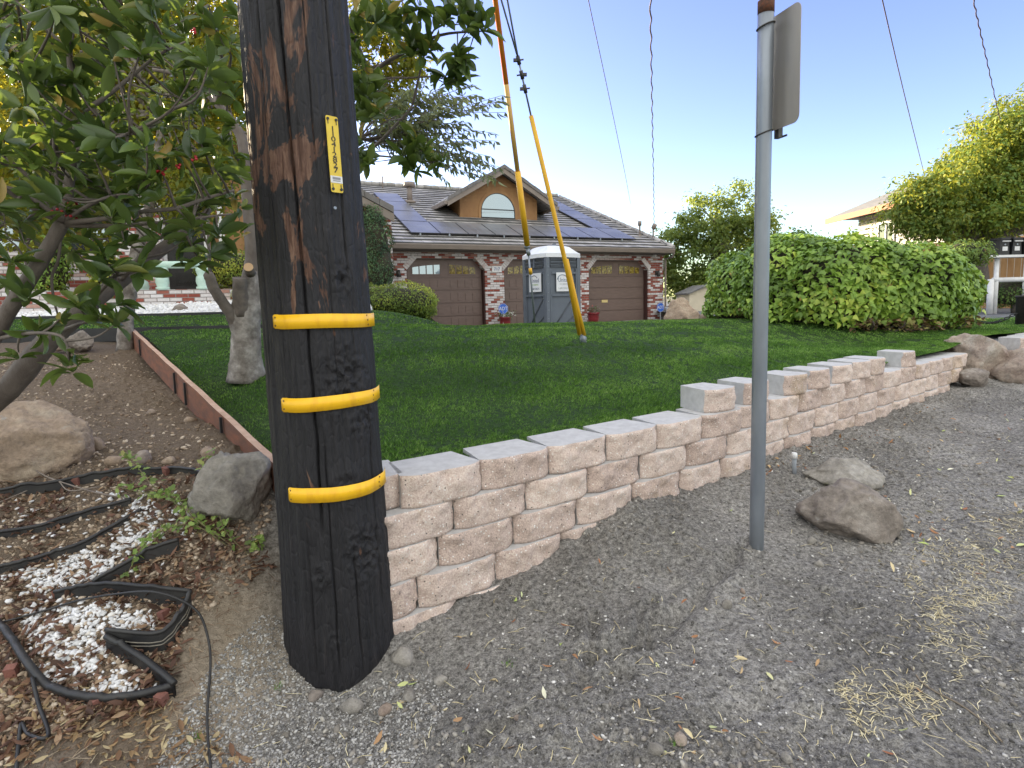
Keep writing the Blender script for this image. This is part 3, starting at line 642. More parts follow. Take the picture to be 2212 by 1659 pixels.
mb = MB(); q0 = W(1259, 722, 6.38); q1 = W(1262, 752, 6.45); mb.tube([q0, lerp(q0, q1, .5), q1], [.026, .034, .022], 10); mb.box(lerp(q0, q1, .3), (.075, .03, .03)); mb.box(lerp(q0, q1, .65), (.06, .04, .05)); mb.build('anchor_eye', GALV, GB)
mb = MB(); mb.prism([W(1249, 700, 6.33), W(1262, 707, 6.33), W(1256, 690, 6.33)], (0, .01, 0)); mb.build('wedge', YELL, GB)
# overhead cables
CAB = M('cable', (.10, .09, .12), (.14, .12, .15), 20, .6)
def cable(pts, r, lab, twist=False):
    P = spline(pts, 40)
    if twist:
        P = [p+np.array([math.cos(i*1.1), 0, math.sin(i*1.1)])*r*.9 for i, p in enumerate(P)]
    mb = MB(); mb.tube(P, r, 6); o = mb.build('overhead_cable', CAB, None, pts[-1]); tag(o, lab, 'cable', 'overhead cables')
MAST = W(1413, 490, 23.2)
cable([W(1400, -260, 5), W(1405, 0, 8), W(1409, 250, 13), W(1412, 400, 19), MAST], .013, 'dark twisted service cable dropping to the garage roof mast', True)
cable([W(1235, -180, 12), W(1271, 0, 16), W(1318, 220, 22), W(1350, 375, 30), W(1362, 440, 44)], .013, 'thin pale cable fading into the sky above the dormer')
cable([W(1880, -120, 9), W(1906, 0, 11), W(1955, 210, 16), W(1997, 378, 24)], .012, 'thin cable running to the roof of the beige neighbour house')
cable([W(2085, -120, 7), W(2103, 0, 8.5), W(2136, 150, 11), W(2166, 285, 15)], .010, 'twisted dark cable ending in the golden tree top', True)
# ------------------------------------------------------------------ house
HO = np.array([0, 19.5]); TH = math.atan(FPX/2600.0); HT = np.array([math.cos(TH), math.sin(TH)]); HN = np.array([-HT[1], HT[0]])
def F3(t, z, n=0.): p = HO+HT*t+HN*n; return np.array([p[0], p[1], z])
def fac(u, v, n=0.):
    d = ray(u, v); a = HO+HN*n; k = np.dot(a, HN)/np.dot(d[:2], HN); p = d*k; return float(np.dot(p[:2]-HO, HT)), float(EYE+p[2])
AX = (np.array([HT[0], HT[1], 0]), np.array([HN[0], HN[1], 0]), np.array([0, 0, 1.]))
ZB = .50
# brick
def brick_mat(name, white=.45):
    m, n, b, nd = _new(name); b.inputs['Roughness'].default_value = .9
    g = nd('ShaderNodeNewGeometry'); dt = nd('ShaderNodeVectorMath', operation='DOT_PRODUCT'); n.links.new(g.outputs['Position'], dt.inputs[0])
    dv = HT+HN; dt.inputs[1].default_value = (dv[0], dv[1], 0); sp_ = nd('ShaderNodeSeparateXYZ'); n.links.new(g.outputs['Position'], sp_.inputs[0])
    cb = nd('ShaderNodeCombineXYZ'); n.links.new(dt.outputs['Value'], cb.inputs[0]); n.links.new(sp_.outputs[2], cb.inputs[1])
    br = nd('ShaderNodeTexBrick'); n.links.new(cb.outputs[0], br.inputs['Vector']); br.inputs['Scale'].default_value = 1
    br.inputs['Brick Width'].default_value = .225; br.inputs['Row Height'].default_value = .078; br.inputs['Mortar Size'].default_value = .008; br.inputs['Mortar Smooth'].default_value = .2
    br.inputs['Color1'].default_value = (0, 0, 0, 1); br.inputs['Color2'].default_value = (1, 1, 1, 1); br.inputs['Bias'].default_value = 0
    c = ramp(n, br.outputs['Color'], [(0, (.22, .050, .036)), (white-.08, (.30, .085, .06)), (white, (.42, .24, .19)), (white+.09, (.58, .54, .53)), (1, (.70, .68, .69))])
    f = noise(n, pos_node(n), 24, 5, .7); c = mixc(n, .5, c, ramp(n, f, [(.3, (.3, .28, .28)), (.7, (.68, .68, .68))]), 'OVERLAY')
    n.links.new(mixc(n, br.outputs['Fac'], c, (.27, .24, .225)), b.inputs['Base Color'])
    inv = nd('ShaderNodeMath', operation='SUBTRACT'); inv.inputs[0].default_value = 1; n.links.new(br.outputs['Fac'], inv.inputs[1]); bump(n, b, inv.outputs[0], .8, .02); return m
BRICK = brick_mat('mixed_brick', .44); BRICK2 = brick_mat('wainscot_brick', .42)
SIDING = M('cedar_siding', (.34, .185, .075), (.28, .145, .06), 5, .7, .15, 40, stretch=(1, 1, .3))
TRIM = M('taupe_trim', (.24, .20, .17), (.205, .17, .145), 3, .6)
DOORM = M('brown_door', (.165, .115, .098), (.14, .098, .083), 4, .5, .05, 60, stretch=(1, 1, 4))
SOFF = M('soffit', (.10, .085, .075), (.08, .07, .06), 4, .8)
GLASS = bpy.data.materials.new('window_glass'); GLASS.use_nodes = True; gb = GLASS.node_tree.nodes['Principled BSDF']; gb.inputs['Base Color'].default_value = (.30, .36, .38, 1); gb.inputs['Metallic'].default_value = .85; gb.inputs['Roughness'].default_value = .04
DGLASS = bpy.data.materials.new('dark_glass'); DGLASS.use_nodes = True; gb = DGLASS.node_tree.nodes['Principled BSDF']; gb.inputs['Base Color'].default_value = (.02, .025, .03, 1); gb.inputs['Roughness'].default_value = .03; gb.inputs['Specular IOR Level'].default_value = 1
# tree reflections in the arched garage lights, painted into the glass colour
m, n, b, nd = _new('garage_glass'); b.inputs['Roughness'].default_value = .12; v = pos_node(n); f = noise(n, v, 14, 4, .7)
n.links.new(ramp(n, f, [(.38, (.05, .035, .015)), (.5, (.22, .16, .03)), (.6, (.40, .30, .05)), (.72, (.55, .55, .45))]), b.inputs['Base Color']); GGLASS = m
# roof tile
m, n, b, nd = _new('roof_tile'); b.inputs['Roughness'].default_value = .55
g = nd('ShaderNodeNewGeometry'); d1 = nd('ShaderNodeVectorMath', operation='DOT_PRODUCT'); d2 = nd('ShaderNodeVectorMath', operation='DOT_PRODUCT')
n.links.new(g.outputs['Position'], d1.inputs[0]); n.links.new(g.outputs['Position'], d2.inputs[0]); d1.inputs[1].default_value = (*HT, 0); d2.inputs[1].default_value = (*HN, 0)
n0_ = float(np.dot(HO, HN)); sb_ = nd('ShaderNodeMath', operation='SUBTRACT'); sb_.inputs[1].default_value = n0_-.6; n.links.new(d2.outputs['Value'], sb_.inputs[0])
cb = nd('ShaderNodeCombineXYZ'); n.links.new(d1.outputs['Value'], cb.inputs[0]); n.links.new(sb_.outputs[0], cb.inputs[1])
br = nd('ShaderNodeTexBrick'); n.links.new(cb.outputs[0], br.inputs['Vector']); br.inputs['Scale'].default_value = 1; br.inputs['Brick Width'].default_value = .33; br.inputs['Row Height'].default_value = .34; br.inputs['Mortar Size'].default_value = .008
br.inputs['Color1'].default_value = (.22, .21, .20, 1); br.inputs['Color2'].default_value = (.38, .365, .35, 1); br.inputs['Mortar'].default_value = (.05, .05, .05, 1)
f = noise(n, pos_node(n), 3.5, 5, .6); n.links.new(mixc(n, .5, br.outputs['Color'], ramp(n, f, [(.35, (.32, .31, .29)), (.65, (.7, .7, .72))]), 'OVERLAY'), b.inputs['Base Color']); TILE = m

tL, tR = fac(845, 600)[0], fac(1433, 620)[0]
ZF = fac(1100, 548)[1]                      # bottom of the frieze board
d1L, d1R = fac(879.5, 620)[0], fac(1048.5, 620)[0]; d2L = fac(1089.4, 620)[0]; DWid = d1R-d1L; d2R = d2L+DWid; d3L, d3R = fac(1272, 620)[0], fac(1400.5, 620)[0]
zTop = fac(966, 558.5)[1]; zSp = zTop-.36; ch = .34
SL = .41; NE = -.55
zE = fac(1106, 529.5, NE)[1]                # top of the gutter / lower tile edge
HOUSE = thing('brick_house', 'single storey brick house with three car garage, tiled roof and orange dormer', 'house', F3(0, ZB))
mb = MB(); o = [(tL, ZB-.4)]
for l, r_ in ((d1L, d1R), (d2L, d2R), (d3L, d3R)): o += [(l, ZB-.4), (l, zSp), (l+ch, zTop), (r_-ch, zTop), (r_, zSp), (r_, ZB-.4)]
o += [(tR, ZB-.4), (tR, ZF+.1), (tL, ZF+.1)]
mb.prism([F3(t, z, 0) for t, z in o], AX[1]*.42); mb.build('front_wall', BRICK, HOUSE)
mb = MB()
mb.box(F3(tR-.2, (ZF+ZB)/2-.1, 8.2), (.36, ZF-ZB+.3, 15.5), (AX[0], AX[2], AX[1])); mb.box(F3(tL+.2, (ZF+ZB)/2-.1, 3), (.36, ZF-ZB+.3, 5), (AX[0], AX[2], AX[1])); mb.build('side_wall', BRICK, HOUSE)
# whitewashed brick trim over the openings
g_ = np.random.default_rng(4); ATM = M('white_brick', (.62, .59, .58), (.42, .30, .27), 7, .9, .4, 60, lo=.5, hi=.72)
for l, r_ in ((d1L, d1R), (d2L, d2R), (d3L, d3R)):
    for (a, b_) in (((l, zSp), (l+ch, zTop)), ((r_-ch, zTop), (r_, zSp))):
        a = np.array(a); b_ = np.array(b_); d = (b_-a); L = np.linalg.norm(d); d /= L; nn_ = np.array([-d[1], d[0]]); k = 6; mb = MB()
        for i in range(k):
            c = a+d*L*(i+.5)/k+nn_*.085; mb.box(F3(c[0], c[1], -.004-.006*g_.random()), (L/k-.012, .17, .04), (AX[0]*d[0]+AX[2]*d[1], AX[0]*nn_[0]+AX[2]*nn_[1], AX[1]))
        mb.build('arch_trim', ATM, HOUSE)
# garage doors
def garage_door(l, r_, mail=False, lit=False):
    n1 = .26; mb = MB(); hd = zTop-(ZB-.02); top_h = .62; sh = (hd-top_h)/4
    mb.prism([F3(l-.02, ZB-.05, n1), F3(r_+.02, ZB-.05, n1), F3(r_+.02, zTop+.05, n1), F3(l-.02, zTop+.05, n1)], AX[1]*.05)
    for k in range(4):
        z0 = ZB+k*sh; mb.box(F3((l+r_)/2, z0+sh/2, n1-.004), (r_-l-.10, sh-.05, .04), (AX[0], AX[2], AX[1]))
        if not mail:
            for q in range(8):
                w_ = (r_-l-.4)/8.8; c = l+.25+w_*(q+.5)+(w_*.7 if q > 3 else 0); mb.box(F3(c, z0+sh/2, n1-.026), (w_-.10, sh-.18, .022), (AX[0], AX[2], AX[1]))
        else: mb.box(F3((l+r_)/2, z0+sh/2, n1-.021), (r_-l-.34, sh-.15, .009), (AX[0], AX[2], AX[1]))
    mb.box(F3((l+r_)/2, ZB+4*sh+top_h/2, n1-.004), (r_-l-.10, top_h-.018, .022), (AX[0], AX[2], AX[1]))
    D_ = mb.build('garage_door', DOORM, HOUSE)
    W_ = (r_-l); ww = W_*.355
    for c0 in (l+W_*.09, r_-W_*.09-ww):
        zb = ZB+4*sh+.10; mf = MB(); mgl = MB()
        inner = c0 < (l+r_)/2
        def zt(t): 
            q = (t-l)/W_; return zb+.20+.14*(1-(2*q-1)**2)
        pts = [(c0+ww*i/10, zt(c0+ww*i/10)) for i in range(11)]
        mgl.prism([F3(c0, zb, n1-.017), F3(c0+ww, zb, n1-.017)]+[F3(t, z, n1-.017) for t, z in pts[::-1]], AX[1]*.004)
        for i in range(5): t = c0+ww*i/4; mf.prism([F3(t-.016, zb, n1-.026), F3(t+.016, zb, n1-.026), F3(t+.016, zt(t), n1-.026), F3(t-.016, zt(t), n1-.026)], AX[1]*.009)
        for i in range(10): (ta, za_), (tb, zb2) = pts[i], pts[i+1]; mf.prism([F3(ta, za_-.02, n1-.029), F3(tb, zb2-.02, n1-.029), F3(tb, zb2+.03, n1-.029), F3(ta, za_+.03, n1-.029)], AX[1]*.013)
        mf.prism([F3(c0-.03, zb-.03, n1-.029), F3(c0+ww+.03, zb-.03, n1-.029), F3(c0+ww+.03, zb+.015, n1-.029), F3(c0-.03, zb+.015, n1-.029)], AX[1]*.013)
        mgl.build('window', GLASS if (lit and c0 < (l+r_)/2) else GGLASS, D_); mf.build('window_frame', DOORM, D_)
    if mail:
        t, z = fac(1305, 650.5, n1); mb = MB(); mb.box(F3(t, z, n1-.03), (.26, .10, .03), (AX[0], AX[2], AX[1])); mb.build('mail_slot', M('brass', (.75, .62, .3), (.7, .55, .25), 8, .3, metal=.4), D_)
    mb = MB()
    for t in (l+.02, r_-.02): mb = MB(); mb.box(F3(t, (ZB+zSp)/2, .15), (.03, zSp-ZB, .20), (AX[0], AX[2], AX[1])); mb.build('door_jamb', M('maroon_jamb', (.07, .03, .025), (.05, .022, .02), 4, .6), HOUSE)
garage_door(d1L, d1R, lit=True); garage_door(d2L, d2R); garage_door(d3L, d3R, True)
# frieze, fascia, gutter, soffit
tE = fac(1455, 535, NE)[0]; tW = -16.0
mb = MB(); mb.box(F3((tL+tR)/2, ZF+.11, -.03), (tR-tL+.04, .22, .06), (AX[0], AX[2], AX[1])); mb.build('frieze_board', TRIM, HOUSE)
mb = MB(); zg = zE-.02; x0_ = tL-.35
prof = [(NE-.10, zg), (NE-.11, zg-.02), (NE-.09, zg-.07), (NE-.06, zg-.15), (NE+.02, zg-.15), (NE+.02, zg)]
mb.prism([F3(x0_, z, n_) for n_, z in prof], AX[0]*(tE-x0_)); mb.build('gutter', TRIM, HOUSE)
mb = MB(); mb.box(F3((x0_+tE)/2, zg-.17, NE/2+.05), (tE-x0_, .02, -NE+.1), (AX[0], AX[2], AX[1])); mb.build('soffit', SOFF, HOUSE)
for tt in (tL-.10, tR+.05):
    mb = MB(); P_ = [F3(tt, zg-.15, NE+.0), F3(tt, zg-.30, NE+.1), F3(tt, ZF-.12, -.06), F3(tt, ZB, -.06)]; mb.tube(P_, .04, 8, smooth=False); mb.build('downspout', TRIM, HOUSE)
# roof
NR = 8.0
for _ in range(40):
    p = F3(0, zE+SL*(NR-NE), NR); 
    # choose the ridge depth so that it is seen at the height it has in the photograph
    pr = None
    u, v_ = (lambda q: (CW/2+FPX*q[0]/-q[2], PPY-FPX*q[1]/-q[2]))(CRn.T @ (F3(0, zE+SL*(NR-NE), NR)-[0, 0, EYE]))
    tgt = 399+(u-787)*(424.5-399)/(1202-787)
    NR += (v_-tgt)*.05
KH = (tE-fac(1204, 424.4, NR)[0])/(NR-NE)
print('hip', KH, NR)
def rz(n_): return zE+SL*(n_-NE)
def roofp(u, v, up=0.):
    d = ray(u, v); Nn = np.array([-SL*HN[0], -SL*HN[1], 1.]); P0 = F3(0, zE+up, NE); k = np.dot(P0-[0, 0, EYE], Nn)/np.dot(d, Nn)
    p = np.array([0, 0, EYE])+d*k; q = p[:2]-HO; return float(np.dot(q, HT)), float(np.dot(q, HN))
ROOF = MB(); rowh = .34; k = 0; n_ = NE-.05
while n_ < NR:
    n2 = min(n_+rowh, NR); tr = tE-(n_-NE)*KH+.02; tr2 = tE-(n2-NE)*KH+.02
    a = .045
    nseg = 40; ts = np.linspace(tW, tr, nseg+1); ts2 = np.linspace(tW, tr2, nseg+1)
    wob = g_.normal(0, .006, nseg+1)
    V = [F3(ts[i], rz(n_)+a+wob[i], n_) for i in range(nseg+1)]+[F3(ts2[i], rz(n2)+.004, n2) for i in range(nseg+1)]+[F3(ts[i], rz(n_)-.02, n_) for i in range(nseg+1)]
    Fq = []
    for i in range(nseg): Fq += [(i, i+1, nseg+2+i, nseg+1+i), (2*nseg+2+i, 2*nseg+3+i, i+1, i)]
    ROOF.add(V, Fq); n_ = n2
tRid = tE-(NR-NE)*KH; hb = NR-NE
ROOF.add([F3(tE, zE-.0, NE), F3(tE, zE-.0, NR+hb), F3(tRid, rz(NR), NR)], [(0, 1, 2)])
ROOF.add([F3(tE, zE, NR+hb), F3(tW, zE, NR+hb), F3(tW, rz(NR), NR), F3(tRid, rz(NR), NR)], [(0, 1, 2, 3)])
rp = [F3(t, rz(NR)+.05+.02*(i % 2), NR) for i, t in enumerate(np.arange(tW, tRid, .2))]; ROOF.tube(rp, .10, 6)
hp = [F3(tE-d*KH, zE+.04+SL*d+.02*(i % 2), NE+d) for i, d in enumerate(np.arange(0, NR-NE, .2))]; ROOF.tube(hp, .09, 6)
RO = ROOF.build('roof', TILE, HOUSE)
def vent(u, v, h, r, cap, name, par):
    t, n_ = roofp(u, v); mb = MB(); p = F3(t, rz(n_)-.05, n_); mb.tube([p, p+[0, 0, h]], r, 10)
    if cap: mb.tube([p+[0, 0, h-.16], p+[0, 0, h+.02]], r*2.1, 10); mb.tube([p, p+[0, 0, .10]], r*2.2, 10)
    mb.build(name, TRIM, par)
vent(885.5, 437, .80, .11, True, 'vent_pipe', RO); vent(827, 407, .55, .03, False, 'roof_antenna', RO); vent(1382, 510, .62, .035, True, 'vent_pipe', RO)
mp = MAST; t, n_ = roofp(1411, 518); mb = MB(); p = F3(t, rz(n_)-.1, n_); mb.tube([p, [p[0], p[1], mp[2]]], .035, 8); mb.tube([[p[0], p[1], mp[2]-.12], [p[0]+.05, p[1]-.1, mp[2]+.03]], .09, 8); mb.build('service_mast', TRIM, RO)
# dormer
tdl, nd0 = roofp(993.6, 469.7); tdr, nd1 = roofp(1160.3, 476.5); ND = (nd0+nd1)/2
zdb = rz(ND)-.05; tdl = fac(993.6, 469, ND)[0]; tdr = fac(1160.3, 476, ND)[0]; tpk, zpk = fac(1086, 358, ND-.45); _, zel = fac(945, 444, ND-.45); 
tel = fac(945, 444, ND-.45)[0]; ter, zer = fac(1184, 424, ND-.45)
sd = (zpk-zel)/(tpk-tel); tcen = (tdl+tdr)/2; tpk = tcen; hw = (ter-tel)/2; zpk2 = zpk; sd = .5*(((zpk-zel)/hw)+((zpk-zer)/hw)); sd = min(max(sd, .4), .62)
DM = MB(); zr_ = lambda t: zpk2-.17-sd*abs(t-tpk)
dep = (zpk2-.1-rz(ND))/SL
DM.prism([F3(tdl, zdb, ND), F3(tdr, zdb, ND), F3(tdr, zr_(tdr), ND), F3(tpk, zr_(tpk), ND), F3(tdl, zr_(tdl), ND)], AX[1]*.15)
for t in (tdl+.03, tdr-.03):
    n9 = ND+(zr_(t)-rz(ND))/SL+.3; DM.prism([F3(t, rz(ND)-.1, ND+.1), F3(t, zr_(t)-.01, ND+.1), F3(t, zr_(t)-.01, n9), F3(t, rz(n9)-.1, n9)], AX[0]*.05*(1 if t < tpk else -1))
DO = DM.build('dormer', SIDING, HOUSE)
DL = MB(); z = zdb+.12
while z < zpk2-.5:
    hwz = min((tdr-tdl)/2, (zpk2-.2-z-.15)/sd)
    if hwz > .1: DL.box(F3(tpk, z+.075, ND-.012), (2*hwz-.02, .160, .014), (AX[0], (AX[2]-AX[1]*.12)/1.007, (AX[1]+AX[2]*.12)/1.007))
    z += .165
DL.build('siding', SIDING, DO)
DLr = MB()
for sgn in (-1, 1):
    a = F3(tpk, zpk2, ND-.5); bq = F3(tpk+sgn*hw, zpk2-sd*hw, ND-.5); nb = ND+dep+.5
    t2 = AX[2]*.10
    DLr.prism([a, bq, bq-t2, a-t2], AX[1]*(nb-ND+.5)*1.0)
    # rake board and tile edge
    c2 = AX[2]*.20
    DLr.prism([a-AX[1]*.03-t2*.9, bq-AX[1]*.03-t2*.9, bq-AX[1]*.03-t2*.9-c2, a-AX[1]*.03-t2*.9-c2], AX[1]*.05, mi=1)
    for i in range(9):
        f0, f1 = i/9, (i+.97)/9; q0 = lerp(a, bq, f0); q1 = lerp(a, bq, f1); DLr.prism([q0-AX[1]*.07+AX[2]*(.035+.012*(i % 2)), q1-AX[1]*.07+AX[2]*(.035+.012*(i % 2)), q1-AX[1]*.07-t2*.95, q0-AX[1]*.07-t2*.95], AX[1]*.09, mi=2)
    gq = bq-AX[1]*.0-AX[2]*.1; DLr.prism([gq+AX[0]*sgn*.0, gq+AX[0]*sgn*.11, gq+AX[0]*sgn*.09-AX[2]*.12, gq-AX[2]*.12], AX[1]*(1.6 if sgn < 0 else 2.4), mi=1)
DLr.build('dormer_roof', [TILE, TRIM, M('ridge_tile', (.13, .12, .118), (.17, .16, .155), 5, .7)], DO)
twl, zwb = fac(1039, 470, ND-.02); twr = fac(1112.5, 473, ND-.02)[0]; zwt = fac(1073, 417, ND-.02)[1]; tc = (twl+twr)/2; rw = (twr-twl)/2; zc = zwt-rw
def arch(r, zb, off=0): return [(tc-r, zb)]+[(tc+r*math.cos(a), zc+r*math.sin(a)) for a in np.linspace(math.pi, 0, 25)]+[(tc+r, zb)]
wm = MB(); wm.prism([F3(t, z, ND-.03) for t, z in arch(rw, zwb)], AX[1]*.02); WN_ = wm.build('arched_window', GLASS, DO)
wm = MB(); A1_ = arch(rw+.10, zwb-.06); A0_ = arch(rw-.005, zwb)
for i in range(len(A1_)-1): wm.prism([F3(*A0_[i], ND-.045), F3(*A0_[i+1], ND-.045), F3(*A1_[i+1], ND-.045), F3(*A1_[i], ND-.045)], AX[1]*.05)
wm.build('window_trim', SIDING, DO)
wm = MB(); A2 = arch(rw-.03, zwb+.03)
for i in range(len(A2)-1): wm.prism([F3(*A2[i], ND-.048), F3(*A2[i+1], ND-.048), F3(*A0_[i+1], ND-.048), F3(*A0_[i], ND-.048)], AX[1]*.015)
wm.box(F3(tc, zwb+.42*rw+.02, ND-.04), (2*rw-.04, .035, .02), (AX[0], AX[2], AX[1])); wm.box(F3(tc, zwb+.01, ND-.045), (2*rw, .04, .02), (AX[0], AX[2], AX[1])); wm.build('sash', BLK, DO)
# solar panels
m, n, b, nd = _new('solar_cell'); b.inputs['Roughness'].default_value = .34; b.inputs['Specular IOR Level'].default_value = .45
f = noise(n, pos_node(n), 1.3, 2); n.links.new(ramp(n, f, [(.35, (.13, .13, .14)), (.65, (.19, .19, .20))]), b.inputs['Base Color']); b.inputs['Metallic'].default_value = .15; CELL = m
FRM = M('panel_frame', (.02, .02, .022), (.03, .03, .034), 4, .4); GRID = M('cell_line', (.22, .24, .3), (.2, .22, .28), 4, .4)
up = .13; tb0, nb0 = roofp(888, 501.3, up); tb1, nb1 = roofp(1375, 515.5, up); nb_ = (nb0+nb1)/2; pw = (tb1-tb0)/9; nt_ = roofp(865, 475.8, up)[1]; ph = (nt_-nb_); cs = math.sqrt(1+SL*SL)
def panel(i, j, toff=0.):
    t0 = tb0+i*pw+toff; n0 = nb_+j*ph; mb = MB(); sl_ = (AX[1]+AX[2]*SL)/cs; nr_ = np.cross(AX[0], sl_)
    c = F3(t0+pw/2, rz(n0+ph/2)+up-.03, n0+ph/2); mb.box(c, (pw-.015, (ph)*cs-.02, .04), (AX[0], sl_, nr_)); o = mb.build('solar_panel', FRM, HOUSE)
    mb = MB(); mb.box(c+nr_*.0215, (pw-.05, ph*cs-.06, .004), (AX[0], sl_, nr_)); mb.build('cells', CELL, o)
    mb = MB(); mb.box(c+nr_*.0245, (pw-.05, .016, .002), (AX[0], sl_, nr_))
    for q in (-.25, 0, .25): mb.box(c+nr_*.0243+AX[0]*pw*q, (.008, ph*cs-.07, .002), (AX[0], sl_, nr_))
    mb.build('cell_lines', GRID, o)
    if j == 0:
        mb = MB(); mb.box(F3(t0+pw*.3, rz(n0)+.06, n0-.01), (.05, .03, .10), AX); mb.build('mount_clip', GALV, o)
for i in range(9): panel(i, 0)
for j in (1, 2, 3): panel(0, j)
for j in (1, 2, 3, 4): panel(8, j, -.12 if j else 0)
# number plate, wall lamps, camera, sensors
t, z = fac(1072.6, 581.5); mb = MB(); mb.box(F3(t, z, -.02), (.36, .21, .02), (AX[0], AX[2], AX[1])); PL = mb.build('number_plate', WHT, HOUSE)
mb = MB(); put_text(mb, '717', .15, F3(t, z, -.033), AX[0], AX[2], .002, 1.0); mb.build('numerals', M('blue_print', (.05, .12, .35)), PL)
for uu, vv in ((859, 590), (1417, 590)):
    t, z = fac(uu, vv); mb = MB(); mb.box(F3(t, z, -.03), (.10, .18, .05), (AX[0], AX[2], AX[1])); mb.tube([F3(t, z-.02, -.05), F3(t, z+.05, -.16)], .02, 6); mb.tube([F3(t, z+.09, -.16), F3(t, z-.13, -.16)], [.035, .075], 8); mb.build('wall_lamp', DARKM, HOUSE)
t, z = fac(1411, 552.5); mb = MB(); mb.tube([F3(t, z, 0), F3(t, z, -.07)], .07, 10); mb.tube([F3(t, z, -.06), F3(t+.03, z-.01, -.13)], .05, 10); mb.build('security_camera', WHT, HOUSE)
# entry wing on the left
zW = 1.80; nw = -1.6; wl, wr = -16.0, fac(826, 600, nw)[0]
zwt_ = 4.35
mb = MB(); mb.prism([F3(wl, zW-.6, nw), F3(wr, zW-.9, nw), F3(wr, zwt_, nw), F3(wl, zwt_, nw)], AX[1]*.3); mb.build('entry_wall', SIDING, HOUSE)
mb = MB(); mb.prism([F3(wl, zW-.62, nw-.1), F3(wr+.02, zW-.92, nw-.1), F3(wr+.02, zW+.95, nw-.1), F3(wl, zW+.95, nw-.1)], AX[1]*.098)
mb.prism([F3(wr-.0, zW-1.3, nw-.1), F3(wr+.0, zwt_-.2, nw-.1), F3(wr+.0, zwt_-.2, .0), F3(wr, zW-1.3, .0)], AX[0]*.3)
e0, e1 = fac(300, 600, nw-.1)[0], fac(358, 600, nw-.1)[0]
mb.prism([F3(e1-.9, zW-.3, nw-.5), F3(e1, zW-.3, nw-.5), F3(e1, zwt_, nw-.5), F3(e1-.9, zwt_, nw-.5)], AX[1]*.39)
mb.build('wainscot', BRICK2, HOUSE)
dl_, dr_ = fac(366, 600, nw-.14)[0], fac(446, 600, nw-.14)[0]
mb = MB(); zd0 = zW+.02; zd1 = zW+2.25
mb.box(F3((dl_+dr_)/2, (zd0+zd1)/2, nw-.14), (dr_-dl_, zd1-zd0, .06), (AX[0], AX[2], AX[1])); DD = mb.build('front_door', M('black_door', (.018, .018, .02), (.03, .03, .032), 6, .4), HOUSE)
mb = MB()
for zz0, zz1 in ((.15, .45), (.55, 1.0), (1.12, 1.85)):
    mb.box(F3((dl_+dr_)/2, zd0+(zz0+zz1)/2, nw-.175), ((dr_-dl_)*.66, zz1-zz0, .02), (AX[0], AX[2], AX[1]))
    for q in range(7): mb.box(F3(dl_+(dr_-dl_)*(.24+.087*q), zd0+zz0+.07, nw-.19), (.05, .05, .02), (AX[0], AX[2], AX[1]))
mb.build('door_panel', M('black_panel', (.010, .010, .012), (.02, .02, .022), 6, .35), DD)
mb = MB()
for t in (dl_-.07, dr_+.07, fac(481, 540, nw-.14)[0]): mb.box(F3(t, (zd0+zd1)/2+.2, nw-.15), (.13, zd1-zd0+.4, .08), (AX[0], AX[2], AX[1]))
mb.build('door_frame', WHT, HOUSE)
for (ua, ub, za_, zb_) in ((-60, 50, 1.0, 2.1), (120, 235, 1.0, 2.0)):
    ta, tb = fac(ua, 560, nw-.12)[0], fac(ub, 560, nw-.12)[0]; mb = MB(); mb.box(F3((ta+tb)/2, zW+(za_+zb_)/2, nw-.06), (tb-ta, zb_-za_, .05), (AX[0], AX[2], AX[1])); o = mb.build('window', GLASS, HOUSE)
    mb = MB(); cx = (ta+tb)/2
    for t in (ta, cx, tb): mb.box(F3(t, zW+(za_+zb_)/2, nw-.09), (.06, zb_-za_+.06, .04), (AX[0], AX[2], AX[1]))
    for z in (za_, zb_): mb.box(F3(cx, zW+z, nw-.095), (tb-ta+.06, .06, .04), (AX[0], AX[2], AX[1]))
    mb.build('window_frame', BLK, o)
# gable roof of the entry wing
ter_, zer_ = fac(850, 450, nw-.9); tpk_, zpk_ = fac(787, 416, nw-.9); s2 = (zpk_-zer_)/(ter_-tpk_); s2 = max(.3, min(s2, .6)); tp2 = ter_-5.2; zp2 = zer_+s2*5.2
mb = MB()
for sgn, te in ((1, ter_), (-1, tp2-6.5)):
    a = F3(tp2, zp2, nw-.9); ze_ = zp2-s2*abs(te-tp2); bq = F3(te, ze_, nw-.9); t2 = AX[2]*.14
    mb.prism([a, bq, bq-t2, a-t2], AX[1]*9)
    mb.prism([a-AX[1]*.04-t2, bq-AX[1]*.04-t2, bq-AX[1]*.04-t2*2.6, a-AX[1]*.04-t2*2.6], AX[1]*.06, mi=1)
    for i in range(14):
        f0, f1 = i/14, (i+.97)/14; q0 = lerp(a, bq, f0); q1 = lerp(a, bq, f1); mb.prism([q0-AX[1]*.07+AX[2]*(.03+.012*(i % 2)), q1-AX[1]*.07+AX[2]*(.03+.012*(i % 2)), q1-AX[1]*.07-t2*.9, q0-AX[1]*.07-t2*.9], AX[1]*.09, mi=2)
mb.prism([F3(tp2-6, zwt_-.05, nw+.05), F3(wr-.05, zwt_-.05, nw+.05), F3(tp2, zp2-.25, nw+.05)], AX[1]*.2, mi=3)
mb.build('entry_roof', [TILE, TRIM, MATS['ridge_tile'], SIDING], HOUSE)
mb = MB(); mb.box(F3((wl+wr)/2, zW-.2, nw-1.2), (wr-wl-.6, .42, 2.4), (AX[0], AX[2], AX[1])); mb.build('porch', BRICK2, HOUSE)
mb = MB(); mb.box(F3((wl+tW)/2-4, 2.8, 6), (9, 5.4, 12), (AX[0], AX[2], AX[1])); mb.build('west_wing', SIDING, HOUSE)

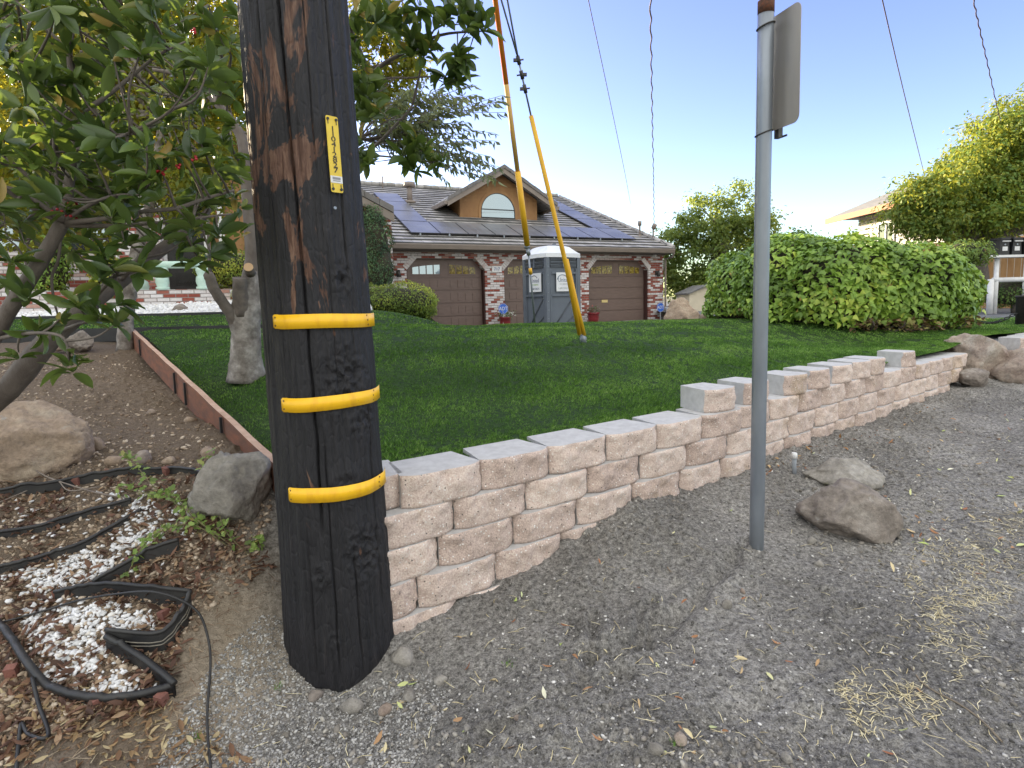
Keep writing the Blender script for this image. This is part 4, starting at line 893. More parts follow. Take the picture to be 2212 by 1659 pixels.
# mint balustrade on the porch
MINT = M('mint_paint', (.44, .62, .54), (.52, .68, .60), 6, .6)
pb = F3(fac(400, 600, nw-2.3)[0], zW, nw-2.3)
BAL = thing('balustrade', 'mint green balustrade rail on stout balusters before the front door', 'balustrade', pb)
ta, tb = fac(338, 600, nw-2.3)[0], fac(444, 600, nw-2.3)[0]; zb0 = zW+.0
mb = MB(); mb.tube([F3(ta, zb0+.52, nw-2.3), F3(tb, zb0+.52, nw-2.3)], .075, 12); mb.build('rail', MINT, BAL)
for uu in (350, 437):
    t = fac(uu, 600, nw-2.3)[0]; P_ = [F3(t, zb0+z, nw-2.3) for z in (0, .06, .07, .16, .26, .30, .40, .46)]; mb = MB(); mb.tube(P_, [.13, .13, .10, .13, .12, .09, .12, .12], 14); mb.build('baluster', MINT, BAL)
t = fac(299, 620, nw-2.0)[0]; PD = thing('garden_pedestal', 'mint green turned pedestal standing left of the balustrade', 'pedestal', F3(t, zW-.1, nw-2))
P_ = [F3(t, zW-.15+z, nw-2.0) for z in (0, .08, .1, .22, .34, .38, .5, .58)]; mb = MB(); mb.tube(P_, [.22, .22, .15, .2, .18, .12, .17, .2], 14); mb.build('shaft', MINT, PD)
t = fac(355, 620, nw-1.6)[0]
FG = MB(); gp = F3(t, zW, nw-1.7)
FG.tube([gp, gp+[0, 0, .05], gp+[0, 0, .06], gp+[.01, 0, .18], gp+[.0, 0, .30], gp+[0, 0, .36], gp+[0, 0, .42], gp+[0, -.01, .47]], [.09, .09, .05, .08, .075, .04, .055, .02], 10)
FG.tube([gp+[-.06, -.02, .28], gp+[-.09, -.06, .18], gp+[-.02, -.10, .16]], [.025, .022, .018], 6); FG.tube([gp+[.06, -.02, .28], gp+[.09, -.06, .18], gp+[.02, -.10, .16]], [.025, .022, .018], 6)
tag(FG.build('garden_statue', M('golden_statue', (.45, .30, .10), (.22, .13, .05), 30, .5), None, gp), 'small golden garden statue beside the black front door', 'statue')

# ------------------------------------------------------------------ portable toilet
pc_ = W(1182.7, 700, 15.0); c0 = np.array([pc_[0], pc_[1], .52]); th = R(32); e1 = np.array([math.cos(th), math.sin(th), 0]); e2 = np.array([-math.sin(th), math.cos(th), 0]); ez = np.array([0, 0, 1.])
PT_ = thing('portable_toilet', 'grey portable toilet with white domed roof standing on the driveway', 'portable toilet', c0+(e1+e2)*.56)
GREYP = M('grey_plastic', (.115, .135, .165), (.10, .118, .145), 3, .5, .05, 40); GREYD = M('dark_grey_plastic', (.05, .058, .072), (.06, .07, .085), 3, .5); s_ = 1.10; hB = W(1182.7, 551, 15)[2]-.52
mb = MB(); mb.box(c0+(e1+e2)*s_/2+ez*hB/2, (s_-.06, s_-.06, hB), (e1, e2, ez)); BD = mb.build('cabin', GREYP, PT_)
mb = MB(); mb.box(c0+(e1+e2)*s_/2+ez*.05, (s_+.04, s_+.04, .12), (e1, e2, ez)); mb.build('skid_base', GREYD, PT_)
for a, bq in ((0, 0), (1, 0), (0, 1), (1, 1)):
    mb = MB(); q = c0+e1*s_*a+e2*s_*bq; mb.box(q+(e1*(1-2*a)+e2*(1-2*bq))*.035+ez*hB/2, (.11, .11, hB-.02), (e1, e2, ez))
    if a == 0 and bq == 0:
        for k in range(9): mb.tube([q-(e1+e2)*.0+ez*(.15+k*.23)+e1*.03-e2*.02, q+ez*(.15+k*.23)+e1*.03-e2*.03], .012, 6, mi=1)
    mb.build('corner_post', [GREYP, GALV], PT_)
def faceframe(org, ex, nrm):          # details on one side panel
    mb = MB(); 
    B_ = lambda x0, x1, z0, z1, d, mi=0: mb.box(org+ex*(x0+x1)/2+ez*(z0+z1)/2+nrm*(d/2-.03), (abs(x1-x0), d, abs(z1-z0)), (ex, nrm, ez), mi)
    for z in (hB-.10, hB-.19, hB-.28): B_(.12, s_-.12, z-.025, z+.018, .04, 1); B_(.12, s_-.12, z+.02, z+.036, .055)
    B_(s_/2-.03, s_/2+.03, hB-.3, hB-.04, .06)
    for z in (hB-.46, hB-1.05): B_(.15, s_-.15, z-.025, z+.025, .055)
    B_(.10, .14, .1, hB-.34, .05); B_(s_-.14, s_-.10, .1, hB-.34, .05)
    for (z0, z1) in ((hB-1.95, hB-1.12),):
        a = org+ex*.2+ez*z0+nrm*-.02; bq = org+ex*(s_-.2)+ez*z1+nrm*-.02; mb.tube([a, bq], .022, 6, mi=1)
    a = org+ex*.5+ez*.12-nrm*.02; bq = org+ex*(s_-.2)+ez*.42-nrm*.02; mb.tube([a, bq], .02, 6, mi=1)
    return mb
f1 = faceframe(c0, e1, -e2); f1.build('side_panel', [GREYP, GREYD], PT_)
f2 = faceframe(c0+e2*s_, -e2, -e1); f2.build('door', [GREYP, GREYD], PT_)
LABW = M('label_white', (.70, .72, .74), (.62, .64, .67), 5, .5); GRN = M('logo_green', (.25, .42, .06)); NAVY = M('logo_navy', (.03, .05, .12)); GRYT = M('faded_print', (.38, .42, .40))
for (org, ex, nrm, xc, faded) in ((c0, e1, -e2, s_*.50, True), (c0+e2*s_, -e2, -e1, s_*.54, False)):
    zc_ = hB-.70; mb = MB(); w_ = .50 if faded else .56; p = org+ex*xc+ez*zc_+nrm*.0; mb.box(p+nrm*.02, (w_, .5, .012), (ex, ez, nrm)); LB = mb.build('label', LABW, PT_)
    mb = MB(); put_text(mb, 'United', .16 if faded else .155, p+nrm*.028+ez*.05, ex, ez, .001, .9); arc = [p+nrm*.028+ex*(-.02+.0+.17*math.cos(a)-.03)+ez*(.05+.14*math.sin(a)) for a in np.linspace(math.pi*.98, .5, 14)]; mb.tube(arc, .010, 4)
    mb.build('lettering', NAVY if not faded else M('slate_print', (.12, .17, .24)), LB)
    mb = MB(); put_text(mb, 'SITE SERVICES', .052, p+nrm*.028-ez*.06, ex, ez, .001, .95, 0); put_text(mb, '1-800-TOILETS', .068, p+nrm*.028-ez*.17, ex, ez, .001, .9, 1)
    mb.build('small_print', [GRYT if faded else GRN, GRYT if faded else NAVY], LB)
cc_ = c0+(e1+e2)*s_/2; mb = MB(); rings = [(s_/2+.07, hB-.05), (s_/2+.07, hB+.06), (s_/2+.02, hB+.09), (s_/2-.16, hB+.25), (s_/2-.24, hB+.28)]
V = []; Fq = []
for r_, z in rings: 
    for q in range(16):
        a = math.pi/4+q*math.pi/8; c_, s2_ = math.cos(a), math.sin(a); k = r_/max(abs(c_), abs(s2_)); k = min(k, r_*1.30); V.append(cc_+e1*c_*k+e2*s2_*k+ez*z)
for i in range(len(rings)-1):
    for q in range(16): Fq.append((i*16+q, i*16+(q+1) % 16, (i+1)*16+(q+1) % 16, (i+1)*16+q))
Fq.append(tuple(range(64, 80))); mb.add(V, Fq); mb.build('roof', M('translucent_white_roof', (.60, .63, .67), (.70, .72, .75), 4, .5), PT_)
mb = MB(); mb.tube([cc_+e1*.12+ez*(hB+.2), cc_+e1*.12+ez*(hB+.37)], .055, 10); mb.build('vent_pipe', GREYP, PT_)

# ------------------------------------------------------------------ pots and yard signs
POTR = M('red_pot', (.22, .015, .02), (.16, .01, .015), 20, .3); SOILP = M('pot_soil', (.05, .035, .025))
def pot(t, n_, r, h, mat, lab, boot=False):
    p = F3(t, ZB, n_); P_ = thing('flower_pot', lab, 'flower pot', p, 'flower pots along the garage'); mb = MB()
    if boot:
        mb.tube([p, p+[0, 0, .10], p+[0, 0, h*.5], p+[-.04, 0, h-.04], p+[-.04, 0, h]], [r*1.05, r, r*.78, r*.95, r*1.12], 14); mb.tube([p+[.02, -.04, .07], p+[.2, -.12, .07], p+[.27, -.15, .06]], [.09, .085, .05], 10)
    else: mb.tube([p, p+[0, 0, h*.5], p+[0, 0, h-.05], p+[0, 0, h-.049], p+[0, 0, h]], [r*.78, r*.95, r, r*1.08, r*1.08], 18)
    mb.build('pot', mat, P_); mb = MB(); mb.tube([p+[0, 0, h-.02], p+[0, 0, h+.005]], r*.95, 14); mb.build('soil', SOILP, P_); return P_, p+[0, 0, h]
def flowers(P_, p, r, n, stops, name):
    g = np.random.default_rng(int(r*999)+n); pos = p+g.normal(0, 1, (n, 3))*[r*.55, r*.55, .07]+[0, 0, .09]; v_, f_, q_ = scatter(LEAF_SMALL, pos, frames(g.normal(0, 1, (n, 3))+[0, 0, .6]), g.uniform(.05, .09, n)); npobj(name, v_, f_, Mleaf('mat_'+name, stops, .2), P_, rnd=q_)['kind'] = 'stuff'
a, q = pot(fac(1080, 690)[0], -.42, .19, .36, POTR, 'dark red flower pot with white blooms below the house number'); flowers(a, q, .26, 260, [(0, (.06, .12, .03)), (.4, (.12, .2, .06)), (.45, (.7, .7, .66)), (1, (.8, .8, .78))], 'white_flowers')
a, q = pot(fac(1268, 690)[0], -.42, .21, .40, POTR, 'dark red flower pot beside the right garage door'); flowers(a, q, .2, 150, [(0, (.05, .1, .03)), (.5, (.15, .16, .12)), (.8, (.3, .05, .05)), (1, (.5, .5, .45))], 'sparse_flowers')
a, q = pot(fac(1425, 690)[0], -.62, .17, .50, WHT, 'white boot shaped flower pot at the garage corner', True); flowers(a, q, .14, 60, [(0, (.08, .14, .04)), (.6, (.3, .05, .03)), (1, (.6, .1, .06))], 'red_flowers')
BLU = M('sign_blue', (.03, .12, .55), (.04, .15, .6), 5, .4)
for (uu, vv, lab) in ((1087, 667, 'blue octagonal yard sign on a stake in the red flower pot'), (1427, 664, 'blue octagonal yard sign beside the white boot pot')):
    t, z = fac(uu, vv, -.55); p = F3(t, z, -.55); Y_ = thing('yard_sign', lab, 'sign', F3(t, ZB, -.55), 'yard signs'); r_ = .185
    mb = MB(); mb.prism([p+AX[0]*r_*math.cos(R(22.5+45*k))+AX[2]*r_*math.sin(R(22.5+45*k)) for k in range(8)], AX[1]*.012); mb.build('panel', BLU, Y_)
    mb = MB(); put_text(mb, 'ADT', .17, p-AX[1]*.004, AX[0], AX[2], .002, .9)
    for k in range(8):
        a_, b_ = [p-AX[1]*.003+(AX[0]*math.cos(R(22.5+45*q))+AX[2]*math.sin(R(22.5+45*q)))*r_*.93 for q in (k, k+1)]; mb.tube([a_, b_], .004, 4)
    mb.build('lettering', WHT, Y_); mb = MB(); mb.box(p-AX[2]*(.18+(z-.2-ZB)/2)+AX[1]*.01, (.03, .015, z-ZB-.2), AX); mb.build('stake', WHT, Y_)

# ------------------------------------------------------------------ neighbour house
NBW = M('beige_siding', (.46, .44, .40), (.50, .48, .44), 5, .8)
x0, y0 = W(1857, 500, 26)[:2]; zEv = W(1857, 468, 26)[2]
NB = thing('neighbour_house', 'pale two storey neighbour house with grey hip roof behind the hedge', 'house', (x0+3, y0-5, .8))
mb = MB(); xr = x0+11; yn = y0-7; yb = y0+.1
mb.prism([(x0, y0, .5), (x0-.1, yn, .5), (xr, yn, .5), (xr, yb, .5), (x0+.1, yb, .5)], (0, 0, zEv-.5)); mb.build('wall', NBW, NB)
mb = MB(); zz_ = 1.2
while zz_ < zEv-.1: mb.box((x0-.06, (yn+y0)/2, zz_), (.03, y0-yn, .165)); mb.box(((x0+xr)/2, yn-.012, zz_), (xr-x0, .03, .165)); zz_ += .19
mb.build('siding', NBW, NB)
mb = MB(); e = .95; zr2 = zEv+.06
V = [(x0-e, yn-e, zr2), (xr+e, yn-e, zr2), (xr+e, yb+e, zr2), (x0-e, yb+e, zr2), (x0+4.6, yn+3.6, zr2+2.6), (x0+4.6, yb-3.0, zr2+2.6)]
mb.add(V+[tuple(np.array(p)-[0, 0, .08]) for p in V[:4]], [(0, 1, 4), (1, 2, 5, 4), (2, 3, 5), (3, 0, 4, 5), (0, 3, 9, 6), (3, 2, 8, 9), (2, 1, 7, 8), (1, 0, 6, 7), (6, 9, 8, 7)]); mb.build('roof', M('grey_shingle', (.13, .13, .135), (.18, .175, .17), 6, .8), NB)
mb = MB(); mb.box((x0-e-.03, (yn+yb)/2, zr2-.12), (.06, yb-yn+2*e, .24)); mb.box(((x0+xr)/2, yn-e-.03, zr2-.12), (xr-x0+2*e, .06, .24)); mb.build('fascia', M('brown_fascia', (.36, .15, .08), (.32, .13, .07), 4, .7), NB)
p = W(1898, 520, 24.0); mb = MB(); mb.box((x0-.09, p[1], p[2]), (.04, 1.0, 1.5)); WW = mb.build('window', DGLASS, NB)
mb = MB(); 
for dy in (-.5, 0, .5): mb.box((x0-.12, p[1]+dy, p[2]), (.05, .07, 1.56))
for dz in (-.75, .75): mb.box((x0-.12, p[1], p[2]+dz), (.052, 1.08, .08))
mb.build('window_frame', WHT, WW)

# mailboxes, rail, fence, shed, planter, chain
MD = 12.6; MBX = W(2170, 551, MD); ST_ = thing('mailbox_stand', 'white pipe stand with plank shelf carrying the black mailboxes', 'mailbox stand', (MBX[0], MBX[1], .85))
xa, xb = W(2124, 551, MD)[0], W(2290, 551, MD)[0]; zs = MBX[2]
mb = MB(); mb.box(((xa+xb)/2, MD+.05, zs-.03), (xb-xa, .40, .05)); mb.build('shelf', WHT, ST_)
for uu, zt_, zb_ in ((2152, zs-.05, .85), (2141, W(2141, 603, MD)[2], .85), (2215, zs-.05, .85)):
    mb = MB(); x = W(uu, 600, MD)[0]; mb.tube([(x, MD, zb_), (x, MD, zt_)], .045 if uu != 2141 else .06, 12); mb.build('post', WHT, ST_)
mb = MB(); zz_ = W(2180, 604, MD)[2]; mb.tube([(W(2145, 604, MD)[0], MD, zz_), (xb, MD, zz_)], .055, 10); mb.build('cross_rail', WHT, ST_)
lab3 = ['left black mailbox with white label on the plank shelf', 'second black mailbox with white label on the plank shelf', 'black mailbox on the shelf cut by the right frame edge']
for i, uu in enumerate((2160, 2186, 2212)):
    p = W(uu, 528, MD); Q = thing('mailbox', lab3[i], 'mailbox', (p[0], MD, zs), 'black mailboxes on the stand'); mb = MB()
    V = []; hw_, hh_ = .105, .33
    mb.prism([(p[0]-hw_, MD-.13, zs), (p[0]+hw_, MD-.13, zs), (p[0]+hw_*.8, MD-.13, zs+hh_), (p[0]-hw_*.8, MD-.13, zs+hh_)], (0, .26, 0)); mb.box((p[0], MD+.0, zs+hh_+.02), (.21, .30, .04)); mb.build('body', BLK, Q)
    mb = MB(); mb.box((p[0], MD-.137, zs+.13), (.11, .006, .09)); mb.build('label', WHT, Q); mb = MB(); mb.box((p[0], MD-.17, zs+hh_-.04), (.17, .02, .03)); mb.build('flap', M('grey_flap', (.5, .5, .5)), Q); mb = MB(); mb.tube([(p[0], MD-.13, zs+.22), (p[0], MD-.14, zs+.22)], .018, 8); mb.build('lock', GALV, Q)
CED = M('cedar_fence', (.52, .30, .13), (.42, .22, .09), 9, .85, .3, 50, stretch=(1, 1, .2))
fa = np.array([12.2, 18.6]); fd_ = np.array([.66, -.75]); fn_ = np.array([-.75, -.66]); FE = thing('wooden_fence', 'golden cedar board fence beyond the mailboxes', 'fence', (fa[0]+2, fa[1]-2.2, .8)); fA = (np.r_[fd_, 0], np.r_[-fn_, 0], ez)
mb = MB()
for i in range(44): q = fa+fd_*i*.15; mb.box((q[0], q[1], 1.8+random.uniform(-.02, .02)), (.138, .025, 2.1), fA)
mb.build('boards', CED, FE)
for z in (1.1, 2.5): q = fa+fd_*3.2+fn_*.04; mb = MB(); mb.box((q[0], q[1], z), (6.5, .05, .09), fA); mb.build('rail', CED, FE)
p = W(1511, 660, 21.5); SH = thing('garden_shed', 'small cream shed glimpsed between the boulder and the hedge', 'shed', (p[0], 21.5, .6)); mb = MB(); mb.prism([(p[0]-.55, 21, .3), (p[0]+.75, 21, .3), (p[0]+.75, 21, 1.5), (p[0]+.1, 21, 1.75), (p[0]-.55, 21, 1.5)], (0, 1.6, 0)); mb.build('wall', M('cream_paint', (.7, .62, .48), (.62, .55, .42), 4, .7), SH)
mb = MB(); mb.prism([(p[0]-.62, 20.9, 1.46), (p[0]+.1, 20.9, 1.76), (p[0]+.82, 20.9, 1.46), (p[0]+.82, 20.9, 1.51), (p[0]+.1, 20.9, 1.81), (p[0]-.62, 20.9, 1.51)], (0, 1.8, 0)); mb.build('roof', M('grey_shingle', (.2, .2, .2)), SH)
p = W(2205, 700, 9.3); mb = MB(); mb.tube([(p[0]+.08, 9.3, .6), (p[0]+.08, 9.3, 1.25), (p[0]+.08, 9.3, 1.26), (p[0]+.08, 9.3, 1.29)], [.13, .14, .155, .15], 16); tag(mb.build('bollard', M('dark_wood_post', (.02, .018, .017), (.035, .03, .028), 20, .8, .3), None, (p[0]+.08, 9.3, .6)), 'dark stout post holding the chain at the right frame edge', 'bollard')
c0_ = W(2100, 692, 9.6); c1_ = W(2196, 676, 9.3); mb = MB(); N_ = 17
for i in range(N_):
    t = (i+.5)/N_; c = lerp(c0_, c1_, t)-[0, 0, .10*math.sin(math.pi*t)]; d = (c1_-c0_)/np.linalg.norm(c1_-c0_); w_ = np.array([0, 0, 1.]) if i % 2 else np.cross(d, [0, 0, 1.]); L = .034
    mb.tube([c+d*L*math.cos(a)+w_*.017*math.sin(a) for a in np.linspace(0, 2*math.pi, 13)], .008, 5, cap=False)
tag(mb.build('chain', BLK, None, c0_), 'black chain hanging between the hedge and the dark post', 'chain')
# ------------------------------------------------------------------ placing by sight line on the soil
def hitv(us, vs):
    us = np.asarray(us, float); vs = np.asarray(vs, float)
    d = (CRn @ np.stack([(us-CW/2)/FPX, (PPY-vs)/FPX, -np.ones_like(us)])).T; d = d/d[:, 1:2]; z = np.full(len(us), .3); D = None
    for _ in range(25):
        Dn = (z-EYE)/np.minimum(d[:, 2], -.02); D = Dn if D is None else .5*D+.5*Dn; z = Tdirt(d[:, 0]*D, D)
    x = d[:, 0]*D; return np.stack([x, D, zdirt(x, D)], 1)
def hit(u, v): return hitv([u], [v])[0]
def inpoly(x, y, P):
    P = np.array(P, float); c = np.zeros(len(x), bool); j = len(P)-1
    for i in range(len(P)):
        t = ((P[i, 1] > y) != (P[j, 1] > y)) & (x < (P[j, 0]-P[i, 0])*(y-P[i, 1])/(P[j, 1]-P[i, 1]+1e-12)+P[i, 0]); c ^= t; j = i
    return c
def sample_poly(P, n, g):
    P = np.array(P, float); lo, hi = P.min(0), P.max(0); u = g.uniform(lo[0], hi[0], n*4); v = g.uniform(lo[1], hi[1], n*4); k = inpoly(u, v, P); return u[k][:n], v[k][:n]
# ------------------------------------------------------------------ boulders
def rock_mat(name, a, b_, c_=None):
    m, n, b, nd = _new(name); v = pos_node(n); b.inputs['Roughness'].default_value = .85; b.inputs['Specular IOR Level'].default_value = .3
    f = noise(n, v, 5, 6, .65); f2 = noise(n, v, 38, 6, .7); c = ramp(n, f, [(.3, a), (.52, b_), (.72, c_ or b_)])
    c = mixc(n, .6, c, ramp(n, f2, [(.3, (.28, .28, .28)), (.7, (.74, .74, .74))]), 'OVERLAY')
    li = noise(n, v, 11, 3); c = mixc(n, ramp(n, li, [(.66, (0, 0, 0)), (.72, (.5, .5, .5))]), c, (.42, .41, .38))
    n.links.new(c, b.inputs['Base Color']); b1 = bump(n, None, f2, 1.0, .012); bump(n, b, f, .6, .03, b1); return m
RK_BROWN = rock_mat('tan_boulder', (.22, .165, .12), (.36, .275, .205), (.42, .35, .27)); RK_GREY = rock_mat('grey_boulder', (.17, .155, .135), (.28, .26, .23), (.38, .355, .32))
RK_RED = rock_mat('reddish_rock', (.13, .112, .098), (.23, .198, .172), (.31, .28, .25)); RK_MIX = rock_mat('weathered_boulder', (.23, .17, .14), (.33, .27, .22), (.42, .38, .33))
def boulder(c, dims, mat, label, seed, yaw=0, planes=7, group=None, name='boulder', cat='boulder', amp=.16, ic=None, tilt=0):
    V, F = ic or ICO4; V = V.copy(); g = np.random.default_rng(seed)
    for _ in range(planes+4):
        n_ = g.normal(size=3); n_ /= np.linalg.norm(n_); d = g.uniform(.62, .9); t = V@n_; V = V-np.outer(np.maximum(t-d, 0)*.96, n_)
    V = V*(1+amp*fbm(V, 1.4, 3, seed)[:, None]*.8+.045*fbm(V, 5, 4, seed+3)[:, None]+.018*fbm(V, 13, 3, seed+5)[:, None]-.05*np.exp(-(fbm(V, 2.2, 2, seed+9)/.05)**2)[:, None])
    V = V*np.array(dims)/2; ct, st_ = math.cos(tilt), math.sin(tilt); V = V@np.array([[ct, 0, -st_], [0, 1, 0], [st_, 0, ct]]); cy, sy = math.cos(yaw), math.sin(yaw); V = V@np.array([[cy, sy, 0], [-sy, cy, 0], [0, 0, 1]])
    c = np.array(c, float); o = npobj(name, V+c, F, mat, None, c, True); return tag(o, label, cat, group)
def brock(u, vb, w, h, dd, mat, label, seed, sink=.25, **k):
    """boulder whose front foot is seen at (u, vb), of width w, height h and depth dd metres"""
    p = hit(u, vb); c = p+np.array([p[0], p[1], 0])/np.linalg.norm(p[:2])*dd*.42; c[2] = p[2]+h*(.5-sink); return boulder(c, (w, dd, h*(1+sink*.6)), mat, label, seed, **k)
brock(78, 1024, .60, .43, .44, RK_BROWN, 'large rounded tan boulder at the left frame edge', 3, .18, planes=2, amp=.10)
brock(503, 1152, .41, .45, .36, RK_GREY, 'upright grey boulder between the redwood board and the black edging', 11, .12, yaw=.4, planes=10)
brock(1822, 1168, .50, .34, .42, RK_RED, 'flat brownish rock, nearer of the two beside the sign post', 21, .25, yaw=-.35, planes=8, tilt=.14)
brock(1815, 1058, .47, .22, .36, RK_GREY, 'low grey rock, farther of the two beside the sign post', 35, .3, yaw=-.3, planes=6)
brock(2105, 836, .36, .24, .26, RK_RED, 'small dark red rock at the foot of the big boulder', 41, .2, planes=8)
boulder(W(2115, 775, 7.0)+[0, 0, -.08], (1.25, .9, .86), RK_MIX, 'large weathered boulder closing the right end of the block wall', 52, yaw=.3, planes=7, tilt=.15)
boulder(W(2225, 792, 6.7)+[0, 0, -.04], (.95, .7, .62), RK_MIX, 'pale boulder beside the large one, cut by the right frame edge', 57, yaw=-.2, planes=7)
boulder(W(1470, 680, 14)+[0, 0, -.02], (.86, .7, .80), RK_BROWN, 'grey brown boulder on the lawn crest beside the garage corner', 61, planes=8)
boulder(W(1523, 690, 11.4), (.34, .3, .30), RK_BROWN, 'small boulder tucked under the left end of the ivy hedge', 63, ic=ICO2)
p = G(390, 676, 1.33); boulder(p+[0, 0, .02], (.5, .4, .30), RK_RED, 'brown rock lying in the white gravel bed', 64)
p = G(322, 650, 1.62); boulder(p+[0, .2, .02], (.4, .35, .34), RK_RED, 'reddish rock at the left end of the white gravel bed', 65, ic=ICO2)
brock(175, 750, .28, .22, .22, RK_RED, 'dark reddish boulder under the leafy shrub', 71, .2); brock(130, 752, .17, .10, .14, RK_MIX, 'pale flat stone beside the dark reddish boulder', 72, .2)
sl_ = [(327, 893, .065, 'pale stone in the brown soil bed, middle one along the board'), (412, 915, .075, 'round stone close to the redwood board'), (311, 1001, .11, 'long pale stone behind the black edging'), (366, 1000, .075, 'brown stone right of the long pale stone'),
       (251, 999, .10, 'brown stone beside the tan boulder'), (451, 1000, .10, 'grey flat stone by the upright grey boulder'), (205, 968, .13, 'low brown rock at the right flank of the tan boulder')]
for i, (u, v, w_, l_) in enumerate(sl_): brock(u, v, w_*1.15, w_*.7, w_*.8, RK_MIX if i in (0, 2) else RK_BROWN, l_, 80+i, .25, ic=ICO2, group='stones in the soil bed', name='stone', cat='stone', yaw=i)
s2_ = [(760, 1533, .085, 'grey stone just below the pole foot'), (832, 1536, .05, 'angular pale stone below the pole foot'), (884, 1511, .06, 'brown clod right of the pole foot'), (868, 1436, .10, 'soft grey clod leaning near the pole'), (682, 1508, .055, 'reddish stone at the left of the pole foot'),
       (1469, 1616, .05, 'angular grey stone at the bottom centre of the dirt'), (1414, 1650, .05, 'flat grey stone at the very bottom of the frame'), (1570, 1311, .055, 'pale stone below the sign post'), (1604, 1282, .03, 'small white stone under the sign post'), (1769, 1230, .045, 'grey stone in front of the brownish rock'), (1753, 1180, .055, 'stone touching the brownish rock'), (1700, 1640, .04, 'small stone near the bottom right'),
       (1120, 1560, .03, 'tiny white stone in the middle of the dirt'), (952, 1475, .05, 'brown pebble in the tyre rut'), (1010, 1600, .03, 'round pebble at the bottom centre')]
for i, (u, v, w_, l_) in enumerate(s2_): brock(u, v, w_*1.2, w_*.75, w_*.9, RK_RED if i == 4 else (RK_MIX if i in (1, 5, 8, 12) else RK_GREY), l_, 180+i, .25, ic=ICO2, group='loose stones on the dirt', name='stone', cat='stone', yaw=i)

# ------------------------------------------------------------------ gravel, grit, litter
PEB = [pebble_proto(k) for k in range(6)]
def pebbles(name, us, vs, smin, smax, mat, label, seed, cat='gravel', pw=2.5, flat=.75, world=None, sink=.25):
    g = np.random.default_rng(seed); P = hitv(us, vs) if world is None else world; ok = (P[:, 1] > .6) & (P[:, 1] < 14); P = P[ok]; N = len(P); s = smin+(smax-smin)*g.random(N)**pw; parts = []
    zz = frames(g.normal(0, .45, (N, 3))+[0, 0, 1]); P = P+np.stack([s*0, s*0, s*(.3-sink)], 1); ch_ = g.integers(0, 6, N)
    for k in range(6):
        q = ch_ == k
        if q.any(): parts.append(scatter(PEB[k], P[q], zz[q], np.stack([s[q]/2, s[q]/2*g.uniform(.7, 1, q.sum()), s[q]/2*flat], 1), g.random(q.sum())))
    v_, f_, r_ = merge(parts); o = npobj(name, v_, f_, mat, rnd=r_); return tag(o, label, cat, kind='stuff')
GRIT = Mattr('grit', [(0, (.06, .056, .05)), (.3, (.13, .125, .115)), (.6, (.25, .24, .225)), (.85, (.42, .40, .375)), (.95, (.58, .56, .52)), (1, (.78, .76, .72))], .9, .5, 90)
g = np.random.default_rng(11)
def wall_front(P): return behind(P) < -.02
def world_pts(n, xr, yr, cond, seed, pw=1.6, d0=1.7):
    g = np.random.default_rng(seed); x = g.uniform(*xr, n); y = g.uniform(*yr, n); k = g.random(n) < (d0/np.maximum(y, d0))**pw; x, y = x[k], y[k]; P = np.stack([x, y, zdirt(x, y)], 1); return P[cond(P)]
clump_ok = lambda P, s, thr, sd: fbm2(P[:, 0], P[:, 1], s, 3, sd) > thr
P = world_pts(170000, (-1.3, 6.5), (1.2, 6.9), wall_front, 1); P = P[clump_ok(P, 2.2, -.25, 61)]
pebbles('dirt_grit', 0, 0, .0045, .022, GRIT, 'fine grey grit and crumbs of soil on the verge', 2, 'grit', 3.4, world=P)
P = world_pts(42000, (-1.2, 5.5), (1.2, 6), wall_front, 3); P = P[clump_ok(P, 1.6, -.05, 62)]
pebbles('soil_clods', 0, 0, .010, .042, Mattr('clod', [(0, (0.160, 0.145, 0.123)), (.7, (0.270, 0.246, 0.215)), (1, (0.418, 0.394, 0.343))], .95, .8, 50), 'crumbly grey soil clods strewn over the verge', 4, 'soil clods', 3.2, world=P)
u, v = sample_poly([(330, 1659), (470, 1420), (560, 1330), (620, 1330), (690, 1490), (900, 1440), (980, 1500), (900, 1659)], 6500, g)
pebbles('pale_gravel', u, v, .006, .022, Mattr('gravel_mix', [(0, (0.151, 0.147, 0.140)), (.5, (0.304, 0.293, 0.280)), (1, (0.490, 0.480, 0.455))], .85, .4, 80), 'pale rounded gravel heaped round the pole foot', 5, 'gravel', 2.2)
BEDP = Mattr('bed_stone', [(0, (0.158, 0.112, 0.078)), (.6, (0.315, 0.240, 0.169)), (1, (0.567, 0.480, 0.381))], .9, .5, 70)
u, v = sample_poly([(0, 760), (290, 750), (420, 880), (590, 1090), (560, 1200), (480, 1300), (300, 1500), (0, 1659)], 15000, g); pebbles('bed_grit', u, v, .006, .045, BEDP, 'brown soil crumbs and small stones in the planting bed', 6, 'grit', 5)
WROCK = Mattr('white_pebble', [(0, (.55, .55, .55)), (.6, (.74, .74, .75)), (.93, (.82, .82, .83)), (1, (.55, .5, .42))], .7, .3, 60, .1)
zones = [([(40, 1100), (95, 1085), (270, 1060), (285, 1075), (150, 1118), (40, 1128)], 120), ([(300, 1070), (400, 1050), (400, 1100), (330, 1170), (250, 1200), (240, 1160)], 260), ([(0, 1245), (100, 1220), (210, 1190), (330, 1160), (330, 1190), (250, 1225), (190, 1262), (60, 1290), (0, 1300)], 620),
         ([(60, 1350), (110, 1330), (230, 1310), (360, 1320), (340, 1360), (230, 1368), (230, 1440), (290, 1470), (320, 1495), (180, 1500), (110, 1480), (60, 1420)], 1050), ([(40, 1325), (90, 1310), (90, 1335), (40, 1345)], 40)]
us, vs = [], []
for Pz, n_ in zones: a, b_ = sample_poly(Pz, n_, g); us.append(a); vs.append(b_)
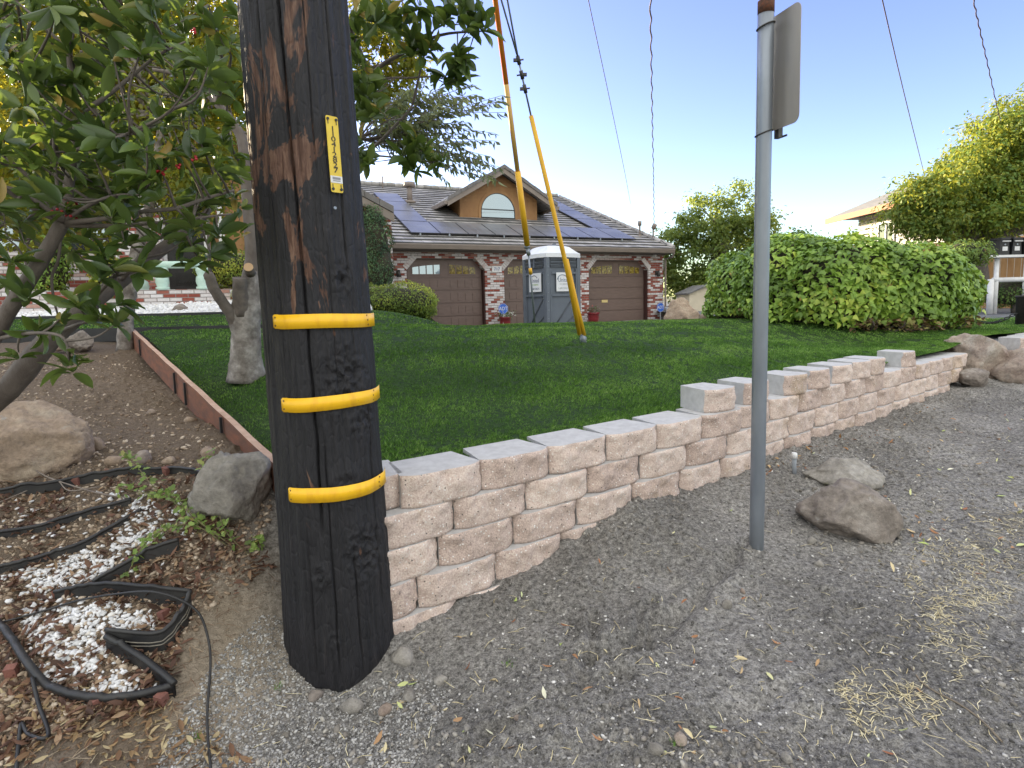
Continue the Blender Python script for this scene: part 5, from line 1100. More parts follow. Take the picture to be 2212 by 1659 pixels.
a, b_ = sample_poly([(0, 1060), (400, 1060), (420, 1160), (330, 1250), (360, 1480), (150, 1490), (0, 1330)], 420, g); us.append(a); vs.append(b_)
us = np.concatenate(us); vs = np.concatenate(vs); k = vn(np.stack([us/38, vs/30, us*0], 1), 4)+g.normal(0, .3, len(us)) > -.12; pebbles('white_pebbles', us[k], vs[k], .017, .040, WROCK, 'white landscaping pebbles scattered between the black edging strips', 7, 'pebbles', 1.2, sink=.1)
g2 = np.random.default_rng(5); a, b_ = g2.random(9000), g2.random(9000); x, y = MG(a, b_); P = np.stack([x, y, zgr(x, y)+.02], 1)
v_, f_, r_ = merge([scatter(PEB[k], P[k::6], rand_rot(len(P[k::6])), g2.uniform(.035, .07, len(P[k::6]))) for k in range(6)]); tag(npobj('white_gravel', v_, f_, WROCK, rnd=r_), 'bed of bright white rocks sloping up to the porch', 'gravel', kind='stuff')
# leaf litter and straw
def litter(name, us, vs, smin, smax, stops, label, seed, proto=LEAF_MID, cat='leaf litter', lift=.006, tr=.1, world=None):
    g = np.random.default_rng(seed); P = hitv(us, vs) if world is None else world; N = len(P); R_ = frames(g.normal(0, .42, (N, 3))+[0, 0, 1]); s = g.uniform(smin, smax, N); P = P+[0, 0, lift]+np.stack([s*0, s*0, s*.12*g.random(N)], 1)
    v_, f_, r_ = scatter(proto, P, R_, np.stack([s, s*g.uniform(.7, 1.2, N), s*g.uniform(-1.5, 1.5, N)], 1), g.random(N)); return tag(npobj(name, v_, f_, Mleaf('mat_'+name, stops, tr, (.4, .2, .05), .7), rnd=r_), label, cat, kind='stuff')
REDL = [(0, (.05, .028, .02)), (.4, (.12, .062, .042)), (.75, (.21, .115, .075)), (1, (.36, .25, .15))]
u, v = sample_poly([(0, 1020), (430, 1020), (480, 1110), (600, 1230), (500, 1300), (420, 1290), (380, 1480), (330, 1560), (0, 1640)], 3600, g); k = vn(np.stack([u/60, v/45, u*0], 1), 9) > -.25; litter('leaf_litter', u[k], v[k], .022, .06, REDL, 'reddish brown dead leaves littering the edged bed', 8)
u, v = sample_poly([(0, 1480), (330, 1500), (560, 1659), (0, 1659)], 420, g); litter('dry_leaves', u, v, .015, .05, [(0, (.14, .07, .04)), (.5, (.30, .2, .1)), (1, (.5, .42, .25))], 'dry leaf scraps on the soil at the lower left', 9)
u, v = sample_poly([(2090, 860), (2212, 860), (2212, 1250), (1900, 1240), (1850, 1000)], 110, g); u2, v2 = sample_poly([(1700, 1000), (1950, 940), (1900, 1010), (1950, 1180), (1880, 1140)], 60, g); u3, v3 = sample_poly([(900, 1330), (1640, 1060), (1700, 1400), (2100, 1500), (1900, 1659), (700, 1659)], 75, g)
litter('fallen_leaves', np.r_[u, u2, u3], np.r_[v, v2, v3], .02, .05, [(0, (.30, .12, .06)), (.35, (.45, .28, .14)), (.7, (.75, .68, .42)), (.85, (.42, .52, .15)), (1, (.8, .76, .62))], 'few pale and orange fallen leaves on the grey dirt', 10, lift=.004)
u, v = sample_poly([(1640, 1010), (1710, 985), (1860, 940), (2050, 860), (2060, 870), (1870, 960), (1720, 1015), (1640, 1030)], 90, g); litter('wall_foot_leaves', u, v, .02, .05, [(0, (.2, .06, .02)), (.5, (.42, .2, .07)), (1, (.6, .45, .25))], 'orange dead leaves gathered along the wall foot', 12)
def straws(name, us, vs, n_, L0, L1, mat, label, seed, r=.0012, cat='straw'):
    g = np.random.default_rng(seed); P = hitv(us, vs); th = g.random(len(P))*2*math.pi; L = g.uniform(L0, L1, len(P)); d = np.stack([np.cos(th), np.sin(th), g.normal(0, .12, len(P))], 1)*L[:, None]/2; w = np.stack([-np.sin(th), np.cos(th), th*0], 1)*r; up_ = np.array([0, 0, r*1.6]); z0 = np.array([0, 0, .004+.0])
    md = g.normal(0, .08, (len(P), 1))*L[:, None]*w/r
    V = np.stack([P-d-w+z0, P-d+w+z0, P+md+w+z0+up_, P+md-w+z0+up_, P+d+w*.5+z0, P+d-w*.5+z0], 1).reshape(-1, 3); b = np.arange(len(P))[:, None]*6; F = np.concatenate([b+[0, 1, 2, 3], b+[3, 2, 4, 5]]); return tag(npobj(name, V, F, mat, rnd=np.repeat(g.random(len(P)), 6)), label, cat, kind='stuff')
STRAW = Mattr('dry_straw', [(0, (.42, .34, .18)), (.5, (.62, .53, .30)), (1, (.78, .70, .46))], .8)
u, v = sample_poly([(1990, 1130), (2212, 1080), (2212, 1250), (2130, 1380), (2010, 1570), (1860, 1590), (1800, 1490), (1930, 1380), (1950, 1260)], 5200, g); k = vn(np.stack([u/70, v/50, u*0], 1), 14)+g.normal(0, .8, len(u)) > .72; straws('dry_straw', u[k], v[k], 0, .012, .055, STRAW, 'yellow dry straw matted along the road edge', 13)
u, v = sample_poly([(600, 1500), (900, 1340), (1640, 1100), (2212, 900), (2212, 1659), (500, 1659)], 380, g); straws('dry_stalks', u, v, 0, .02, .07, STRAW, 'thin dry stalks strewn on the dirt', 14)
u, v = sample_poly([(0, 1040), (520, 1040), (600, 1260), (420, 1500), (560, 1659), (0, 1659)], 900, g); straws('root_fibres', u, v, 0, .02, .10, Mattr('root_fibre', [(0, (.14, .08, .05)), (.6, (.25, .16, .1)), (1, (.45, .38, .26))], .9), 'brown root fibres and twigs in the edged bed', 15)

# ------------------------------------------------------------------ redwood bender board and stakes
def zb_at(x, y): return float(zlawn(np.array([x]), np.array([y]))[0])
ZB0, ZB1 = W(590, 1003, 2.72)[2], W(290, 712, 6.42)[2]
BRD = thing('garden_board', 'reddish redwood border board between the turf and the soil bed', 'garden border', (-2.6, 4.5, .8))
pts = []; n_ = 30; pa = np.array(BOARD[0]); pm = np.array(BOARD[1]); pz = np.array(BOARD[2])
for t in np.linspace(0, 1, n_): q = pm+(pz-pm)*t; pts.append(q)
pts = [pa]+pts; vt = []
mb = MB(); side = np.array([-(pz-pm)[1], (pz-pm)[0]]); side = side/np.linalg.norm(side)
if side[0] > 0: side = -side
V = []
for i, q in enumerate(pts):
    t = i/(len(pts)-1); tb_ = max(0., (q[1]-pm[1])/(pz[1]-pm[1])); ztop_ = ZB0+(ZB1-ZB0)*tb_+.003*math.sin(i*1.3); 
    for (o_, z_) in ((side*.02, ztop_), (-side*.018, ztop_), (-side*.018, ztop_-.20), (side*.02, ztop_-.20)): V.append((q[0]+o_[0], q[1]+o_[1], z_))
nq = len(pts); F0 = []; F1 = []
for i in range(nq-1):
    a = i*4; c = a+4; F0.append((a, a+1, c+1, c)); F1 += [(a+3, a, c, c+3), (a+1, a+2, c+2, c+1), (a+2, a+3, c+3, c+2)]
mb.add(V, F1, 0); mb.f.append((3, 2, 1, 0)); mb.m.append(0); mb.sm.append(False); e_ = (nq-1)*4; mb.f.append((e_, e_+1, e_+2, e_+3)); mb.m.append(0); mb.sm.append(False)
for f in F0: mb.f.append(f); mb.m.append(1); mb.sm.append(False)
mb.build('plank', [M('redwood_board', (.22, .085, .045), (.13, .06, .04), 7, .8, .4, 60, stretch=(1, 1, 3)), WOODC], BRD)
for u_ in (305, 376, 398, 474):
    # stakes on the bed side
    best = min(range(200), key=lambda i: abs(proj(np.r_[pm+(pz-pm)*i/199+side*.03, .9])[0]-u_)); q = pm+(pz-pm)*best/199+side*.034; z_ = ZB0+(ZB1-ZB0)*best/199-.02
    mb = MB(); mb.box((q[0], q[1], z_-.07), (.014, .022, .17), (np.r_[side, 0], np.array([-side[1], side[0], 0]), ez)); mb.build('stake', BLK, BRD)
# dark edging lip of the upper lawn
mb = MB(); P_ = [np.array([*ML(a, 0.0), 0]) for a in np.linspace(0, 1, 30)]
for q in P_: q[2] = float(zup(np.array([q[0]]), np.array([q[1]]))[0])+.01; q[1] -= .02
for i in range(29): mb.prism([P_[i], P_[i+1], P_[i+1]-[0, 0, .16], P_[i]-[0, 0, .16]], (0, .012, 0))
tag(mb.build('lawn_edging', BLK, None, P_[15]), 'thin black edging strip between the two lawns', 'edging')
mb = MB(); P_ = [np.array([*MG(a, 0.0), 0]) for a in np.linspace(0, 1, 20)]
for q in P_: q[2] = 1.34; q[1] -= .03
for i in range(19): mb.prism([P_[i], P_[i+1], P_[i+1]-[0, 0, .14], P_[i]-[0, 0, .14]], (0, .012, 0))
tag(mb.build('gravel_edging', BLK, None, P_[10]), 'thin black edging strip in front of the white gravel bed', 'edging')

# ------------------------------------------------------------------ black plastic edging
PLAS = M('black_plastic', (.012, .012, .014), (.03, .029, .028), 9, .5, .15, 30, spec=.5)
STR = M('mud_line', (.22, .2, .16), (.12, .11, .1), 30, .9)
def edging(px, face, label, lean=0., lift=.004, lines=False, r=.0085):
    P = [hit(u, v) for u, v in px]; P = spline(P, 8); us_ = []; 
    for q in P: q[2] = max(q[2], float(zdirt(np.array([q[0]]), np.array([q[1]]))[0]))
    base = P[len(P)//2]
    E = thing('edging_strip', label, 'edging strip', base, 'black plastic edging strips')
    Ptop = [q+[0, 0, face*.45+lift] for q in P]
    # keep the bead where it is seen: shift the foot so the top stays on the sight line
    Q = []
    for q in P:
        k = (EYE-(q[2]+face*.45+lift))/(EYE-q[2]); Q.append(np.array([q[0]*k, q[1]*k, q[2]+face*.45+lift]))
    mb = MB(); mb.tube(Q, r, 10); mb.build('bead', PLAS, E)
    mb = MB(); n_ = len(Q); V = []
    for i, q in enumerate(Q):
        zg = max(float(zdirt(np.array([q[0]]), np.array([q[1]]))[0])-.02, q[2]-face*1.5-.012); o_ = np.array([0, -lean, 0]); V += [q-[0, .002, .004], q+o_+[0, -.004, zg-q[2]], q+[0, .004, -.004], q+o_+[0, .004, zg-q[2]]]
    Fq = []
    for i in range(n_-1): a = i*4; c = a+4; Fq += [(a, a+1, c+1, c), (c+2, c+3, a+3, a+2), (a+1, a+3, c+3, c+1)]
    mb.add(V, Fq, 0, False); mb.build('web', PLAS, E)
    if lines:
        for f_ in (.45, .62):
            mb = MB(); mb.tube([q*[1, 1, 0]+[0, 0, q[2]*(1-f_)+f_*float(zdirt(np.array([q[0]]), np.array([q[1]]))[0])]-[0.0, .005, 0] for q in Q], .0026, 5); mb.build('rib', STR, E)
    return E
edging([(-60, 1066), (0, 1053), (131, 1031), (228, 1013.6), (333, 1009), (394, 1011), (440, 1026)], .03, 'black edging strip passing in front of the tan boulder')
edging([(-50, 1150), (0, 1143), (88, 1130), (175, 1108), (282, 1079)], .018, 'black edging strip, second one below the tan boulder')
edging([(-50, 1232), (0, 1221.5), (88, 1199.6), (175, 1171), (245, 1140), (306, 1101)], .02, 'black edging strip, third one below the tan boulder')
edging([(201, 1256), (263, 1221.5), (333, 1184), (385, 1164)], .045, 'short black edging strip with a tall face under the small plant')
edging([(118, 1282), (219, 1264), (306, 1267.5), (411, 1279)], .05, 'black edging strip forming the back of the bent corner')
edging([(411, 1280), (395, 1315), (365, 1348), (330, 1362), (228, 1366)], .075, 'curled black edging strip with two pale ribs', lines=True)
edging([(229, 1379), (280, 1397), (333, 1432), (377, 1475)], .055, 'black edging strip slanting down from the curled corner', r=.012)
edging([(376, 1477), (306, 1493), (230, 1506), (175, 1506), (109, 1488), (61, 1449), (26, 1392), (-10, 1340)], .035, 'nearest black edging strip sweeping off the left frame edge', r=.014)
def tube_thing(px, r, label, name='drip_tube', lifts=None, mat=None):
    P = []
    for i, (u, v) in enumerate(px):
        q = hit(u, v); h_ = (lifts[i] if lifts else .008)+r; k = (EYE-(q[2]+h_))/(EYE-q[2]); P.append(np.array([q[0]*k, q[1]*k, q[2]+h_]))
    mb = MB(); mb.tube(spline(P, 8), r, 8); o = mb.build(name, mat or PLAS, None, P[len(P)//2]); return tag(o, label, 'tube', 'irrigation tubes')
tube_thing([(-20, 1353), (0, 1348.5), (88, 1326.6), (175, 1304.7), (263, 1285), (328, 1278.5), (385, 1291.6), (429, 1326.6), (449, 1379), (455, 1436), (447, 1545), (455, 1660), (456, 1700)], .0045, 'thin black drip tube arching over the bent edging corner', lifts=[.01, .01, .012, .012, .03, .05, .05, .03, .012, .01, .008, .008, .008])
tube_thing([(70, 1470), (84, 1523), (105, 1585), (92, 1603), (60, 1585), (46, 1560), (38, 1633), (35, 1680)], .0065, 'thick black tube looped at the lower left corner', lifts=[.03, .02, .01, .01, .01, .01, .01, .01])
TERR = M('terracotta', (.24, .10, .075), (.17, .075, .06), 30, .9, .4)
for i, (u, v, l_) in enumerate(((166, 1040, 'small red wooden stake behind the first black strip'), (362, 1022, 'small red stake end near the grey boulder'), (283, 1226, 'small red stake by the green plant'), (130, 1298, 'red stake lying left of the bent corner'), (355, 1330, 'red stake block inside the bent corner'), (213, 1525, 'red stake in front of the nearest strip'), (28, 1470, 'dark red stake at the left frame edge'), (350, 1515, 'reddish flat chip right of the front stake'))):
    q = hit(u, v); mb = MB(); a = i*1.1; ax_ = (np.array([math.cos(a), math.sin(a), 0]), np.array([-math.sin(a)*.95, math.cos(a)*.95, .2]), np.array([0, -.2, .97])); mb.box(q+[0, 0, .012], (.036, .032, .05), ax_); tag(mb.build('garden_stake', TERR, None, q), l_, 'stake', 'red stakes along the edging')
# pvc stub beside the wall
q = hit(1717, 1022); PV = thing('pipe_stub', 'grey plastic pipe stub with white cap by the wall foot', 'pipe', q); t_ = W(1716, 985, q[1]-.02); mb = MB(); mb.tube([q-[0, 0, .03], lerp(q, t_, .5)+[-.004, 0, 0], t_], .014, 12); mb.build('pipe', M('grey_pipe', (.35, .38, .42)), PV); mb = MB(); mb.tube([t_-[0, 0, .015], t_+[0, 0, .008], t_+[0, 0, .022]], [.019, .019, .016], 12); mb.build('cap', WHT, PV)
P_ = [hit(u, v)+[0, 0, .004] for u, v in ((1968, 1440), (1990, 1475), (2020, 1500), (2070, 1525), (2120, 1562), (2165, 1600))]; mb = MB(); mb.tube(spline(P_, 6), .003, 6); tag(mb.build('dry_vine', M('vine_bark', (.16, .13, .10), (.24, .19, .13), 30, .9), None, P_[2]), 'thin bare vine stem lying on the dirt at lower right', 'twig')
# bare grey twig in front of the tan boulder
q = [hit(u, v)+[0, 0, h] for u, v, h in ((-20, 1095, .01), (60, 1060, .02), (120, 1048, .05), (150, 1065, .03), (215, 1055, .02))]; mb = MB(); mb.tube(spline(q, 5), .003, 6); q2 = [hit(68, 1018)+[0, 0, .04], hit(85, 1030)+[0, 0, .04], q[2], hit(210, 1070)+[0, 0, .02], hit(290, 1082)+[0, 0, .01]]; mb.tube(spline(q2, 5), .0035, 6); tag(mb.build('dry_twig', M('grey_bark', (.26, .22, .19), (.18, .15, .13), 30, .9), None, q[2]), 'bare forked grey twig lying in front of the tan boulder', 'twig')
# ------------------------------------------------------------------ plants
BARK = M('smooth_bark', (.165, .14, .12), (.11, .09, .078), 16, .85, .5, 70, stretch=(1, 1, .5))
def bark2():
    m, n, b, nd = _new('pale_trunk_bark'); v = pos_node(n); b.inputs['Roughness'].default_value = .9
    f = noise(n, v, 9, 5, .6); f2 = noise(n, v, 45, 5, .6); g = nd('ShaderNodeNewGeometry'); s = nd('ShaderNodeSeparateXYZ'); n.links.new(g.outputs['Position'], s.inputs[0])
    c = ramp(n, f, [(.35, (.10, .085, .072)), (.5, (.20, .178, .158)), (.65, (.34, .315, .29))]); c = mixc(n, .5, c, ramp(n, f2, [(.3, (.3, .3, .3)), (.7, (.7, .7, .7))]), 'OVERLAY'); n.links.new(c, b.inputs['Base Color']); bump(n, b, f2, .7, .01); return m
BARKP = bark2(); BARKD = M('dark_bark', (.10, .085, .075), (.16, .135, .115), 20, .9, .6, 60)
LSHRUB = Mleaf('shrub_leaf', [(0, (0.030, 0.059, 0.016)), (.45, (0.062, 0.104, 0.025)), (.78, (0.117, 0.171, 0.038)), (.93, (0.220, 0.233, 0.053)), (1, (0.357, 0.245, 0.063))], .28, (.30, .42, .06), .33, spec=.5)
LYEL = Mleaf('backlit_leaf', [(0, (.055, .10, .02)), (.5, (.12, .18, .03)), (1, (.26, .26, .04))], .55, (.75, .62, .05), .5)
LTREE = Mleaf('tree_leaf', [(0, (0.043, 0.102, 0.027)), (.5, (0.085, 0.170, 0.044)), (1, (0.204, 0.289, 0.068))], .35, (.42, .5, .07), .5, clump=1.3)
LIVY = Mleaf('ivy_leaf', [(0, (0.106, 0.189, 0.027)), (.5, (0.198, 0.324, 0.049)), (.9, (0.326, 0.459, 0.073)), (.985, (0.454, 0.513, 0.085)), (1, (0.496, 0.324, 0.097))], .25, (.4, .55, .08), .42, clump=2.2)
LGOLD = Mleaf('golden_shrub_leaf', [(0, (0.078, 0.143, 0.026)), (.5, (0.221, 0.312, 0.046)), (1, (0.520, 0.546, 0.078))], .3, (.5, .5, .08), .55)
LCON = Mleaf('conifer_leaf', [(0, (.02, .05, .025)), (.6, (.05, .11, .045)), (1, (.12, .2, .07))], .15, (.3, .4, .1), .6)
LGT = Mleaf('golden_tree_leaf', [(0, (0.044, 0.107, 0.021)), (.5, (0.111, 0.200, 0.033)), (1, (0.287, 0.315, 0.052))], .40, (.66, .60, .07), .5, clump=1.1)
LMID = Mleaf('airy_tree_leaf', [(0, (.06, .11, .03)), (.5, (.12, .19, .05)), (1, (.26, .32, .08))], .5, (.6, .66, .12), .5, clump=1.3)
LOL = Mleaf('olive_leaf', [(0, (0.078, 0.111, 0.065)), (.6, (0.156, 0.195, 0.117)), (1, (0.286, 0.325, 0.130))], .35, (.5, .5, .15), .5)
def outward(P, C): d = P-C; return d/(np.linalg.norm(d, axis=1, keepdims=True)+1e-9)
def crown(name, parent, mat, blobs, n, size, proto=LEAF_SMALL, clumps=60, cr=.28, seed=0, lo=.45, up_=.5, top=True):
    """leaves gathered in clumps spread through ellipsoid lobes; leaves lighter towards each clump's outside come from their own random tint"""
    g = np.random.default_rng(seed); B = np.array([[*c, *r] for c, r in blobs], float); vol = (B[:, 3]*B[:, 4]*B[:, 5])**.75; pr = vol/vol.sum(); k = g.choice(len(B), clumps, p=pr)
    d = g.normal(size=(clumps, 3)); d /= np.linalg.norm(d, axis=1, keepdims=True); C = B[k, :3]+d*B[k, 3:]*g.uniform(lo, 1, clumps)[:, None]
    ci = g.integers(0, clumps, n); cs_ = g.uniform(.5, 1.25, clumps); off = g.normal(size=(n, 3))*[1, 1, .75]; P = C[ci]+off*(cr*cs_[ci])[:, None]*.6
    nz = off/np.linalg.norm(off, axis=1, keepdims=True)+[0, 0, up_]+g.normal(0, .5, (n, 3)); Rm = frames(nz, off+g.normal(0, .7, (n, 3))-[0, 0, .3]); s = g.uniform(size*.65, size*1.2, n)
    tint = np.clip(.5+.25*(cs_[ci]-.9)+g.normal(0, .24, n), 0, 1); v_, f_, r_ = scatter(proto, P, Rm, s, tint); return npobj(name, v_, f_, mat, parent, rnd=r_), C
def limbs(mb, root, C, g, r0, n=14):
    for c in C[g.choice(len(C), min(n, len(C)), replace=False)]:
        m_ = lerp(root, c, .5)+g.normal(0, .12, 3)*np.linalg.norm(c-root)*.5; m_[2] = lerp(root, c, .5)[2]+.1; P_ = spline([root, m_, c], 5); mb.tube(P_, list(interp([r0, r0*.5, r0*.12], len(P_))), 6)
def shell(name, parent, mat, blobs, n, size, seed, proto=IVY, disp=.08, pw=2.6, core=None, zmin=None, out=.9):
    """leaf cover over the union of super-ellipsoids"""
    g = np.random.default_rng(seed); B = [(np.array(c, float), np.array(r, float)) for c, r in blobs]; A_ = np.array([r[0]*r[2]+r[1]*r[2]+r[0]*r[1] for c, r in B]); ks = g.choice(len(B), n*2, p=A_/A_.sum()); P = np.zeros((n*2, 3)); Nn = np.zeros((n*2, 3))
    d = g.normal(size=(n*2, 3)); d /= (np.abs(d)**pw).sum(1, keepdims=True)**(1/pw)
    for i, (c, r) in enumerate(B): q = ks == i; P[q] = c+d[q]*r; Nn[q] = np.sign(d[q])*np.abs(d[q])**(pw-1)/r
    Nn /= np.linalg.norm(Nn, axis=1, keepdims=True); keep = np.ones(n*2, bool)
    for i, (c, r) in enumerate(B): keep &= (ks == i) | ((np.abs((P-c)/(r*.93))**pw).sum(1) > 1)
    if zmin is not None: keep &= P[:, 2] > zmin(P[:, 0], P[:, 1])
    P, Nn = P[keep][:n], Nn[keep][:n]; P = P+Nn*(fbm(P, 1.9, 3, seed)*disp+g.uniform(-.07, .04, len(P))*1.0)[:, None]
    Rm = frames(Nn*out+g.normal(0, .45, P.shape)+[0, 0, .35], np.array([0, 0, -1.])+g.normal(0, .6, P.shape)); s = g.uniform(size*.6, size*1.25, len(P)); tint = np.clip(.5+.5*fbm(P, 2.5, 2, seed+4)+g.normal(0, .2, len(P)), 0, .965); tint[g.random(len(P)) < .004] = 1
    v_, f_, r_ = scatter(proto, P, Rm, s, tint); o = npobj(name, v_, f_, mat, parent, rnd=r_)
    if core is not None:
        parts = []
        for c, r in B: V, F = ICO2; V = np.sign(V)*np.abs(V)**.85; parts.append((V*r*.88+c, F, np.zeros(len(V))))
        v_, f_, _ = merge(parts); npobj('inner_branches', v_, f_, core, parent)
    return o
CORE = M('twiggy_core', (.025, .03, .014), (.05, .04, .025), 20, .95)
# ivy hedge
HD = thing('ivy_hedge', 'long rounded hedge thickly covered with bright green ivy', 'hedge', (5.2, 8.9, .8))
hz = [((4.22, 10.15, 1.42), (.62, .8, .74)), ((4.62, 9.35, 1.50), (.82, .85, .82)), ((5.1, 8.85, 1.46), (.92, .9, .76)), ((5.75, 8.75, 1.40), (.92, .9, .72)), ((6.38, 8.95, 1.34), (.78, .75, .64)), ((6.2, 9.3, 1.65), (.5, .5, .33)), ((6.78, 9.1, 1.28), (.42, .5, .60))]
shell('ivy_leaves', HD, LIVY, hz, 19000, .088, 3, core=CORE, zmin=lambda x, y: zlawn(x, y)+.10)
g = np.random.default_rng(8); mb = MB()
for i in range(60):
    a = g.uniform(4.0, 6.6); k = min(hz[:5], key=lambda h: abs(h[0][0]-a)); y = k[0][1]-k[1][1]*.75; z0 = float(zlawn(np.array([a]), np.array([y]))[0]); mb.tube(spline([(a, y, z0-.02), (a+g.normal(0, .08), y-.06+g.normal(0, .05), z0+.12), (a+g.normal(0, .15), y+.1, z0+.35)], 4), .012, 5)
mb.build('stems', BARK, HD)['kind'] = 'stuff'
P = []
for i in range(700):
    a = g.uniform(3.8, 6.9); k = min(hz[:5], key=lambda h: abs(h[0][0]-a)); P.append((a, k[0][1]-k[1][1]*g.uniform(.72, 1.02), 0))
P = np.array(P); P[:, 2] = zlawn(P[:, 0], P[:, 1])+g.uniform(.02, .2, len(P)); litter('hedge_foot_leaves', 0, 0, .05, .09, [(0, (.10, .06, .03)), (.6, (.22, .15, .07)), (1, (.35, .42, .1))], 'dry and yellowing ivy leaves under the hedge', 31, IVY, world=P)
# golden clipped bushes
def bush(lab, c, r, n, size, seed, mat=LGOLD, name='clipped_bush', cat='bush', group=None, trunk=None, proto=LEAF_SMALL, extra=()):
    o = thing(name, lab, cat, (c[0], c[1], c[2]-r[2]), group); shell('leaves', o, mat, [(c, r)]+list(extra), n, size, seed, proto, .10, 2.3, CORE)
    if trunk: mb = MB(); mb.tube([(c[0], c[1], c[2]-r[2]*.5), (c[0]+.03, c[1], trunk)], [.05, .06], 8); mb.build('trunk', BARKD, o)
    return o
q = W(862, 655, 12); bush('rounded golden green bush right of the utility pole', q, (.80, .75, .38), 9000, .055, 5, group='golden clipped bushes', trunk=.8, extra=[(q+[-.45, .1, .02], (.6, .6, .37)), (q+[.35, 0, -.12], (.42, .5, .26))])
q = W(500, 583, 13.5); bush('flat topped golden bush behind the pruned trunk', q, (.78, .7, .42), 7000, .055, 6, group='golden clipped bushes', trunk=1.4)
q = W(552, 640, 12.5); bush('low golden bush just left of the utility pole', q, (.45, .45, .30), 3000, .05, 7, group='golden clipped bushes', trunk=1.1)
q = W(575, 535, 15); bush('tall golden bush hidden behind the utility pole', q, (.55, .5, .55), 3500, .06, 9, group='golden clipped bushes', trunk=1.6)
q = W(806, 545, 15); bush('tall dark conical shrub at the garage corner', q, (.46, .5, 1.05), 8500, .06, 10, LCON, 'conical_shrub', 'shrub', trunk=1.0, extra=[(q+[.04, 0, -.35], (.50, .5, .7)), (q+[0, 0, .55], (.32, .35, .65))])
q = W(100, 560, 12); bush('loose bright green shrub before the left window', q, (.38, .4, .85), 2600, .09, 12, LIVY, 'green_shrub', 'shrub', trunk=1.2)
q = W(245, 600, 11.5); bush('golden leafed shrub left of the porch', q, (.35, .3, .35), 1500, .08, 13, group='golden clipped bushes', trunk=1.2)
for i, (u, v, D, rx, rz, l_) in enumerate(((2190, 632, 13.0, .65, .32, 'low dark bush under the mailbox rail'), (2075, 548, 10.8, .35, .22, 'dark leafed sapling top poking above the hedge right end'))):
    q = W(u, v, D); bush(l_, q, (rx, .45, rz), 1800, .07, 20+i, LTREE, 'low_bush', 'bush', trunk=.8)

def tree(lab, base, pts, rad, blobs, n, size, mat, seed, clumps, cr, proto=LEAF_SMALL, name='tree', bark=BARKD, nl=18, lo=.35, cat='tree', group=None):
    T = thing(name, lab, cat, base, group); g = np.random.default_rng(seed+100); mb = MB(); P_ = spline(pts, 6); mb.tube(P_, list(interp(rad, len(P_))), 12, jit=.10, seed=seed)
    o, C = crown('crown', T, mat, blobs, n, size, proto, clumps, cr, seed, lo); limbs(mb, np.array(pts[-1], float), C, g, rad[-1]*.9, nl); mb.build('trunk', bark, T); return T
# tree behind the garage
def bl(u, v, D, r, ry=None, rzz=None): return (W(u, v, D), (r, ry or r, rzz or r))
b0 = W(1560, 690, 24); tree('airy green tree standing right of the garage', b0, [b0, W(1555, 620, 24), W(1565, 540, 24)], [.22, .16, .12],
     [bl(1600, 450, 24, 1.1), bl(1530, 500, 24, 1.3), bl(1470, 520, 24, 1.0), bl(1640, 500, 24, 1.0), bl(1590, 560, 24, 1.6), bl(1500, 600, 24, 1.3), bl(1560, 640, 24, 1.3), bl(1520, 430, 24, .5), bl(1655, 440, 24, .5), bl(1450, 570, 24, .8)], 26000, .17, LMID, 41, 230, .36)
b0 = W(1700, 700, 20); tree('darker tree top showing just above the hedge', b0, [b0, W(1700, 620, 20), W(1705, 570, 20)], [.15, .1, .08], [bl(1690, 545, 20, .8), bl(1735, 540, 20, .7), bl(1800, 545, 20, .5), bl(1770, 560, 20, .7)], 4500, .15, LTREE, 42, 60, .3)
# golden tree on the right
b0 = W(2112, 640, 14.5); tree('broad dense tree with golden lit top above the mailboxes', b0, [b0, W(2110, 570, 14.5), W(2100, 535, 14.4)], [.26, .2, .17],
     [bl(1975, 462, 14, .62), bl(2015, 430, 14, .9), bl(2080, 400, 14.4, 1.15), bl(2150, 360, 14.6, 1.3), bl(2225, 330, 14.6, 1.45), bl(2310, 320, 14.6, 1.6), bl(2030, 475, 13.8, .55), bl(2130, 445, 14, .8), bl(2220, 420, 14, .9), bl(2320, 420, 14, 1.0), bl(1975, 490, 14, .4)], 80000, .11, LGT, 43, 620, .30, bark=BARKD, nl=26)
# far tree line that stands beyond the street
for i, (x, y, h, r) in enumerate(((-26, 44, 6, 4), (-14, 48, 7, 4.5), (30, 46, 5.5, 4), (40, 40, 7, 5))):
    tree(['distant tree beyond the left wing', 'distant tree beyond the house roof', 'distant tree beyond the neighbour house', 'distant tree at the far right'][i], (x, y, 0), [(x, y, 0), (x, y, h*.5)], [.3, .2], [((x, y, h*.8), (r, r, r*.6)), ((x+1.5, y, h), (r*.6, r*.6, r*.5))], 5000, .4, LTREE, 60+i, 80, 1.0, group='distant trees', nl=6)

# ---- pruned tree by the board (its crown shows left and right of the pole)
g = np.random.default_rng(77)
PTb = W(531, 818, 4.46); PTb[2] = zb_at(PTb[0], PTb[1])-.03; TR = thing('pruned_tree', 'pale barked pruned tree with cut stubs, rooted in the turf', 'tree', PTb)
def WD_(L): return [W(*a) for a in L]
mb = MB(); P_ = spline([PTb]+WD_([(531, 770, 4.46), (531, 720, 4.46), (530, 675, 4.46), (534, 645, 4.47), (540, 612, 4.49), (543, 585, 4.5)]), 6); mb.tube(P_, list(interp([.150, .118, .110, .114, .105, .075, .06], len(P_))), 24, jit=.10, seed=5)
mb.build('trunk', BARKP, TR); mb = MB()
P_ = spline(WD_([(541, 600, 4.5), (545, 560, 4.52), (541, 500, 4.55), (536, 440, 4.6), (530, 360, 4.65), (522, 300, 4.7), (500, 262, 4.7), (470, 225, 4.7), (430, 185, 4.75), (380, 160, 4.8), (330, 150, 4.8)]), 5)
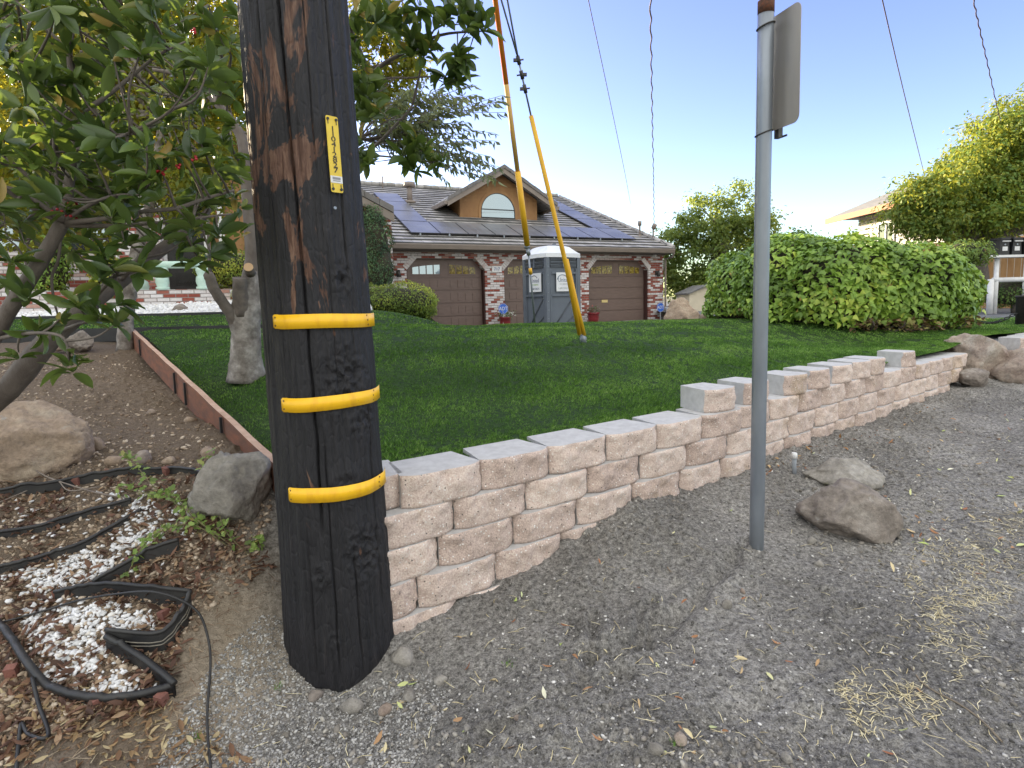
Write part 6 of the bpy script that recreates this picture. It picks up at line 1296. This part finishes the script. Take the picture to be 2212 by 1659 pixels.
mb.tube(P_, list(interp([.066, .054, .048, .045, .043, .04, .036, .03, .026, .02, .012], len(P_))), 12, jit=.06, seed=6)
mb.build('upper_limb', BARK, TR)
mb = MB()
P_ = spline(WD_([(522, 725, 4.44), (508, 695, 4.40), (497, 675, 4.37), (482, 655, 4.34), (466, 630, 4.3), (452, 598, 4.28), (445, 592, 4.28)]), 5); mb.tube(P_, list(interp([.06, .05, .045, .042, .04, .038, .028], len(P_))), 10, jit=.16, seed=7)
mb.tube(WD_([(455, 602, 4.28), (452, 560, 4.3), (449, 500, 4.35), (452, 440, 4.4)]), [.014, .012, .010, .007], 8)
P_ = spline(WD_([(526, 680, 4.42), (520, 640, 4.39), (517, 600, 4.36)]), 5); mb.tube(P_, list(interp([.075, .060, .048], len(P_))), 14, jit=.12, seed=8)
mb.tube(WD_([(541, 590, 4.4), (537, 578, 4.33)]), [.040, .036], 12)
mb.tube(spline(WD_([(555, 665, 4.5), (575, 650, 4.55), (600, 640, 4.6), (640, 560, 4.7), (700, 400, 4.75), (760, 260, 4.7), (800, 160, 4.6)]), 5), list(interp([.05, .04, .035, .03, .028, .024, .02], 31)), 10, jit=.1, seed=9)
mb.build('limb', BARKD, TR)
mb = MB(); e_ = WD_([(537, 578, 4.325), (536.5, 576.5, 4.315)]); mb.tube(e_, .034, 14); mb.build('cut_face', M('fresh_cut_wood', (.55, .38, .22), (.48, .31, .17), 20, .8), TR)

# ---- foliage with rosettes of large leaves
def rosettes(name, parent, mat, C, nleaf, size, seed, proto=LEAF_BIG, axis=None, spread=1.0):
    g = np.random.default_rng(seed); N = len(C); nl = g.integers(nleaf[0], nleaf[1]+1, N); idx = np.repeat(np.arange(N), nl); M_ = len(idx)
    ax = np.array([0, 0, 1.])+g.normal(0, .55, (N, 3)) if axis is None else axis+g.normal(0, .35, (N, 3)); ax /= np.linalg.norm(ax, axis=1, keepdims=True)
    Fm = frames(ax); phi = g.random(M_)*2*math.pi; el = g.uniform(-.35, 1.15, M_)*spread; loc = np.stack([np.cos(phi)*np.cos(el), np.sin(phi)*np.cos(el), np.sin(el)], 1); d = np.einsum('nij,nj->ni', Fm[idx], loc)
    nrm = ax[idx]*1.0-d*(ax[idx]*d).sum(1, keepdims=True)+g.normal(0, .35, (M_, 3)); Rm = frames(nrm, d)
    # make X exactly the leaf direction
    X = d; Z = nrm-X*(nrm*X).sum(1, keepdims=True); Z /= np.linalg.norm(Z, axis=1, keepdims=True); Rm = np.stack([X, np.cross(Z, X), Z], 2)
    s = g.uniform(size*.55, size*1.15, M_); P = np.array(C)[idx]+d*s[:, None]*.08-ax[idx]*(g.random((M_, 1))*size*.35); tint = np.clip(g.normal(.42, .24, M_)+(g.random(M_) > .95)*.5, 0, 1)
    v_, f_, r_ = scatter(proto, P, Rm, np.stack([s, s*g.uniform(.85, 1.15, M_), s*g.uniform(.5, 1.6, M_)], 1), tint); return npobj(name, v_, f_, mat, parent, smooth=True, rnd=r_)
def twigs(mb, nodes, nr, C, g, r=.0035, maxd=1.2):
    nodes = np.array(nodes)
    for c in C:
        d = np.linalg.norm(nodes-c, axis=1); k = np.argsort(d)[:4][g.integers(0, 3)]; a = nodes[k]
        if d[k] > .38: a = c+(a-c)*(.16/d[k])+np.array([0, 0, -.04])
        m_ = lerp(a, c, .55)-np.array([0, 0, .06*d[k]])+g.normal(0, .04, 3)*d[k]; P_ = spline([a, m_, c], 4); mb.tube(P_, list(interp([r*1.6, r, r*.7], len(P_))), 5)
# foreground shrub
SB = W(-175, 985, 2.5); SHR = thing('leafy_shrub', 'foreground shrub with large glossy oval leaves and a few red berries', 'shrub', SB)
br_ = [([(-175, 985, 2.5), (-60, 905, 2.4), (20, 838, 2.3), (82, 762, 2.25), (123, 718, 2.25), (190, 660, 2.3), (259, 606, 2.4), (320, 560, 2.5), (382, 515, 2.6), (430, 480, 2.7), (470, 420, 2.8)], [.055, .048, .046, .044, .040, .036, .034, .03, .025, .018, .012]),
       ([(-175, 985, 2.5), (-100, 850, 2.2), (-20, 735, 2.05), (20, 668, 2.0), (63, 603, 1.98), (105, 535, 1.98), (135, 480, 1.98)], [.04, .034, .028, .026, .024, .023, .022]),
       ([(135, 480, 1.98), (146, 420, 1.98), (158, 327, 2.0), (167, 268, 2.0), (161, 208, 2.0), (150, 120, 2.02), (160, 20, 2.05), (150, -80, 2.1)], [.019, .017, .014, .012, .010, .009, .007, .005]),
       ([(135, 480, 1.98), (100, 450, 1.94), (50, 418, 1.9), (0, 402, 1.88), (-80, 395, 1.85)], [.009, .008, .007, .006, .004]), ([(130, 480, 1.98), (70, 450, 1.95), (0, 398, 1.9), (-60, 330, 1.9)], [.008, .007, .006, .004]),
       ([(135, 478, 1.98), (100, 420, 1.95), (60, 380, 1.93), (0, 330, 1.9), (-40, 300, 1.9)], [.009, .008, .007, .006, .004]), ([(137, 476, 1.98), (128, 430, 2.0), (118, 350, 2.03), (112, 240, 2.06)], [.007, .006, .005, .003]),
       ([(140, 478, 1.98), (180, 450, 1.95), (240, 424, 1.92), (300, 420, 1.9)], [.008, .007, .005, .003]), ([(140, 482, 1.98), (230, 472, 1.95), (298, 458, 1.93), (380, 450, 1.95), (440, 430, 2.0), (506, 411, 2.05)], [.010, .008, .007, .007, .006, .004]),
       ([(140, 486, 1.98), (250, 488, 2.0), (330, 482, 2.02), (417, 472, 2.05), (500, 462, 2.1)], [.009, .007, .006, .005, .003]), ([(158, 327, 2.0), (200, 310, 1.97), (250, 292, 1.95), (290, 290, 1.93)], [.006, .005, .004, .003]),
       ([(161, 250, 2.0), (220, 215, 2.05), (290, 160, 2.1), (340, 120, 2.1), (400, 90, 2.15)], [.009, .008, .006, .005, .003]), ([(131, 494, 1.98), (126, 560, 2.0), (112, 600, 2.02), (117, 650, 2.03), (128, 690, 2.05)], [.006, .005, .005, .004, .003]),
       ([(259, 606, 2.4), (300, 560, 2.2), (330, 520, 2.1), (400, 500, 2.1)], [.012, .010, .008, .005]), ([(160, 130, 2.02), (100, 60, 2.0), (20, -10, 2.0)], [.007, .005, .003]), ([(160, 200, 2.0), (90, 150, 1.95), (0, 90, 1.9), (-80, 60, 1.9)], [.008, .006, .005, .003]),
       ([(160, 60, 2.04), (230, 20, 2.05), (300, -40, 2.1)], [.006, .005, .003]), ([(190, 660, 2.3), (225, 620, 2.1), (255, 590, 1.95)], [.010, .007, .004]), ([(123, 718, 2.25), (170, 700, 2.1), (215, 690, 2.0)], [.008, .006, .004]), ([(-20, 735, 2.05), (60, 720, 1.95), (130, 725, 1.9), (150, 760, 1.9)], [.008, .006, .005, .003])]
nodes = []; mb = MB()
for L, r_ in br_: P_ = spline(WD_(L), 5); nodes += P_; mb.tube(P_, list(interp(r_, len(P_))), 10, jit=.05, seed=3)
expl = WD_([(222, 548, 1.9), (268, 520, 1.95), (235, 575, 1.88), (300, 585, 1.95), (215, 600, 1.9), (262, 648, 1.9), (170, 655, 1.92), (128, 690, 1.95), (215, 690, 1.95), (250, 700, 1.92), (150, 775, 1.92), (148, 790, 1.9), (240, 470, 1.85), (290, 475, 1.85), (345, 505, 1.95),
             (410, 340, 1.85), (380, 320, 1.85), (430, 300, 1.86), (335, 345, 1.85), (460, 360, 1.9), (300, 420, 1.86), (250, 470, 1.9), (420, 480, 1.95), (455, 545, 2.1), (470, 500, 2.1), (430, 560, 2.1), (400, 520, 2.1), (10, 300, 1.85), (-10, 330, 1.8), (30, 560, 1.9), (60, 640, 1.95), (90, 720, 2.0), (20, 600, 2.0), (40, 760, 2.0)])
g = np.random.default_rng(19); NC = 640; uu = g.uniform(-170, 520, NC); vv = g.uniform(-130, 500, NC); dd = g.uniform(1.75, 3.3, NC); keep = (vn(np.stack([uu/95, vv/80, uu*0], 1), 23) > -.34) & ~((uu > 330) & (vv < 60)) & ~((vv > 420) & (uu > 200))
near = ((uu-60)**2/400**2+(vv-90)**2/420**2 < 1.05)
rnd_c = [W(a, b_, c) for a, b_, c, k1, k2 in zip(uu, vv, dd, keep, near) if k1 and k2]
NC2 = 120; u9 = g.uniform(150, 500, NC2); v9 = g.uniform(400, 600, NC2); d9 = g.uniform(2.0, 3.2, NC2); rnd_c += [W(a, b_, c) for a, b_, c in zip(u9, v9, d9) if (b_ < 560-.0*a) and not (a > 330 and b_ > 520) and vn(np.array([[a/60, b_/50, 1.]]), 5)[0] > -.25]
C = expl+rnd_c; twigs(mb, nodes, 0, C, g); mb.build('branches', BARK, SHR)
rosettes('leaves', SHR, LSHRUB, np.array(C), (7, 11), .090, 6)
BERRY = M('red_berry', (.45, .02, .03), (.3, .01, .02), 20, .3); parts = []
Pb = np.concatenate([np.array(W(348, 370, 1.84))+g.normal(0, .006, (5, 3)), np.array(W(356, 366, 1.84))+g.normal(0, .004, (2, 3)), np.array(W(382, 357, 1.84))+g.normal(0, .006, (3, 3)), np.array(W(421, 336, 1.84))+g.normal(0, .006, (3, 3)), np.array(W(142, 462, 1.96))+g.normal(0, .014, (9, 3)), np.array(W(150, 440, 1.97))+g.normal(0, .01, (5, 3)), np.array(W(415, 62, 2.0))+g.normal(0, .006, (4, 3))])
for p in Pb: parts.append((ICO1[0]*.0055+p, ICO1[1], np.zeros(len(ICO1[0]))))
v_, f_, _ = merge(parts); npobj('berries', v_, f_, BERRY, SHR)['kind'] = 'stuff'

# crown of the pruned tree: large dark leaves left and right of the pole, with olive sprays behind
cr_ = WD_([(830, 12, 3.6), (870, 20, 3.6), (905, 12, 3.6), (940, 20, 3.6), (975, 12, 3.6), (1005, 15, 3.6), (987, 30, 3.6), (1022, 24, 3.6), (1040, 45, 3.6), (1050, 60, 3.6), (960, 45, 3.6), (1015, 60, 3.6), (894, 85, 3.7), (865, 45, 3.7), (911, 107, 3.7), (885, 110, 3.7), (934, 95, 3.7), (925, 112, 3.7), (900, 70, 3.7), (991, 122, 3.6), (1006, 133, 3.6), (985, 108, 3.6),
           (955, 155, 3.7), (968, 162, 3.7), (994, 176, 3.7), (985, 165, 3.7), (772, 25, 3.5), (790, 40, 3.5), (815, 45, 3.5), (840, 30, 3.5), (770, 75, 3.6), (775, 130, 3.6), (785, 150, 3.6), (775, 170, 3.6), (800, 170, 3.7), (815, 180, 3.7), (792, 207, 3.6), (805, 200, 3.7), (780, 235, 3.6), (812, 240, 3.6), (830, 245, 3.6), (800, 250, 3.6),
           (903, 305, 3.7), (890, 318, 3.7), (915, 320, 3.7), (880, 340, 3.7), (905, 345, 3.7), (895, 362, 3.7), (951, 345, 3.8), (935, 352, 3.8), (784, 333, 3.6), (795, 350, 3.6), (872, 330, 3.7), (775, 300, 3.6),
           (470, 60, 3.5), (440, 110, 3.6), (500, 90, 3.5), (490, 150, 3.6), (430, 30, 3.5), (400, 70, 3.5), (505, 200, 3.6), (460, 190, 3.6), (510, 30, 3.6), (380, 110, 3.4), (360, 60, 3.4), (410, 160, 3.5), (508, 260, 3.6), (480, 300, 3.6), (500, 330, 3.6), (512, 370, 3.7), (480, 380, 3.6), (505, 420, 3.7), (520, 450, 3.8), (470, 430, 3.7), (515, 500, 3.9)])
mb = MB(); nd_ = []
for L, r_ in (([(800, 160, 4.6), (757, 52, 3.8), (810, 32, 3.7), (850, 12, 3.65), (900, -20, 3.6)], [.02, .012, .010, .007, .004]), ([(770, 240, 4.3), (808, 157, 3.9), (870, 115, 3.8), (951, 76, 3.7), (1046, 67, 3.65)], [.02, .014, .012, .009, .004]), ([(780, 200, 4.2), (832, 171, 3.8), (890, 168, 3.8), (946, 164, 3.8)], [.014, .008, .006, .004]),
              ([(740, 360, 4.5), (803, 321, 4.0), (860, 265, 3.9), (891, 226, 3.9), (903, 181, 3.9)], [.018, .011, .009, .007, .004]), ([(740, 340, 4.4), (784, 336, 3.9), (830, 338, 3.85), (868, 343, 3.8), (940, 350, 3.8)], [.012, .006, .005, .005, .003]), ([(891, 226, 3.9), (925, 90, 3.8), (960, 40, 3.7), (990, 10, 3.6)], [.008, .006, .005, .003]),
              ([(470, 225, 4.7), (480, 150, 4.2), (470, 80, 3.8), (450, 10, 3.6)], [.02, .012, .008, .005]), ([(530, 360, 4.65), (505, 330, 4.2), (490, 250, 3.8), (500, 120, 3.6)], [.015, .01, .007, .004]), ([(536, 440, 4.6), (512, 440, 4.2), (500, 400, 3.9)], [.012, .008, .004])):
    P_ = spline(WD_(L), 5); nd_ += P_; mb.tube(P_, list(interp(r_, len(P_))), 8)
twigs(mb, nd_, 0, cr_, g, .003); mb.build('branches', BARKD, TR)
rosettes('leaves', TR, LSHRUB, np.array(cr_), (7, 11), .13, 16)
# olive sprays: fine drooping twigs with paired slim leaves
mb = MB(); LP_, LD_ = [], []
g = np.random.default_rng(29); roots = WD_([(755, 330, 4.9), (770, 300, 4.9), (800, 300, 4.9), (860, 260, 4.9), (870, 300, 4.9)])
for i in range(62):
    tu, tv = (g.uniform(850, 1092), g.uniform(172, 322)) if i < 48 else (g.uniform(930, 1085), g.uniform(325, 398))
    if i < 48 and (tu-850)/240 > 1.1-(172-tv)/-150*.0+.35: continue
    a = roots[g.integers(0, 5)]; t = W(tu, tv, g.uniform(4.5, 5.2)); P_ = spline([a, lerp(a, t, .5)+[0, 0, g.uniform(-.02, .12)], t], 10); mb.tube(P_, list(interp([.006, .003, .0018], len(P_))), 5)
    for k in range(7, len(P_)):
        for s_2 in (-1, 1): LP_.append(P_[k]); dd_ = P_[k]-P_[k-1]; dd_ = dd_/np.linalg.norm(dd_); LD_.append(dd_*.5+np.array([s_2*.6*g.random(), s_2*.3, -.9*g.random()-.1])+g.normal(0, .2, 3))
SPR = thing('olive_tree', 'slender branched tree with fine olive green leaves behind the utility pole', 'tree', W(770, 660, 5.2)); mb.tube(spline(WD_([(772, 690, 5.3), (768, 560, 5.2), (762, 440, 5.1), (757, 330, 4.95), (765, 250, 4.9)]), 6), list(interp([.03, .028, .025, .02, .012], 25)), 8); mb.build('trunk', BARKD, SPR)
LP_ = np.array(LP_); LD_ = np.array(LD_); LD_ /= np.linalg.norm(LD_, axis=1, keepdims=True); Z = g.normal(size=LD_.shape); Z -= LD_*(Z*LD_).sum(1, keepdims=True); Z /= np.linalg.norm(Z, axis=1, keepdims=True); Rm = np.stack([LD_, np.cross(Z, LD_), Z], 2)
v_, f_, r_ = scatter((LEAF_SLIM[0]*[1, 1.5, 1], LEAF_SLIM[1]), LP_, Rm, g.uniform(.045, .09, len(LP_))); npobj('crown', v_, f_, LOL, SPR, rnd=r_)
# trees behind: trunk in the bed and backlit yellow green crowns
b0 = hit(270, 748); tree('slim pale trunked tree at the far corner of the soil bed', b0-[0, 0, .05], [b0-[0, 0, .05], W(272, 700, 6.3), W(280, 640, 6.3), W(290, 560, 6.3), W(330, 420, 6.4), W(350, 250, 6.5)], [.085, .075, .065, .06, .05, .035],
     [bl(330, 330, 6.8, .8), bl(230, 250, 6.8, .9), bl(120, 330, 6.8, .8), bl(420, 180, 6.9, .9), bl(300, 120, 7, 1.0), bl(150, 120, 7, .9), bl(430, 40, 7, .8), bl(500, 130, 6.9, .7), bl(30, 200, 7, .8), bl(400, 400, 6.5, .55), bl(180, 430, 6.6, .6), bl(40, 430, 6.6, .6), bl(250, -30, 7, 1.0), bl(60, 20, 7, .9), bl(440, 330, 6.6, .5)], 42000, .085, LYEL, 71, 520, .24, LEAF_SMALL, bark=BARKP, nl=40, name='background_tree')
b0 = W(700, 700, 8.2); tree('yellow backlit tree mostly hidden behind the utility pole', b0, [b0, W(690, 560, 8.2), W(700, 400, 8.1), W(720, 200, 8)], [.12, .1, .08, .05], [bl(790, 40, 8, .62), bl(800, 150, 8, .58), bl(850, 215, 8, .42), bl(850, 90, 8, .4), bl(700, 100, 8, .9), bl(560, 120, 8, .9), bl(480, 250, 8, .5), bl(890, 150, 8, .25), bl(780, 240, 8, .35)], 9000, .10, LYEL, 72, 120, .22, LEAF_SMALL, nl=20, name='background_tree')
# small sprawling plant by the grey boulder
g = np.random.default_rng(51); SM = thing('sprawling_plant', 'small sprawling weed with toothed light green leaves by the grey boulder', 'plant', hit(540, 1200)); mb = MB(); LPp = []
for L in ([(545, 1205, 0), (490, 1160, .05), (470, 1100, .10), (455, 1060, .16), (462, 1015, .18)], [(530, 1200, 0), (440, 1150, .06), (400, 1100, .09), (370, 1080, .12)], [(500, 1190, 0), (420, 1150, .05), (350, 1160, .07), (310, 1200, .06), (280, 1245, .03)], [(430, 1150, .06), (380, 1090, .08), (320, 1080, .07), (255, 1060, .06)], [(470, 1100, .08), (480, 1060, .12), (495, 1050, .14)], [(560, 1200, 0), (560, 1170, .03), (545, 1180, .02)], [(400, 1110, .08), (330, 1060, .10), (290, 1010, .12), (270, 1000, .11)]):
    P_ = spline([hit(u, v+h*260)+[0, 0, h] for u, v, h in L], 7); mb.tube(P_, .0022, 5)
    for k in range(4, len(P_)):
        for _ in range(3): LPp.append(P_[k]+g.normal(0, .012, 3))
mb.build('stems', M('green_stem', (.14, .15, .06), (.2, .14, .08)), SM); LPp = np.array(LPp); TOOTH = (np.array([(0, 0, 0), (.25, -.28, .04), (.45, -.2, .0), (.62, -.32, .03), (1, 0, -.08), (.62, .32, .03), (.45, .2, 0), (.25, .28, .04)]), np.array([(0, 1, 2, 6), (0, 2, 6, 7), (2, 3, 4, 5)])); TOOTH = (TOOTH[0], np.array([(0, 1, 2, 6), (0, 6, 7, 7), (2, 3, 4, 6), (4, 5, 6, 6)]))
TOOTH = (TOOTH[0], np.array([(0, 1, 2), (0, 2, 6), (0, 6, 7), (2, 3, 4), (2, 4, 6), (4, 5, 6)]))
v_, f_, r_ = scatter(TOOTH, LPp, frames(g.normal(0, .6, (len(LPp), 3))+[0, -.3, 1]), g.uniform(.018, .042, len(LPp))); npobj('leaves', v_, f_, Mleaf('weed_leaf', [(0, (.12, .18, .05)), (.6, (.24, .36, .09)), (.9, (.36, .46, .14)), (1, (.4, .25, .1))], .3, (.5, .6, .15), .5), SM, rnd=r_)
tufts = [hit(u, v) for u, v in ((1100, 1440), (1010, 1225), (420, 1590), (600, 1480), (1460, 1610))]; Pt = np.concatenate([np.array(t)+g.normal(0, .012, (40, 3))*[1, 1, 0] for t in tufts]); d = np.stack([g.normal(0, .3, len(Pt)), g.normal(0, .3, len(Pt)), np.ones(len(Pt))], 1)*g.uniform(.008, .02, (len(Pt), 1)); w = g.normal(0, .0009, (len(Pt), 3)); V = np.stack([Pt-w, Pt+w, Pt+d], 1).reshape(-1, 3); tag(npobj('weed_tufts', V, np.arange(len(V)).reshape(-1, 3), GR, rnd=np.full(len(V), .6)), 'tiny green weed tufts sprouting in the dirt', 'weeds', kind='stuff')
